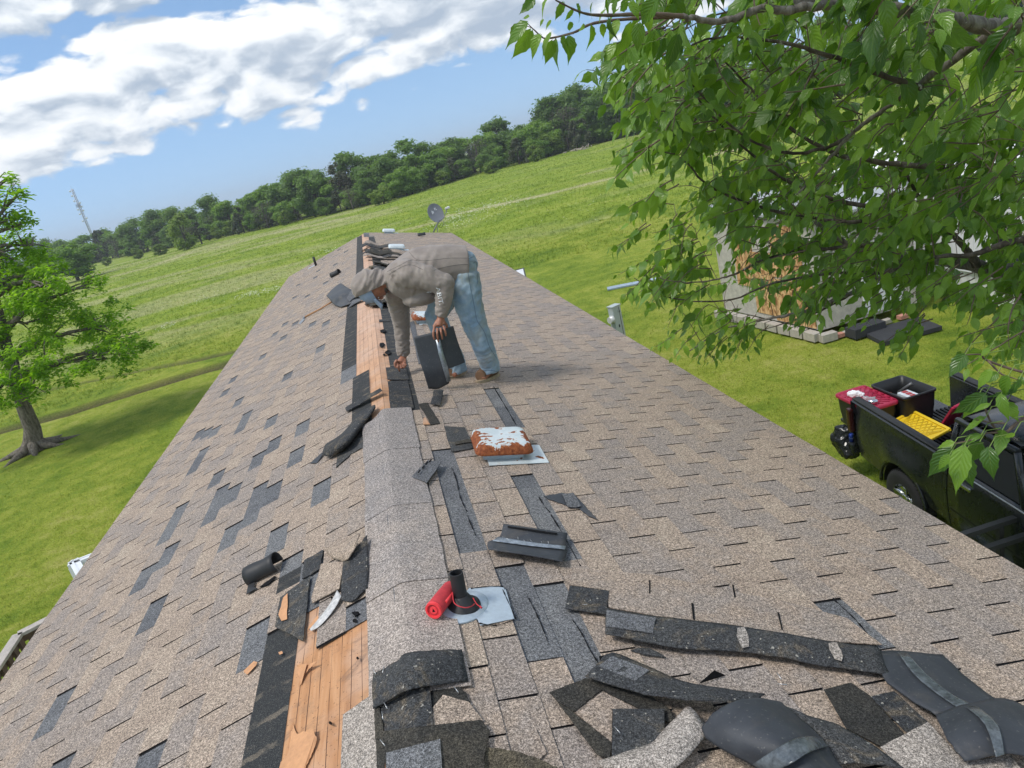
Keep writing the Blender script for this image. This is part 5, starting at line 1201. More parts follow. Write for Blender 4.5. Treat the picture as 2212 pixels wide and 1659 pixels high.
segs = [(SHC, HIPC, 7, 1.0, .007, 1), (Lsh, Lel, 15, 1.0, .011, 2), (Lel, Lwr, 34, 1.2, .008, 3), (Rsh, Rel, 28, 1.3, .013, 4), (Rel, Rwr, 36, 1.2, .013, 5), (Lel+Vector((.03, 0, .05)), Lel, 30, 1, .009, 7)]
shirt = remeshed('shirt', mb, .0085, 4, M_shirt, man, seg_disp(segs))
# cap under the hood
cc = hc+ha*.018; mb = MB(); ball(mb, cc, (.120, .088, .112), (ha, hy, hf))
capo = remeshed('cap', mb, .006, 2, M_capb, man, None, [(hc+ha*.022, -ha, False)])
mb = MB(); rows = []
for i in range(6):
    r = []; 
    for j in range(9):
        w = (j-4)/4; t_ = i/5; r.append(cc+hf*(.080+.105*t_*(1-.30*w*w))+hy*w*(.080-.012*t_)+ha*(.038-.022*t_-.03*w*w))
    rows.append(r)
mb.grid(rows, 0, .004); mb.build('cap_brim', M_capb, man)
# hood
mb = MB(); ball(mb, hc-hf*.036+ha*.010, (.146, .112, .118), (ha, hy, hf)); mb.tube([hc-hf*.02-ha*.02, Q(836, 611, 5.75), Q(856, 606, PY)], [.108, .100, .12], 20)
def hooddisp(P):
    d = P-hc; a_ = d.dot(ha); f_ = d.dot(hf); return .013*(1-abs(mnoise.noise(Vector((a_*8, f_*22-a_*14, d.y*6))))*2.6)+.003*mnoise.noise(P*30)
hood = remeshed('hood', mb, .007, 3, M_shirt, man, hooddisp, [(hc+hf*.012, (hf*.97+ha*.10).normalized(), True)])
for s_ in (0,):
    rim = [hc+hf*.034+ha*math.cos(a)*.0+hy*0 for a in (0,)]
# boots
def boot(an_, heel, toe, nm):
    mb = MB(); h = heel; t_ = toe; d = (t_-h).normalized(); up = Vector((0, 0, 1))
    mb.tube([an_+Vector((0, 0, .0)), h+d*.045+up*.07], [.056, .062], 16); mb.tube([h+up*.058, h+d*.09+up*.068, h+d*.17+up*.06, t_+up*.054], [.052, .062, .060, .048], 16)
    s_ = remeshed('boot', mb, .007, 4, M_boot, man, lambda P: .002*mnoise.noise(P*60)); 
    mb = MB(); sv = d.cross(up).normalized(); out = []
    for k in range(20):
        a = 2*math.pi*k/20; L = (t_-h).length; x_ = L/2+math.cos(a)*(L/2+.055); w_ = math.sin(a)*(.062+.008*math.cos(a)); out.append(h+d*x_+sv*w_+up*.024)
    mb.prism(out, Vector((0, 0, -.03))); o = mb.build('sole', M_sole, s_)
boot(Lan, RP(1071, 811, 1, .004), RP(1040, 826, 1, .004), 'l'); boot(Ran, RP(1000, 806, 1, .0), RP(972, 818, 1, .0), 'r')
# marks pinned to the cloth where the photograph shows them
dg = bpy.context.evaluated_depsgraph_get()
def bvh_of(o):
    bm = bmesh.new(); bm.from_mesh(o.data); bm.transform(man.matrix_basis @ o.matrix_basis); t_ = BVHTree.FromBMesh(bm); bm.free(); return t_
BS, BJ = bvh_of(shirt), bvh_of(jeans)
def pin(bv, u, v, off=.0025):
    d = ray(u, v).normalized(); h = bv.ray_cast(CAM, d); return (h[0]+h[1]*off, h[1]) if h[0] is not None else (None, None)
def cm(x, y): return 713.2+.1984*x, 493.7+.1984*y
def seam(name, bv, pts, mat, r=.0014):
    P = cat_rom([Vector((*cm(*a), 0)) for a in pts], 10); W_ = [pin(bv, p.x, p.y, r*.3)[0] for p in P]; W_ = [w for w in W_ if w is not None]
    if len(W_) > 2: mb = MB(); mb.tube(W_, r, 5); mb.build(name, mat, man)
M_seamg = simple('seam_thread_grey', (.09, .08, .075), .9); M_seamb = simple('seam_thread_denim', (.06, .09, .14), .9)
for s_ in ([(860, 255), (930, 330), (1010, 350), (1150, 340), (1300, 322), (1495, 322)], [(1130, 455), (1250, 420), (1400, 395), (1500, 390)], [(620, 470), (760, 400), (870, 345), (950, 350)], [(640, 500), (800, 410), (900, 400), (1010, 450)]): seam('seam', BS, s_, M_seamg)
for s_ in ([(1500, 480), (1530, 650), (1570, 850), (1600, 1000), (1680, 1130), (1740, 1300), (1820, 1420)], [(1505, 330), (1560, 305)], [(1555, 380), (1590, 365), (1600, 480), (1606, 600)], [(1655, 1550), (1740, 1545), (1838, 1560)]): seam('seam', BJ, s_, M_seamb, .0016)
M_print = simple('white_print', (.74, .75, .76), .6, 0, .06)
cu = bpy.data.curves.new('t', 'FONT'); cu.body = 'ABIT.'; cu.size = 1; cu.resolution_u = 3; to = bpy.data.objects.new('t', cu); COL.objects.link(to); dg.update()
tm = bpy.data.meshes.new_from_object(to.evaluated_get(bpy.context.evaluated_depsgraph_get())); bpy.data.objects.remove(to)
bm = bmesh.new(); bm.from_mesh(tm); bmesh.ops.triangulate(bm, faces=bm.faces[:]); bmesh.ops.subdivide_edges(bm, edges=bm.edges[:], cuts=1)
w_ = max(v.co.x for v in bm.verts); ok = True
for v in bm.verts:
    s_ = v.co.x/w_; a = (1152+42*s_, 640+195*s_); q = pin(BS, *cm(a[0]+v.co.y*62, a[1]-v.co.y*12), .005)[0]
    if q is not None: v.co = q
bm.to_mesh(tm); bm.free(); o = link('sleeve_lettering', tm, M_print); o.parent = man; o.matrix_basis = unparent_mat(man)
for poly in ([(1100, 600), (1108, 690), (1092, 700), (1080, 690)], [(1045, 692), (1068, 680), (1085, 698), (1062, 703)]):
    L_ = [pin(BS, *cm(*a), .003)[0] for a in poly]
    if all(q is not None for q in L_): mb = MB(); mb.prism(L_, Vector((0, .001, 0))); mb.build('sleeve_logo', M_print, man)
# ------------------------------------------------------------------ shingle held in his hand
hs = empty('held_shingle', HP(945, 838, .02), 'large stiff black cap shingle with a shiny centre strip held in the roofer\'s hand', 'shingle')
yb = HP(930, 836, .03).y
def hg(L): return [[Q(*c5((x, y_))[0], yy) for (x, y_, yy) in r] for r in L]
rows = [[(470, 525, 5.46), (540, 507, 5.44), (608, 490, 5.415)], [(500, 650, 5.45), (575, 630, 5.43), (640, 610, 5.41)], [(535, 760, 5.43), (605, 745, 5.42), (675, 715, 5.405)], [(565, 858, yb+.01), (630, 858, yb), (700, 822, yb)]]
G = [cat_rom(r, 5) for r in hg(rows)]; G = [list(r) for r in zip(*[cat_rom(list(c), 5) for c in zip(*G)])]
mb = MB(); mb.grid(G, 0, .004, 1); mb.build('panel', [M_back, M_asph], hs)
rows = [[(608, 490, 5.415), (665, 472, 5.44), (724, 453, 5.47)], [(632, 580, 5.41), (690, 560, 5.44), (748, 535, 5.47)], [(655, 665, 5.405), (715, 645, 5.435), (775, 615, 5.465)], [(672, 738, 5.405), (735, 715, 5.43), (800, 690, 5.455)]]
G = [cat_rom(r, 5) for r in hg(rows)]; G = [list(r) for r in zip(*[cat_rom(list(c), 5) for c in zip(*G)])]
mb = MB(); mb.grid(G, 0, .004, 1); mb.build('panel', [M_back, M_asph], hs)
mb = MB(); mb.grid([[Q(*c5((x, y_))[0], yy) for x, y_, yy in r] for r in ([(612, 545, 5.404), (640, 540, 5.408)], [(632, 640, 5.400), (662, 632, 5.404)], [(660, 735, 5.398), (692, 726, 5.400)], [(684, 818, yb-.008), (710, 810, yb-.006)])], 0, .002); mb.build('sealant_band', M_silver, hs)
curl([c5((598, 872, .05), (632, 865, .06), (662, 868, .05)), c5((590, 915, .05), (620, 915, .055), (655, 915, .05)), c5((578, 962, .03), (608, 965, .03), (642, 970, .025))], [M_dkgran, M_asph], 'small black tail scrap standing below the held shingle')
piece(c5((288, 722, .02), (416, 714, .024), (438, 800, .022), (300, 800, .02)), M_dkgran, 'dark shingle tab under the roofer\'s pointing finger', amt=.3)
piece(c5((300, 812), (430, 806), (470, 985), (360, 992), (318, 990)), M_dkgran, 'torn charcoal shingle in front of the pointing hand', h=.02, amt=.8)
piece(c5((500, 960), (560, 950), (640, 1085), (578, 1092), (545, 1030)), M_dirty, 'mossy ragged scrap uphill of the grey tail', h=.02, amt=1.2)
piece(c5((532, 1050, .021), (545, 1044, .021), (575, 1091, .021), (530, 1091, .021)), M_deck, 'small orange triangle of bare wood showing through the shingles', 'board', th=.002, name='bare_wood_patch', amt=.3)
piece(c5((440, 430), (470, 420), (540, 690), (500, 700)), M_head, 'grey weathered scrap behind the held shingle', h=.019)
# ================================================================== TRUCK
hd = math.radians(-97.4); TX = Vector((math.cos(hd), math.sin(hd), 0)); TYv = Vector((-math.sin(hd), math.cos(hd), 0)); TA = Vector((5.968, 8.256, ZG))
TM = Matrix(((TX.x, TYv.x, 0, TA.x), (TX.y, TYv.y, 0, TA.y), (0, 0, 1, ZG), (0, 0, 0, 1)))
def TL(x, y, z): return TM @ Vector((x, y, z))
truck = empty('pickup_truck', TL(1.2, .72, 0), 'black pickup truck parked beside the house with its tailgate down', 'pickup truck')
def paint():
    m, t, bs, _ = newmat('black_car_paint'); p = objc(t); n = t.noise(p, 9, 5, .7); n2 = t.noise(p, 160, 2, .6)
    c = t.ramp(n, [(.3, (.008, .010, .012)), (.7, (.018, .021, .023))]); c = t.mix(t.math('MULTIPLY', t.smooth(n2, .62, .78), .25), c, (.10, .09, .07))
    setb(t, bs, c, t.math('MULTIPLY_ADD', n, .25, .16), 0, .6); bs.inputs['Coat Weight'].default_value = .2; bs.inputs['Coat Roughness'].default_value = .2; return m
M_paint = paint(); M_trim = simple('black_plastic', (.016, .017, .018), .6, 0, .3, 20, .0005); M_chrome = simple('chrome', (.7, .71, .72), .12, 1, .05)
M_tyre = simple('tyre_rubber', (.022, .022, .022), .8, 0, .3, 30, .001)
m, t, bs, _ = newmat('tinted_glass'); setb(t, bs, (.01, .013, .015), .04, 0, .8); M_glass = m
BW = 1.50
def arch(x): dx = abs(x-1.17); return math.sqrt(max(0, .46**2-dx*dx)) + .42 if dx < .46 else 0
def bedside(side):
    xs_ = [0, .03, .12, .3, .5, .66, .71, .73, .78, .86, .96, 1.06, 1.17, 1.28, 1.38, 1.48, 1.56, 1.61, 1.63, 1.68, 1.8, 1.95, 2.0]
    rows = []
    for x in xs_:
        zb = max(.50 if x > .2 else .54-x*.2, arch(x)); r = []
        fl = math.exp(-((x-1.17)/.42)**4)
        for k in range(11):
            t_ = k/10; z_ = zb+(1.33-zb)*t_; hrel = (z_-.5)/.83
            y_ = .045*math.sin(math.pi*min(1, hrel*1.05))+.055*fl*math.exp(-((z_-.88)/.16)**2)+(.03*math.exp(-((z_-1.30)/.03)**2))
            y_ += -.06*math.exp(-(x/.06)**2)
            r.append(TL(x, -y_ if side < 0 else BW+y_, z_))
        rows.append(r)
    mb = MB(); mb.grid(rows, 0); 
    yi, yo = (.10, -.02) if side < 0 else (BW-.10, BW+.02)
    mb.grid([[TL(x, yi, 1.33-.006), TL(x, yi+(yo-yi)*.3, 1.352), TL(x, yi+(yo-yi)*.8, 1.352), TL(x, yo, 1.325)] for x in (0.01, .05, .5, 1, 1.5, 1.95)])
    mb.grid([[TL(x, yi, 1.328), TL(x, yi, .85)] for x in (0, 1, 2)], 0)
    mb.add([TL(0, yi, .8), TL(0, yi, 1.33), TL(0, yo-.01*(1 if side < 0 else -1), 1.33), TL(0, yo, .6)], [(0, 1, 2, 3)])
    o = mb.build('bed_side', M_paint, truck, fixn=False)
    mb = MB()
    pts = [(1.17+math.cos(a)*.47, .42+math.sin(a)*.47) for a in [math.pi*k/16 for k in range(17)]]
    rows = [[TL(x, (-.055 if side < 0 else BW+.055)+s_, z_) for x, z_ in pts] for s_ in (-.02, .02)] ; mb.grid(rows, 0, .02); mb.build('wheel_arch_trim', M_paint, truck)
    mb = MB(); pts2 = [(1.17+math.cos(a)*.455, .42+math.sin(a)*.455) for a in [math.pi*k/12 for k in range(13)]]
    mb.grid([[TL(x, (-.03 if side < 0 else BW+.03), z_) for x, z_ in pts2], [TL(x, (.25 if side < 0 else BW-.25), z_) for x, z_ in pts2]]); mb.build('wheel_well', M_trim, truck, fixn=False)
    mb = MB(); mb.grid([[TL(x, -.012 if side < 0 else BW+.012, 1.362), TL(x, .09 if side < 0 else BW-.09, 1.362)] for x in (.02, .6, 1.2, 1.9)], 0, .014); mb.build('rail_cap', M_trim, truck)
bedside(-1); bedside(1)
mb = MB(); mb.box((1.0, BW/2, .82), (2.0, BW-.1, .05), TM); mb.build('bed_floor', M_trim, truck)
for k in range(22):
    mb = MB(); mb.box((.95, .13+k*.0592, .858), (1.9, .028, .022), TM); mb.build('bed_rib', M_trim, truck)
for y_ in (.17, BW-.17):
    mb = MB(); mb.box((1.17, y_, .95), (.9, .18, .26), TM, bev=.05); mb.build('wheel_box', M_trim, truck)
mb = MB(); mb.box((2.0, BW/2, 1.08), (.05, BW, .56), TM); mb.build('bed_headboard', M_paint, truck)
mb = MB(); mb.box((-.28, BW/2, .80), (.52, BW-.14, .055), TM, bev=.015); mb.build('tailgate', M_paint, truck)
mb = MB(); mb.box((-.13, BW/2, .55), (.20, BW+.10, .17), TM, bev=.03); mb.build('rear_bumper', M_paint, truck)
for y_ in (-.05, BW+.05):
    mb = MB(); mb.box((.0, y_, 1.04), (.10, .07, .36), TM, bev=.025); mb.build('tail_lamp', simple('smoked_lamp', (.035, .008, .008), .25, 0, .2) if y_ < 0 else bpy.data.materials['smoked_lamp'], truck)
for (wx, wy) in ((1.17, .02), (1.17, BW-.02), (4.55, .02), (4.55, BW-.02)):
    sgn = -1 if wy < 1 else 1; mb = MB(); prof = [(.20, .10), (.30, .12), (.365, .105), (.38, .07), (.38, -.07), (.365, -.105), (.30, -.12), (.20, -.10)]
    rows = [[TL(wx+math.cos(a)*r, wy+s_+sgn*-.03, .38+math.sin(a)*r) for r, s_ in prof] for a in [2*math.pi*k/40 for k in range(41)]]
    mb.grid(rows, 0); w_ = mb.build('wheel', M_tyre, truck)
    mb = MB(); f_ = wy+sgn*.055; mb.grid([[TL(wx+math.cos(a)*r, f_-sgn*dpt, .38+math.sin(a)*r) for r, dpt in ((.215, -.02), (.20, .02), (.17, .06), (.05, .075))] for a in [2*math.pi*k/30 for k in range(31)]])
    for k in range(5):
        a = 2*math.pi*k/5+.3; mb.tube([TL(wx+math.cos(a)*.03, f_-sgn*.035, .38+math.sin(a)*.03), TL(wx+math.cos(a)*.12, f_-sgn*.02, .38+math.sin(a)*.12), TL(wx+math.cos(a)*.205, f_-sgn*.005, .38+math.sin(a)*.205)], [.04, .034, .042], 8, flat=.5)
    mb.tube([TL(wx, f_-sgn*.05, .38), TL(wx, f_-sgn*.0, .38)], [.055, .045], 16); mb.build('rim', M_chrome, w_, fixn=False)
    mb = MB()
    for k in range(48):
        a = 2*math.pi*k/48; mb.tube([TL(wx+math.cos(a)*.381, wy-sgn*.03-.085, .38+math.sin(a)*.381), TL(wx+math.cos(a+.05)*.384, wy-sgn*.03, .38+math.sin(a+.05)*.384), TL(wx+math.cos(a)*.381, wy-sgn*.03+.085, .38+math.sin(a)*.381)], .008, 4)
    mb.build('tread', M_tyre, w_)
# cab and front
def cabside(y_, sgn):
    for (x0, x1, nm, zt) in ((2.05, 2.10, 'cab_body', 1.36), (2.115, 3.25, 'door', 1.36), (3.265, 4.02, 'front_fender', 1.34), (4.9, 5.35, 'front_fender', 1.2)):
        rows = []
        for x in np.linspace(x0, x1, 7): rows.append([TL(x, y_+sgn*(.02+.05*math.sin(math.pi*(z_-.42)/1.05)), z_) for z_ in np.linspace(.46, zt, 8)])
        mb = MB(); mb.grid(rows, 0, .02); o = mb.build(nm, M_paint, truck)
        if nm == 'door':
            mb = MB(); mb.box((2.42, y_+sgn*.088, 1.2), (.17, .03, .045), TM, bev=.012); mb.build('handle', M_chrome, o)
            mb = MB(); mb.box((2.68, y_+sgn*.075, .80), (1.1, .02, .05), TM, bev=.008); mb.build('rub_strip', M_trim, o)
            mb = MB(); mb.box((2.68, y_+sgn*.07, 1.32), (1.1, .008, .012), TM); mb.build('pin_stripe', M_mark, o)
    for (q, nm, mt) in (([(2.16, 1.38), (3.15, 1.38), (2.95, 1.80), (2.2, 1.82)], 'side_window', M_glass),):
        mb = MB(); mb.prism([TL(x, y_+sgn*(.055-(z_-1.38)*.22), z_) for x, z_ in q], TYv*(-sgn*.012)); mb.build(nm, mt, truck)
    for (a, b) in (((2.10, 1.36), (2.15, 1.84)), ((3.22, 1.36), (2.99, 1.84)), ((2.12, 1.85), (3.0, 1.85))):
        mb = MB(); mb.tube([TL(a[0], y_+sgn*(.05-(a[1]-1.38)*.22), a[1]), TL(b[0], y_+sgn*(.05-(b[1]-1.38)*.22), b[1])], .035, 8); mb.build('window_pillar', M_paint, truck)
    mb = MB(); mb.tube([TL(2.05, y_+sgn*.16, .40), TL(2.12, y_+sgn*.20, .40), TL(3.6, y_+sgn*.20, .40), TL(3.7, y_+sgn*.14, .40)], .042, 12); mb.build('step_bar', M_chrome, truck)
cabside(0, -1); cabside(BW, 1)
mb = MB(); mb.grid([[TL(x, y_, z_+.03*math.cos((y_-BW/2)*1.8)) for y_ in np.linspace(.12, BW-.12, 9)] for x, z_ in ((2.1, 1.80), (2.2, 1.86), (2.6, 1.88), (2.95, 1.83))], 0, .03); mb.build('cab_roof', M_paint, truck)
mb = MB(); mb.grid([[TL(2.10, y_, 1.38), TL(2.14, y_*.9+BW*.05, 1.82)] for y_ in np.linspace(.08, BW-.08, 6)], 0, .01); mb.build('rear_window', M_glass, truck)
mb = MB(); mb.box((2.10, BW/2, 1.1), (.04, BW-.02, .56), TM); mb.build('cab_back', M_paint, truck)
mb = MB(); mb.grid([[TL(3.0, y_, 1.82), TL(3.65, y_, 1.30)] for y_ in np.linspace(.1, BW-.1, 6)], 0, .01); mb.build('windscreen', M_glass, truck)
mb = MB(); mb.grid([[TL(x, y_, z_+.03*math.cos((y_-BW/2)*1.9)) for y_ in np.linspace(0, BW, 9)] for x, z_ in ((3.4, 1.30), (4.2, 1.27), (5.0, 1.20), (5.3, 1.1), (5.38, .8))], 0, .02); mb.build('bonnet', M_paint, truck)
mb = MB(); mb.box((5.35, BW/2, .6), (.2, BW+.1, .25), TM, bev=.04); mb.build('front_bumper', M_chrome, truck)
mb = MB(); mb.box((2.6, BW/2, .52), (4.9, 1.1, .25), TM); mb.build('chassis', M_trim, truck)
mb = MB(); mb.tube([TL(.25, .22, .36), TL(.75, .25, .36)], .045, 10); mb.build('exhaust', M_trim, truck)
# tubs
def tub(x0, x1, y0, y1, z0, z1, mat, label, cat, lidmat=None, rot=0):
    cx, cy = (x0+x1)/2, (y0+y1)/2; R = TM @ Matrix.Translation((cx, cy, z0)) @ Matrix.Rotation(rot, 4, 'Z'); w, d, h = x1-x0, y1-y0, z1-z0
    e = empty('storage_tub', R @ Vector((0, 0, 0)), label, cat)
    def ringp(s_, z_, r=.05):
        pts = []
        for (sx, sy, a0) in ((1, 1, 0), (-1, 1, 90), (-1, -1, 180), (1, -1, 270)):
            for k in range(4): a = math.radians(a0+30*k); pts.append(R @ Vector((sx*(w/2*s_-r)+math.cos(a)*r, sy*(d/2*s_-r)+math.sin(a)*r, z_)))
        return pts+[pts[0]]
    mb = MB(); mb.grid([ringp(.84, .0), ringp(.92, h*.5), ringp(.95, h*.9), ringp(.95, h*.93), ringp(1.0, h*.94), ringp(1.0, h), ringp(.93, h), ringp(.90, h*.6), ringp(.82, .02)], 0)
    mb.add(ringp(.84, .004)[:-1], [tuple(range(16))]); mb.add(ringp(.82, .02)[:-1], [tuple(range(16))]); mb.build('tub_body', mat, e, fixn=False)
    if lidmat:
        mb = MB(); mb.grid([ringp(1.03, h*.95), ringp(1.04, h+.01), ringp(1.0, h+.03), ringp(.95, h+.03), ringp(.90, h+.012)], 0); mb.add(ringp(.90, h+.012)[:-1], [tuple(range(16))]); ld = mb.build('lid', lidmat, e, fixn=False)
        for i in range(-3, 4):
            for s_ in (1, -1):
                a = Vector((i*w*.12-s_*d*.36, -d*.38, h+.016)); b = Vector((i*w*.12+s_*d*.36, d*.38, h+.016))
                def cl(p_, q_):
                    t0 = 0; t1 = 1; dd_ = q_-p_
                    for L_ in (w*.42,):
                        for sg in (1, -1):
                            den = sg*dd_.x
                            if abs(den) < 1e-9: continue
                            tt_ = (L_-sg*p_.x)/den
                            if den > 0: t1 = min(t1, tt_)
                            else: t0 = max(t0, tt_)
                    return (p_+dd_*t0, p_+dd_*t1) if t0 < t1 else None
                c_ = cl(a, b)
                if c_: mb = MB(); mb.tube([R @ c_[0], R @ c_[1]], .007, 4, flat=.6); mb.build('lid_rib', lidmat, ld)
        for i in range(6):
            for s_ in (1, -1): mb = MB(); mb.box((-w*.42+i*w*.168, s_*d*.455, h+.03), (w*.075, .022, .014), R); mb.build('lid_lug', lidmat, ld)
    return e, R, w, d, h
M_tub = simple('black_tub_plastic', (.013, .014, .015), .45, 0, .25, 20); M_crim = simple('crimson_lid_plastic', (.36, .018, .055), .42, 0, .2, 20); M_yell = simple('yellow_lid_plastic', (.72, .50, .02), .45, 0, .1, 20)
e, R, w, d, h = tub(-.50, .24, .03, .50, .832, 1.24, M_tub, 'black storage tub closed with a crimson lid on the tailgate', 'storage tub', M_crim, .10)
e2, R2, w2, d2, h2 = tub(-.40, .30, .50, 1.02, .832, 1.32, M_tub, 'open black storage tub full of tools in the truck bed', 'storage tub', None, .12)
mb = MB(); mb.tube([R @ Vector((-.22, -.12, h+.04)), R @ Vector((-.10, -.06, h+.06)), R @ Vector((-.04, .0, h+.04))], [.04, .05, .03], 12); mb.tube([R @ Vector((-.2, -.05, h+.04)), R @ Vector((-.12, -.13, h+.045))], [.05, .035], 10)
o = remeshed('paper_rag', mb, .008, 2, simple('crumpled_white_paper', (.78, .78, .8), .8, 0, .08), None, lambda P: .012*mnoise.noise(P*40)); tag(o, 'crumpled white paper bag on the crimson lid', 'paper bag')
m, t, bs, _ = newmat('clear_plastic'); setb(t, bs, (.75, .78, .8), .1, 0, .8); bs.inputs['Transmission Weight'].default_value = .7; M_clear = m
mb = MB(); mb.tube([R @ Vector((.06, -.08, h+.045)), R @ Vector((.10, -.04, h+.045)), R @ Vector((.115, -.02, h+.045)), R @ Vector((.17, .03, h+.045))], [.036, .036, .02, .032], 14); mb.build('plastic_cup', M_clear, None, 'clear crushed plastic cup on the crimson lid', 'cup')
can = empty('drink_can', R @ Vector((.27, -.06, h+.02)), 'silver drink can lying on its side on the crimson lid', 'can')
mb = MB(); mb.tube([R @ Vector((.22, -.12, h+.05)), R @ Vector((.222, -.115, h+.05)), R @ Vector((.27, -.02, h+.05)), R @ Vector((.275, -.012, h+.05))], [.025, .032, .032, .026], 18); mb.build('can_body', M_chrome, can)
# tools in the open tub
rr = random.Random(8); TC = [(.10, .03, .02), (.03, .03, .035), (.16, .13, .05), (.05, .05, .055), (.20, .09, .04), (.12, .12, .13)]
for i in range(15):
    c_ = Vector((rr.uniform(-.27, .27), rr.uniform(-.18, .18), rr.uniform(.28, .38))); a = rr.uniform(0, 3.14); L = rr.uniform(.08, .16); dv = Vector((math.cos(a)*L, math.sin(a)*L, rr.uniform(-.04, .04)))
    c_.x = max(-.22, min(.22, c_.x)); c_.y = max(-.13, min(.13, c_.y)); dv *= .8
    mb = MB(); mb.tube([R2 @ (c_-dv), R2 @ (c_-dv*.3), R2 @ (c_+dv*.3), R2 @ (c_+dv)], [rr.uniform(.012, .03), rr.uniform(.02, .035), .018, rr.uniform(.012, .035)], 8)
    mb.build('hand_tool', simple('tool_colour', TC[i % 6], .5) if i < 1 else (bpy.data.materials.get('tool_%d' % (i % 6)) or simple('tool_%d' % (i % 6), TC[i % 6], .5)), None, 'small hand tool jumbled inside the open black tub', 'tool', 'hand tools in the open black tub')
mb = MB(); mb.tube([R2 @ Vector((-.10, .0, .36)), R2 @ Vector((-.02, .12, .47)), R2 @ Vector((0, .15, .49))], [.025, .02, .028], 12); mb.build('pneumatic_nailer', simple('worn_grey_metal', (.16, .16, .16), .45, .6), None, 'grey tool barrel poking out of the open black tub', 'tool')
pb = empty('parts_case', R2 @ Vector((.14, -.02, .40)), 'clear topped small parts case in the open black tub', 'parts case')
mb = MB(); mb.box((.14, -.02, .405), (.26, .17, .045), R2, bev=.008); mb.build('case_body', simple('case_white', (.55, .6, .62), .3), pb)
for k in range(3): mb = MB(); mb.box((.06+k*.08, -.02, .431), (.06, .07, .006), R2); mb.build('red_insert', simple('insert_red', (.35, .03, .03), .5) if k == 0 else bpy.data.materials['insert_red'], pb)
# loose lids in the bed
def lid(Mx, mat, label, w=.74, d=.5):
    e = empty('tub_lid', Mx @ Vector((0, 0, 0)), label, 'lid')
    mb = MB(); mb.box((0, 0, 0), (w, d, .012), Mx, bev=.004)
    for s_ in (1, -1): mb.box((0, s_*d*.47, .015), (w*.98, .04, .03), Mx, bev=.008); mb.box((s_*w*.475, 0, .015), (.04, d*.9, .03), Mx, bev=.008)
    mb.build('lid_panel', mat, e)
    for i in range(-4, 5):
        for s_ in (1, -1):
            x0 = i*.085; a = Vector((max(-w*.43, min(w*.43, x0-s_*.17)), -d*.40*min(1, 1), .012)); b = Vector((max(-w*.43, min(w*.43, x0+s_*.17)), d*.40, .012))
            mb = MB(); mb.tube([Mx @ a, Mx @ b], .006, 4, flat=.7); mb.build('lid_rib', mat, e)
    return e
lid(TM @ Matrix.Translation((.60, .50, .99)) @ Matrix.Rotation(.05, 4, 'Z') @ Matrix.Rotation(math.radians(14), 4, 'X'), M_yell, 'bright yellow tub lid lying tilted in the truck bed')
lid(TM @ Matrix.Translation((.66, 1.02, 1.08)) @ Matrix.Rotation(.35, 4, 'Z') @ Matrix.Rotation(math.radians(-60), 4, 'Y'), M_crim, 'crimson tub lid propped upright in the truck bed', .45, .36)
mb = MB()
for k in range(5): mb.tube([TL(-.36+.03*k, -.02+.03*k, .78-.01*k), TL(-.38+.05*math.sin(k*2), -.04, .60), TL(-.33+.04*k, -.0, .42), TL(-.30+.02*k, .02*k, .34)], [.07, .12, .12, .05], 10)
bag = remeshed('rubbish_bag', mb, .016, 2, simple('shiny_black_bag', (.012, .014, .014), .22, 0, .3, 20), None, lambda P: .03*abs(mnoise.noise(P*11))+.012*mnoise.noise(P*30)); tag(bag, 'shiny black rubbish bag hanging behind the truck tailgate', 'bag')
cn = empty('beer_can', TL(-.12, .02, .635), 'blue drink can standing on the truck bumper', 'can')
mb = MB(); mb.tube([TL(-.12, .0, .636), TL(-.12, .0, .64), TL(-.12, .0, .75), TL(-.12, .0, .76)], [.026, .033, .033, .027], 16); mb.build('can_body', simple('can_blue', (.02, .05, .28), .3, .4), cn)
mb = MB(); mb.tube([TL(-.12, -.0, .70), TL(-.12, -.0, .701)], .0336, 16); mb.build('can_band', M_mark, cn)
# black rails low beside the house
rl = empty('trailer_rail', GP(2110, 1160, -3.4), 'pair of parallel flat black steel rails between house and truck', 'rail')
for (a, b, z_) in (((2060, 1163), (2330, 1075), -3.0), ((2110, 1192), (2330, 1120), -3.1)):
    P, Q_ = GP(*a, z_), GP(*b, z_); d_ = (Q_-P).normalized(); n_ = d_.cross(Vector((0, 0, 1))); mb = MB()
    mb.prism([P-n_*.03+Vector((0, 0, .025)), Q_-n_*.03+Vector((0, 0, .025)), Q_+n_*.03+Vector((0, 0, .025)), P+n_*.03+Vector((0, 0, .025))], Vector((0, 0, -.05))); mb.build('rail', simple('dusty_black_steel', (.05, .05, .045), .55) if z_ == -3.0 else bpy.data.materials['dusty_black_steel'], rl)
for k in (.5, 1.4):
    P, Q_ = GP(2060, 1163, -3.0), GP(2330, 1075, -3.0); d_ = (Q_-P).normalized(); b = P+d_*k; mb = MB(); mb.box((b.x, b.y, (ZG-3.03)/2), (.05, .05, -3.03-ZG)); mb.build('post', bpy.data.materials['dusty_black_steel'], rl)
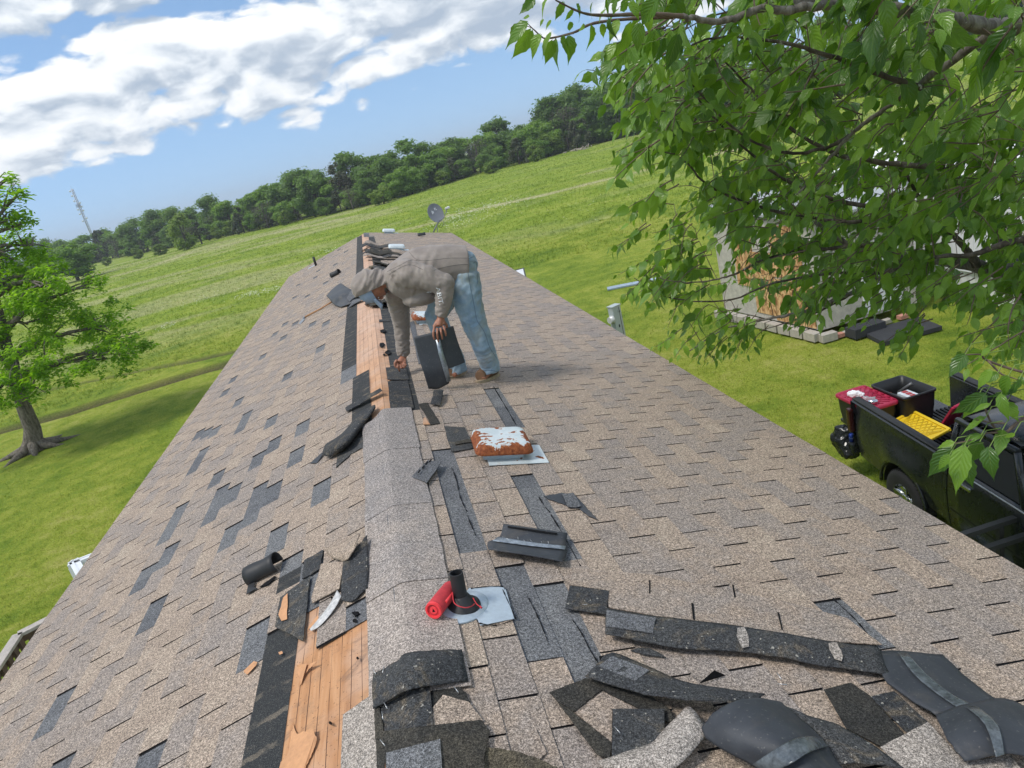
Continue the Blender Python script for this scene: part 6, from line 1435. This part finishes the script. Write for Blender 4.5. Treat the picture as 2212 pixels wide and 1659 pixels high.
# ================================================================== METER, PANEL, BOARD, DECK RAIL, WHITE FRAME
P = GP(1325, 659, -2.7); mt_ = empty('meter_pedestal', (P.x, P.y, ZG), 'pale grey electric meter pedestal on the lawn beyond the right eave', 'electric meter')
M_mtr = simple('pale_grey_enamel', (.44, .50, .50), .45, .1, .07)
RM = Matrix.Translation((P.x, P.y, ZG)) @ Matrix.Rotation(math.radians(24), 4, 'Z')
mb = MB(); mb.box((0, 0, .72), (.26, .18, 1.5), RM, bev=.01); mb.build('housing', M_mtr, mt_)
mb = MB(); mb.box((0, .0, 1.482), (.29, .21, .03), RM, bev=.008); mb.build('top_cover', M_mtr, mt_)
mb = MB(); mb.box((.065, -.094, .72), (.008, .006, 1.42), RM); mb.build('door_seam', M_seam, mt_)
mb = MB(); mb.tube([RM @ Vector((-.13, -.02, 1.18)), RM @ Vector((-.17, -.02, 1.18)), RM @ Vector((-.175, -.02, 1.18)), RM @ Vector((-.24, -.02, 1.18))], [.10, .10, .085, .08], 24); mt2 = mb.build('meter', simple('meter_glass_grey', (.55, .57, .56), .2), mt_)
mb = MB(); mb.box((-.02, -.095, .98), (.03, .012, .07), RM); mb.build('latch', M_trim, mt_)
cu = bpy.data.curves.new('t', 'FONT'); cu.body = '14'; cu.size = .09; to = bpy.data.objects.new('t', cu); COL.objects.link(to)
tm = bpy.data.meshes.new_from_object(to.evaluated_get(bpy.context.evaluated_depsgraph_get())); bpy.data.objects.remove(to)
tm.transform(RM @ Matrix.Translation((.0, -.0945, 1.30)) @ Matrix.Rotation(math.pi/2, 4, 'X')); o = link('number_plate', tm, M_trim); o.parent = mt_; o.matrix_basis = unparent_mat(mt_)
z_ = -1.05; aw = empty('awning_board', GP(1120, 600, z_), 'white rectangular panel with a dark edge sticking out past the right eave', 'panel')
c1_, c2_ = GP(1131, 579.5, z_), GP(1138, 609, z_); iv = Vector((-1.0, 0, .0)); mb = MB(); mb.prism([c1_, c2_, c2_+iv, c1_+iv], Vector((0, 0, -.03))); mb.build('sheet', M_white, aw)
mb = MB(); mb.tube([c1_+iv, c1_, c2_, c2_+iv], .018, 6); mb.build('edge_trim', M_trim, aw)
mb = MB(); mb.prism([GP(1311, 620, ZG+.05), GP(1475, 588, ZG+.05), GP(1477, 592, ZG+.05), GP(1312, 625, ZG+.05)], Vector((0, 0, -.05))); mb.build('blue_board', simple('pale_blue_board', (.30, .38, .46), .6), None, 'long narrow pale blue board lying in the grass beyond the right eave', 'board')
# deck railing at the lower left
zr = -2.45; dr = empty('deck_railing', GP(40, 1390, zr-1), 'weathered wooden deck railing turning a corner below the left eave', 'railing')
K = GP(38, 1368, zr); E1 = GP(105, 1334, zr); E0 = GP(-60, 1515, zr); d1 = (E1-K).normalized(); d0 = (E0-K).normalized()
M_wr = simple('weathered_grey_rail_wood', (.42, .38, .34), .8, 0, .3, 10, .001); M_wb = simple('brown_stained_baluster', (.115, .075, .055), .8, 0, .35, 10, .001)
up = Vector((0, 0, 1))
for (dd_, L) in ((d1, 1.5), (d0, 2.6)):
    n_ = dd_.cross(up).normalized(); mb = MB(); a, b = K-dd_*.0, K+dd_*L
    mb.prism([a-n_*.06, b-n_*.06, b+n_*.06, a+n_*.06], up*-.038); mb.build('top_rail', M_wr, dr)
    mb = MB(); mb.prism([a-n_*.02-up*.04, b-n_*.02-up*.04, b+n_*.02-up*.04, a+n_*.02-up*.04], up*-.09); mb.build('rail_support', M_wb, dr)
    k = .06
    while k < L:
        q = K+dd_*k; mb = MB(); mb.prism([q-n_*.055-up*.04, q+dd_*.085-n_*.055-up*.04, q+dd_*.085-n_*.022-up*.04, q-n_*.022-up*.04], up*-1.0); mb.build('baluster', M_wb, dr); k += .17
zf = -1.25; wf = empty('white_railing', GP(160, 1215, zf-1), 'white painted corner frame poking out past the left eave', 'railing')
F0 = GP(148, 1214, zf); F1 = GP(212, 1189, zf); F2 = GP(172, 1258, zf)
for a, b in ((F0, F1), (F0, F2)):
    d_ = (b-a).normalized(); n_ = d_.cross(up).normalized(); 
    if n_.dot(Vector((1, 0, 0))) < 0: n_ = -n_
    b = b+d_*.3; mb = MB(); mb.prism([a, b, b+n_*.09, a+n_*.09], up*-.05); mb.build('frame_bar', M_white, wf)
    mb = MB(); mb.prism([a+n_*.02+up*.006, b+n_*.02+up*.006, b+n_*.04+up*.006, a+n_*.04+up*.006], up*-.005); mb.build('frame_bead', M_white, wf)
mb = MB(); mb.box((F0.x+.04, F0.y-.02, (zf-.05+ZG)/2), (.08, .08, zf-.05-ZG)); mb.build('post', M_white, wf)
# ================================================================== SHED AND MOBILE HOME
C0, L0, R0_ = Vector((9.18, 13.84, ZG)), Vector((8.71, 17.39, ZG)), Vector((11.55, 13.74, ZG)); sh = empty('garden_shed', C0, 'small shed patched with orange strand board on cinder blocks behind the mulberry branches', 'shed')
M_stuc = simple('flaking_pale_siding', (.44, .42, .37), .85, 0, .28, 9, .002); 
def osb():
    m, t, bs, _ = newmat('strand_board'); p = objc(t); v = t.node('ShaderNodeTexVoronoi', {'feature': 'F1'}, Scale=22); t.l.new(t.vmath('MULTIPLY', p, (1, 1, .45)), v.inputs['Vector'])
    c = t.ramp(t.sep(v.outputs['Color'])[0], [(.1, (.30, .15, .06)), (.5, (.50, .29, .13)), (.9, (.66, .44, .22))]); setb(t, bs, c, .75, 0, .3, v.outputs['Distance'], .004, .7); return m
M_osb = osb(); H_ = 2.72; dz = Vector((0, 0, 1)); BK = R0_+(L0-C0)
def wallq(a, b, z0, z1, off, n_, th=.04): return [a+dz*z0+n_*off, b+dz*z0+n_*off, b+dz*z1+n_*off, a+dz*z1+n_*off]
nA = Vector((-1, -.13, 0)).normalized(); nB = Vector((-.04, -1, 0)).normalized()
for (a, b, n_) in ((L0, C0, nA), (C0, R0_, nB), (R0_, BK, -nA), (BK, L0, -nB)):
    mb = MB(); mb.prism(wallq(a, b, .22, H_, 0, n_), -n_*.06); mb.build('wall', M_stuc, sh)
for (f0, f1, z0, z1) in ((.22, .42, 1.0, H_-.1), (.40, .62, .35, 1.9), (.60, .97, .25, 1.3), (.62, .9, 1.35, H_-.15)):
    a, b = L0.lerp(C0, f0), L0.lerp(C0, f1); mb = MB(); mb.prism(wallq(a, b, z0, z1, .022, nA), -nA*.018); mb.build('strand_board_panel', M_osb, sh)
cu = bpy.data.curves.new('t', 'FONT'); cu.body = 'TruFlor'; cu.size = .22; to = bpy.data.objects.new('t', cu); COL.objects.link(to)
tm = bpy.data.meshes.new_from_object(to.evaluated_get(bpy.context.evaluated_depsgraph_get())); bpy.data.objects.remove(to)
dx_ = (C0-L0).normalized(); q = L0.lerp(C0, .42)+dz*1.05+nA*.024
tm.transform(Matrix(((dx_.x, 0, nA.x, q.x), (dx_.y, 0, nA.y, q.y), (0, 1, 0, q.z), (0, 0, 0, 1)))); o = link('board_lettering', tm, M_trim); o.parent = sh; o.matrix_basis = unparent_mat(sh)
mb = MB(); mb.prism([L0+dz*(H_+.3)+nA*.1-nB*.1, C0+dz*(H_+.0)+nA*.1+nB*.15, R0_+dz*(H_)-nA*.1+nB*.15, BK+dz*(H_+.3)-nA*.1-nB*.1], Vector((0, 0, -.06))); mb.build('roof', simple('pale_metal_roof', (.40, .42, .42), .4, .2, .06), sh)
mb = MB(); mb.prism(wallq(C0.lerp(R0_, .45), C0.lerp(R0_, .85), .3, 1.9, .03, nB), -nB*.03); mb.build('door', M_white, sh)
M_cmu = simple('concrete_block', (.40, .37, .32), .9, 0, .2, 14, .002); M_brk = simple('salmon_brick', (.50, .24, .18), .85, 0, .25, 14, .002)
for i, f in enumerate(np.linspace(.0, .96, 9)):
    q = L0.lerp(C0, f)+nA*.12; a = math.atan2((C0-L0).y, (C0-L0).x)+random.uniform(-.05, .05); mb = MB(); mb.box((0, 0, .11), (.38, .2, .19), Matrix.Translation(q) @ Matrix.Rotation(a, 4, 'Z'), bev=.006); mb.build('block', M_cmu, sh)
for i, f in enumerate((.03, .14, .26, .42, .6, .8)):
    q = C0.lerp(R0_, f)+nB*.14; mb = MB(); mb.box((0, 0, .05 if i else .09), (.36 if i % 2 == 0 else .21, .14 if i else .2, .09 if i else .18), Matrix.Translation(q) @ Matrix.Rotation(random.uniform(-.08, .08), 4, 'Z'), bev=.005); mb.build('block' if i % 2 == 0 else 'brick', M_cmu if i % 2 == 0 else M_brk, sh)
M_mat = simple('charcoal_matting', (.035, .037, .042), .8, 0, .35, 8, .002)
mb = MB(); mb.prism([Vector((x, y_, ZG+.075)) for x, y_ in ((9.75, 12.55), (11.05, 12.45), (11.2, 13.3), (9.9, 13.42))], Vector((0, 0, -.09))); mb.build('door_mat', M_mat, None, 'flat charcoal mat on the grass before the shed door', 'mat')
mb = MB(); mb.box((9.98, 13.42, ZG+.12), (.75, .36, .22), bev=.01); mb.build('door_step', M_mat, None, 'low charcoal step block against the shed wall', 'step')
mh = empty('mobile_home', (12.9, 11, ZG), 'white ribbed mobile home glimpsed behind the mulberry tree on the right', 'mobile home')
M_mh = simple('white_ribbed_siding', (.70, .71, .72), .45, .05, .05); M_roofw = simple('white_roof_coating', (.80, .80, .80), .5, 0, .05)
x0, x1, y0, y1 = 12.55, 16.6, 3.5, 17.5
mb = MB(); mb.box(((x0+x1)/2, (y0+y1)/2, (ZG+.75-1.35)/2), (x1-x0, y1-y0, -1.35-ZG-.75)); mb.build('wall', M_mh, mh)
for k in range(70):
    y_ = y0+.1+k*.2; mb = MB(); mb.box((x0-.012, y_, (ZG+.78-1.4)/2), (.022, .05, -1.42-ZG-.78)); mb.build('siding_rib', M_mh, mh)
mb = MB(); n_ = 120
mb.grid([[Vector((x0+.03+.02*(k % 2), y0+(y1-y0)*k/n_, ZG+.04+(.05*abs(math.sin(k*.9)) if k % 3 else 0))), Vector((x0-.03+.02*(k % 2), y0+(y1-y0)*k/n_, ZG+.74))] for k in range(n_+1)], 0, .01, smooth=False); mb.build('skirting', M_mh, mh)
mb = MB(); mb.box((x0-.05, (y0+y1)/2, ZG+.78), (.08, y1-y0, .06)); mb.build('skirting_rail', M_white, mh)
mb = MB(); mb.grid([[Vector((x, y_, z_)) for y_ in (y0-.15, y1+.15)] for x, z_ in ((x0-.12, -1.36), (x0-.1, -1.26), ((x0+x1)/2, -.9), (x1+.1, -1.26))], 0, .04, smooth=False); mb.build('roof', M_roofw, mh)
q = GP(2186, 545, -2.6); yw = YP(2186, 540, 10.0)
mb = MB(); yw = 11.0
def onwall(u, v): d = ray(u, v); return CAM+d*((x0-CAM.x)/d.x)
wc = onwall(2186, 540); mb.box((x0-.02, wc.y, wc.z), (.05, .72, .95), bev=.01); wn = mb.build('window', simple('grey_window_frame', (.38, .37, .34), .5), mh)
mb = MB(); mb.box((x0-.045, wc.y, wc.z), (.02, .56, .80)); mb.build('pane', M_glass, wn)
# ================================================================== MULBERRY TREE
M_leaf = leafmat('mulberry_leaves', [(.012, .036, .008), (.030, .080, .012), (.062, .145, .016), (.12, .235, .022), (.20, .34, .035)], .34, .30, .42, vein=True, spec=.55)
M_twig = simple('mulberry_twig_bark', (.12, .085, .06), .8, 0, .35, 30, .001); M_mbark = barkmat('mulberry_bark', (.17, .15, .13), (.27, .25, .22), 22); M_green = simple('green_petiole', (.16, .24, .05), .6)
def leaf_geo(seed, n=7):
    rd = random.Random(seed); V = []; ac = []; al = []; F = []
    curl_ = rd.uniform(.1, .8); fold = rd.uniform(.2, .65); tw = rd.uniform(-.25, .25); wv = rd.uniform(0, 6); wid = rd.uniform(.20, .29)
    ts = [i/n for i in range(n+1)]
    for i, t_ in enumerate(ts):
        w = wid*(math.sin(math.pi*min(1, t_*1.02)**.62))**.9*(1-.25*t_) if 0 < t_ < 1 else (.10*wid if t_ == 0 else 0)
        if t_ > .62: w *= max(0, (1-t_)/.38)**.75+.015
        zc = -curl_*(t_**1.8)*.55; yc = t_-.10*curl_*t_*t_
        for s_, a in ((-1, -1), (-.5, -.5), (0, 0), (.5, .5), (1, 1)):
            ww = w*(1+(.10 if i % 2 else -.05)*(abs(s_) == 1))*s_; z_ = zc+abs(ww)*fold+.018*math.sin(wv+t_*9+s_*3)*abs(s_)-abs(s_)**3*w*fold*.5
            V.append((ww+tw*t_*t_*.3, yc-(.05 if (t_ == 0 and abs(s_) == 1) else 0), z_)); ac.append(a); al.append(t_)
    for i in range(n):
        for j in range(4): F.append((i*5+j, i*5+j+1, i*5+5+j+1, i*5+5+j))
    return np.array(V), np.array(F), np.array(ac), np.array(al)
LG = [leaf_geo(s, 9) for s in range(10)]; LGL = [leaf_geo(s+50, 6) for s in range(8)]
leaves = []                       # (base, axis, normal, length, dist)
twigs = []                        # (points, radii)
lr = random.Random(21)
def add_leaf(base, axis, L, nrm=None):
    axis = axis.normalized()
    n_ = nrm or Vector((lr.gauss(-.1, .8), lr.gauss(-.15, .8), .7+lr.gauss(0, .5)))
    n_ = (n_-axis*n_.dot(axis))
    n_ = n_.normalized() if n_.length > 1e-3 else axis.orthogonal().normalized()
    leaves.append((base, axis, n_, L, (base-CAM).length))
def droop(sp=.5): return Vector((-.42+lr.gauss(0, sp*.8), -.05+lr.gauss(0, sp), -.72+lr.gauss(0, sp*.6)))
def shoot(P, dirv, L, n, size, r0=.004, back=True):
    dirv = dirv.normalized(); pts = []; q = P.copy(); d = dirv.copy()
    for i in range(n+1):
        pts.append(q.copy()); q = q+d*(L/n); d = (d+Vector((lr.gauss(0, .10), lr.gauss(0, .10), -.035+lr.gauss(0, .07)))).normalized()
    twigs.append((pts, [r0*(1-.75*i/n)+.0008 for i in range(n+1)]))
    side = d.cross(Vector((0, 0, 1))).normalized()
    for i in range(1, n+1):
        s_ = 1 if i % 2 else -1; pet = pts[i]+side*s_*lr.uniform(.02, .045)+Vector((0, 0, lr.uniform(-.012, .012)))+d*.015
        twigs.append(([pts[i], pts[i].lerp(pet, .6)+Vector((0, 0, .004)), pet], [.0013, .0012, .001], 1))
        g = .55+.45*math.sin(math.pi*min(1, (i+1.5)/(n+1.5))); ax = droop(); ax = ax+side*s_*.35+d*.25
        add_leaf(pet, ax, size*g*lr.uniform(.75, 1.2))
def PXL(b, t, d, dd_=.0): 
    B = DP(*b, d); T_ = DP(*t, d+dd_+lr.uniform(-.02, .03)); ax = T_-B; vn = (CAM-B).normalized(); n_ = vn*.5+Vector((lr.gauss(0, .35), lr.gauss(0, .2), .45+lr.gauss(0, .3))); add_leaf(B, ax, ax.length*1.04, n_)
# the near top left spray
for b, t in [((1139, 50), (1086, 101)), ((1147, 66), (1109, 137)), ((1167, 75), (1136, 127)), ((1189, 70), (1164, 123)), ((1194, 88), (1177, 143)), ((1202, 85), (1193, 152)), ((1219, 78), (1221, 123)), ((1229, 78), (1239, 137)), ((1277, 55), (1283, 108)), ((1317, 40), (1321, 100)), ((1364, 50), (1339, 133)), ((1380, 50), (1377, 117)), ((1154, -2), (1122, 32)), ((1184, -5), (1155, 43)), ((1217, 5), (1197, 50)), ((1237, 20), (1220, 50)), ((1417, 0), (1370, 60)), ((1404, 25), (1400, 80)), ((1464, 75), (1436, 160)), ((1310, 20), (1284, 42)), ((1174, 42), (1162, 58)), ((1190, 44), (1176, 62)), ((1230, 48), (1236, 72)), ((1262, 52), (1254, 70)), ((1143, 36), (1128, 38)), ((1120, 52), (1098, 92)), ((1336, 45), (1312, 92)), ((1300, 52), (1306, 84)),
             ((1245, 10), (1262, 44)), ((1280, 5), (1268, 38)), ((1330, 0), (1322, 34)), ((1360, 5), (1388, 40))]: PXL(b, t, 2.55+lr.uniform(-.08, .15))
# the near bright spray over the truck
for b, t in [c6 for c6 in [(((1830, 640)), ((1715, 790))), ((1990, 600), (1928, 652)), ((2000, 740), (1880, 868)), ((1960, 900), (1740, 1050)), ((1900, 930), (1815, 1075)), ((2180, 800), (1985, 1010)), ((2110, 780), (2050, 930)), ((1960, 1050), (1790, 1140)), ((1935, 1160), (1765, 1222)), ((1740, 1250), (1583, 1452)), ((1820, 1240), (1752, 1552)), ((1925, 1205), (1842, 1365)), ((1815, 1300), (1885, 1515)), ((2070, 1130), (2055, 1305)), ((1985, 1245), (1996, 1465)), ((1760, 1212), (1638, 1240)), ((2180, 785), (2260, 860)), ((2060, 900), (2100, 1080)), ((1990, 960), (1850, 1010)), ((2100, 950), (2180, 1080)), ((1945, 700), (1860, 760)), ((2040, 760), (1925, 830)), ((2150, 1150), (2080, 1180)), ((1730, 1290), (1640, 1390))]]:
    q = lambda a: (1474.7+.3333*a[0], 553+.3333*a[1]); PXL(q(b), q(t), 2.25+lr.uniform(-.1, .12))
    if lr.random() < .8:
        B = DP(*q(b), 2.25); twigs.append(([B, B+Vector((.03, .01, .02)), B+Vector((.065, .0, .02))], [.0013, .0013, .0015], 1))
q6 = lambda *l: [(1474.7+.3333*a, 553+.3333*b) for a, b in l]
def pxtwig(L_, d0, d1, r0, r1, part=0):
    pts = cat_rom([DP(u, v, d0+(d1-d0)*i/(len(L_)-1)) for i, (u, v) in enumerate(L_)], 6); n = len(pts); rr_ = [r0+(r1-r0)*i/(n-1)*1.0 for i in range(n)]
    twigs.append((pts, [r*(1+.10*math.sin(i*2.3)) for i, r in enumerate(rr_)], part)); return pts
pxtwig(q6((2500, 900), (2212, 1045), (2085, 1145), (2000, 1080), (1940, 930)), 2.4, 2.25, .006, .002)
pxtwig(q6((2085, 1085), (2000, 1080), (1900, 1060)), 2.3, 2.25, .003, .0015); pxtwig(q6((2085, 1145), (1960, 1150), (1880, 1190), (1760, 1215)), 2.3, 2.25, .003, .0013)
pxtwig(q6((2600, 830), (2212, 755), (1980, 680), (1930, 640), (1835, 640)), 2.4, 2.25, .005, .0015); pxtwig(q6((1980, 680), (2060, 760), (2110, 780), (2170, 800)), 2.3, 2.25, .003, .0012)
pxtwig([(1475, 35), (1400, 30), (1314, 33), (1260, 28), (1200, 0)], 2.8, 2.5, .009, .0025); pxtwig([(1454, 37), (1370, 40), (1284, 50), (1240, 70), (1184, 83), (1165, 75), (1139, 50)], 2.8, 2.55, .007, .0012); pxtwig([(1240, 72), (1205, 80), (1198, 88)], 2.56, 2.55, .002, .001); pxtwig([(1165, 75), (1148, 60), (1120, 52)], 2.55, 2.55, .0018, .001)
# main limbs
LIMB = [pxtwig([(2500, 70), (2212, 57), (2141, 60), (2060, 42), (1975, 27), (1841, 11), (1721, -2)], 4.2, 3.2, .040, .019, 2),
        pxtwig([(1800, 8), (1765, 13), (1700, 22), (1641, 20), (1578, 43), (1520, 44), (1475, 36)], 3.2, 2.8, .018, .009, 2),
        pxtwig([(2148, 66), (2080, 115), (1995, 177), (1940, 215), (1891, 250), (1835, 293), (1775, 363), (1720, 420)], 4.0, 4.6, .020, .006, 2),
        pxtwig([(2500, 640), (2300, 600), (2212, 588), (2140, 582), (2060, 565), (1990, 560), (1925, 553), (1840, 530), (1760, 480)], 7.0, 6.0, .075, .015, 2),
        pxtwig([(2110, 575), (2095, 548), (2070, 520), (2000, 450), (1960, 380)], 6.5, 6.0, .035, .01, 2),
        pxtwig([(2400, 470), (2300, 495), (2212, 516), (2150, 533), (2100, 550), (2020, 555)], 5.6, 5.3, .03, .012, 2),
        pxtwig([(1960, 560), (1900, 600), (1878, 617), (1810, 645), (1751, 669), (1700, 682), (1671, 686), (1610, 700), (1556, 715), (1481, 764)], 6.3, 6.9, .026, .004, 2),
        pxtwig([(1830, 640), (1770, 672), (1720, 690), (1640, 715)], 6.5, 6.8, .012, .003, 2),
        pxtwig([(1925, 540), (1860, 530), (1797, 537), (1750, 540), (1700, 548), (1640, 565), (1596, 589), (1540, 605), (1481, 611), (1420, 600)], 5.6, 5.4, .016, .003, 2),
        pxtwig([(2000, 360), (1900, 350), (1800, 330), (1700, 270), (1620, 190), (1560, 130)], 5.0, 4.6, .018, .004, 2),
        pxtwig([(1835, 293), (1780, 320), (1700, 330), (1600, 290), (1500, 190), (1440, 130)], 4.6, 4.2, .012, .003, 2),
        pxtwig([(1900, 450), (1800, 430), (1700, 390), (1620, 330), (1520, 230), (1490, 180)], 5.4, 4.8, .016, .003, 2),
        pxtwig([(1860, 480), (1740, 470), (1620, 440), (1530, 400), (1470, 340), (1400, 325)], 5.6, 4.6, .014, .003, 2),
        pxtwig([(1900, 590), (1800, 590), (1680, 610), (1560, 650), (1440, 640), (1370, 600)], 6.0, 6.0, .012, .003, 2),
        pxtwig([(1990, 190), (1900, 160), (1790, 120), (1680, 90), (1560, 80), (1480, 100)], 3.9, 3.3, .014, .003, 2)]
nodes = [p for l in LIMB for p in l]
TB = Vector((9.6, 2.6, ZG))
POLY = [(1440, -60), (1400, 10), (1360, 110), (1385, 200), (1445, 290), (1425, 400), (1455, 500), (1400, 590), (1440, 650), (1500, 735), (1600, 705), (1720, 645), (1830, 625), (1900, 650), (2020, 612), (2130, 640), (2230, 720), (2330, 760), (2750, 700), (2800, -260), (1440, -260)]
def inpoly(x, y_):
    c_ = False; n = len(POLY)
    for i in range(n):
        (x1, y1), (x2, y2) = POLY[i], POLY[(i+1) % n]
        if (y1 > y_) != (y2 > y_) and x < (x2-x1)*(y_-y1)/(y2-y1)+x1: c_ = not c_
    return c_
HOLES = [(1575, 500, 48, .85), (1600, 580, 46, .8), (1630, 650, 40, .7), (1480, 560, 45, .6), (1500, 660, 40, .6), (1780, 620, 34, .6), (1850, 690, 40, .6), (1505, 400, 62, .8), (1440, 350, 30, .8), (1590, 490, 26, .7), (1660, 120, 40, .6), (1560, 60, 42, .6), (1470, 130, 45, .75), (1880, 300, 34, .8), (1990, 290, 48, .8), (2120, 525, 46, .85), (2180, 560, 40, .85), (2080, 640, 50, .8), (2170, 640, 60, .75), (1800, 700, 40, .9), (1640, 560, 30, .6), (1720, 290, 28, .6), (1580, 350, 30, .5), (1440, 460, 40, .6), (1640, 640, 36, .7), (1700, 600, 30, .6), (1900, 620, 40, .7)]
def sample(n, ulo, uhi, vlo, vhi, dfun, holes=True):
    out = []; tries = 0
    while len(out) < n and tries < 30000:
        tries += 1; u = lr.uniform(ulo, uhi); v = lr.uniform(vlo, vhi)
        if not inpoly(u, v): continue
        if u > 2260 and lr.random() < .6: continue
        if holes and any((u-a)**2+(v-b)**2 < r*r and lr.random() < pr for a, b, r, pr in HOLES): continue
        P = DP(u, v, dfun(u, v))
        if P.x < 3.0 and P.z < -.2: continue
        out.append((P, u, v))
    return out
def dfn(u, v):
    dn = 2.9+max(0, v)/700*2.7+max(0, 1600-u)/1600*1.0
    return dn+.3+lr.random()*1.3 if u < 1560 else dn+lr.random()**1.0*3.1
SP = sample(640, 1350, 2750, -250, 760, dfn)+sample(310, 1690, 2600, 230, 700, lambda u, v: 5.6+lr.random()*2.4)+sample(110, 1380, 1700, 60, 620, lambda u, v: 4.6+lr.random()*1.6+(v/700))
near = lambda P, L_: min(L_, key=lambda w: (w-P).length_squared)
SP.sort(key=lambda s_: (near(s_[0], nodes)-s_[0]).length); grown = list(nodes)
for P, u, v in SP:
    q = near(P, grown); g = (P-q).length
    if g > .06:
        m1 = q.lerp(P, .5)+Vector((lr.gauss(0, .05*g), lr.gauss(0, .05*g), .10*g)); r_ = min(.006, .0022+.004*g)
        pts = cat_rom([q, m1, P], 4); twigs.append((pts, [r_*(1-.5*i/len(pts)) for i in range(len(pts))])); grown += [m1]
    grown.append(P)
    dirv = Vector((-.72+lr.gauss(0, .38), lr.gauss(0, .5), -.10+lr.gauss(0, .3)))
    sz = lr.choice([.10, .115, .13, .15, .17]); n = lr.choice([6, 7, 8, 9])
    Lt = lr.uniform(.22, .42); shoot(P, dirv, Lt, n, sz)
ns = len(SP)
# hanging fringe shoots on the outline
for (u, v, d, n, k) in [(1392, 322, 4.0, 8, 2), (1375, 318, 4.1, 7, 1), (1352, 505, 5.6, 7, 2), (1420, 500, 5.5, 8, 2), (1390, 600, 5.9, 8, 3), (1430, 620, 6.0, 8, 2), (1480, 600, 5.5, 8, 2), (1530, 740, 6.9, 8, 2), (1600, 715, 6.8, 8, 3), (1460, 735, 6.9, 7, 2), (1650, 700, 6.7, 8, 2), (1740, 690, 6.4, 7, 2), (1860, 665, 5.9, 8, 2), (1940, 715, 5.0, 7, 2), (1960, 700, 5.1, 6, 2), (2150, 700, 4.2, 8, 3), (2180, 740, 4.1, 8, 3), (2100, 640, 4.8, 7, 3), (2040, 620, 4.9, 7, 3), (1400, 210, 3.6, 8, 2), (1380, 140, 3.4, 7, 2), (1425, 420, 4.6, 8, 2), (1435, 260, 4.1, 8, 2), (1400, 90, 3.2, 7, 2), (1500, 430, 4.9, 7, 1), (1560, 740, 7, 7, 2)]:
    for j in range(k): P = DP(u+lr.gauss(0, 14), v+lr.gauss(0, 10), d+lr.gauss(0, .1)); shoot(P+Vector((.15, 0, .05)), Vector((-.8, lr.gauss(0, .4), -.25)), .34, n, .12)
mul = empty('mulberry_tree', TB, 'mulberry tree with large drooping leaves reaching in from the right', 'tree')
mb = MB(); far_ends = [LIMB[0][0], LIMB[3][0], LIMB[5][0]]; K1 = TB+Vector((-.3, .2, 2.6))
mb.tube([TB+Vector((0, 0, -.2)), TB+Vector((0, 0, .2)), TB+Vector((-.1, .1, 1.4)), K1], [.42, .30, .25, .22], 14)
for e_ in far_ends: mb.tube([K1, K1.lerp(e_, .4)+Vector((0, 0, .5)), K1.lerp(e_, .8)+Vector((0, 0, .25)), e_], [.16, .12, .08, .06], 10)
mb.build('trunk', M_mbark, mul)
for i, L_ in enumerate(LIMB):
    mb = MB(); tw_ = [t for t in twigs if len(t) > 2 and t[2] == 2 and t[0] is L_][0]; pts = [p+Vector((lr.gauss(0, .0025), lr.gauss(0, .0025), lr.gauss(0, .0025))) for p in tw_[0]]; mb.tube(pts, tw_[1], 12); mb.build('limb', M_mbark if i in (0, 1, 2, 3, 6) else M_bark2, mul)
mb = MB(); mg = MB()
for t in twigs:
    k = t[2] if len(t) > 2 else 0
    if k == 0: mb.tube(t[0], t[1], 5, cap=False)
    elif k == 1: mg.tube(t[0], t[1], 4, cap=False)
o = mb.build('twigs', M_twig, mul, kind='stuff', fixn=False); o = mg.build('leaf_stalks', M_green, mul, kind='stuff', fixn=False)
def score(l):
    u, v, zz = PX(l[0]+l[1]*l[3]*.5)
    if not (-20 < u < 2232 and -20 < v < 1679): return 1e9
    return l[4]/l[3]
leaves.sort(key=score)
Vs, Fs, As, Ls, nv = [], [], [], [], 0
for l in leaves[298:]:
    b, a, n_, L, _d = l; x = a.cross(n_); Mx = np.array([x[:], a[:], n_[:]]).T*L; G_l = LGL[lr.randrange(8)] if _d > 3.2 else LG[lr.randrange(10)]
    Vs.append(G_l[0] @ Mx.T + np.array(b)); Fs.append(G_l[1]+nv); As.append(G_l[2]); Ls.append(G_l[3]); nv += len(G_l[0])
me = npmesh('crown', np.concatenate(Vs), np.concatenate(Fs), M_leaf, attr={'across': ('POINT', np.concatenate(As)), 'along': ('POINT', np.concatenate(Ls))}, smooth=True)
cr = link('crown', me); cr.parent = mul; cr.matrix_basis = unparent_mat(mul); cr['kind'] = 'stuff'
LM = [npmesh('leaf', g[0], g[1], M_leaf, attr={'across': ('POINT', g[2]), 'along': ('POINT', g[3])}, smooth=True) for g in LG]
for l in leaves[:298]:
    b, a, n_, L, _d = l; x = a.cross(n_); o = bpy.data.objects.new('leaf', lr.choice(LM)); COL.objects.link(o); o.parent = mul
    M = Matrix(((x.x*L, a.x*L, n_.x*L, b.x), (x.y*L, a.y*L, n_.y*L, b.y), (x.z*L, a.z*L, n_.z*L, b.z), (0, 0, 0, 1))); o.matrix_basis = mul.matrix_basis.inverted() @ M
print('LEAVES', len(leaves), 'SHOOTS', ns)
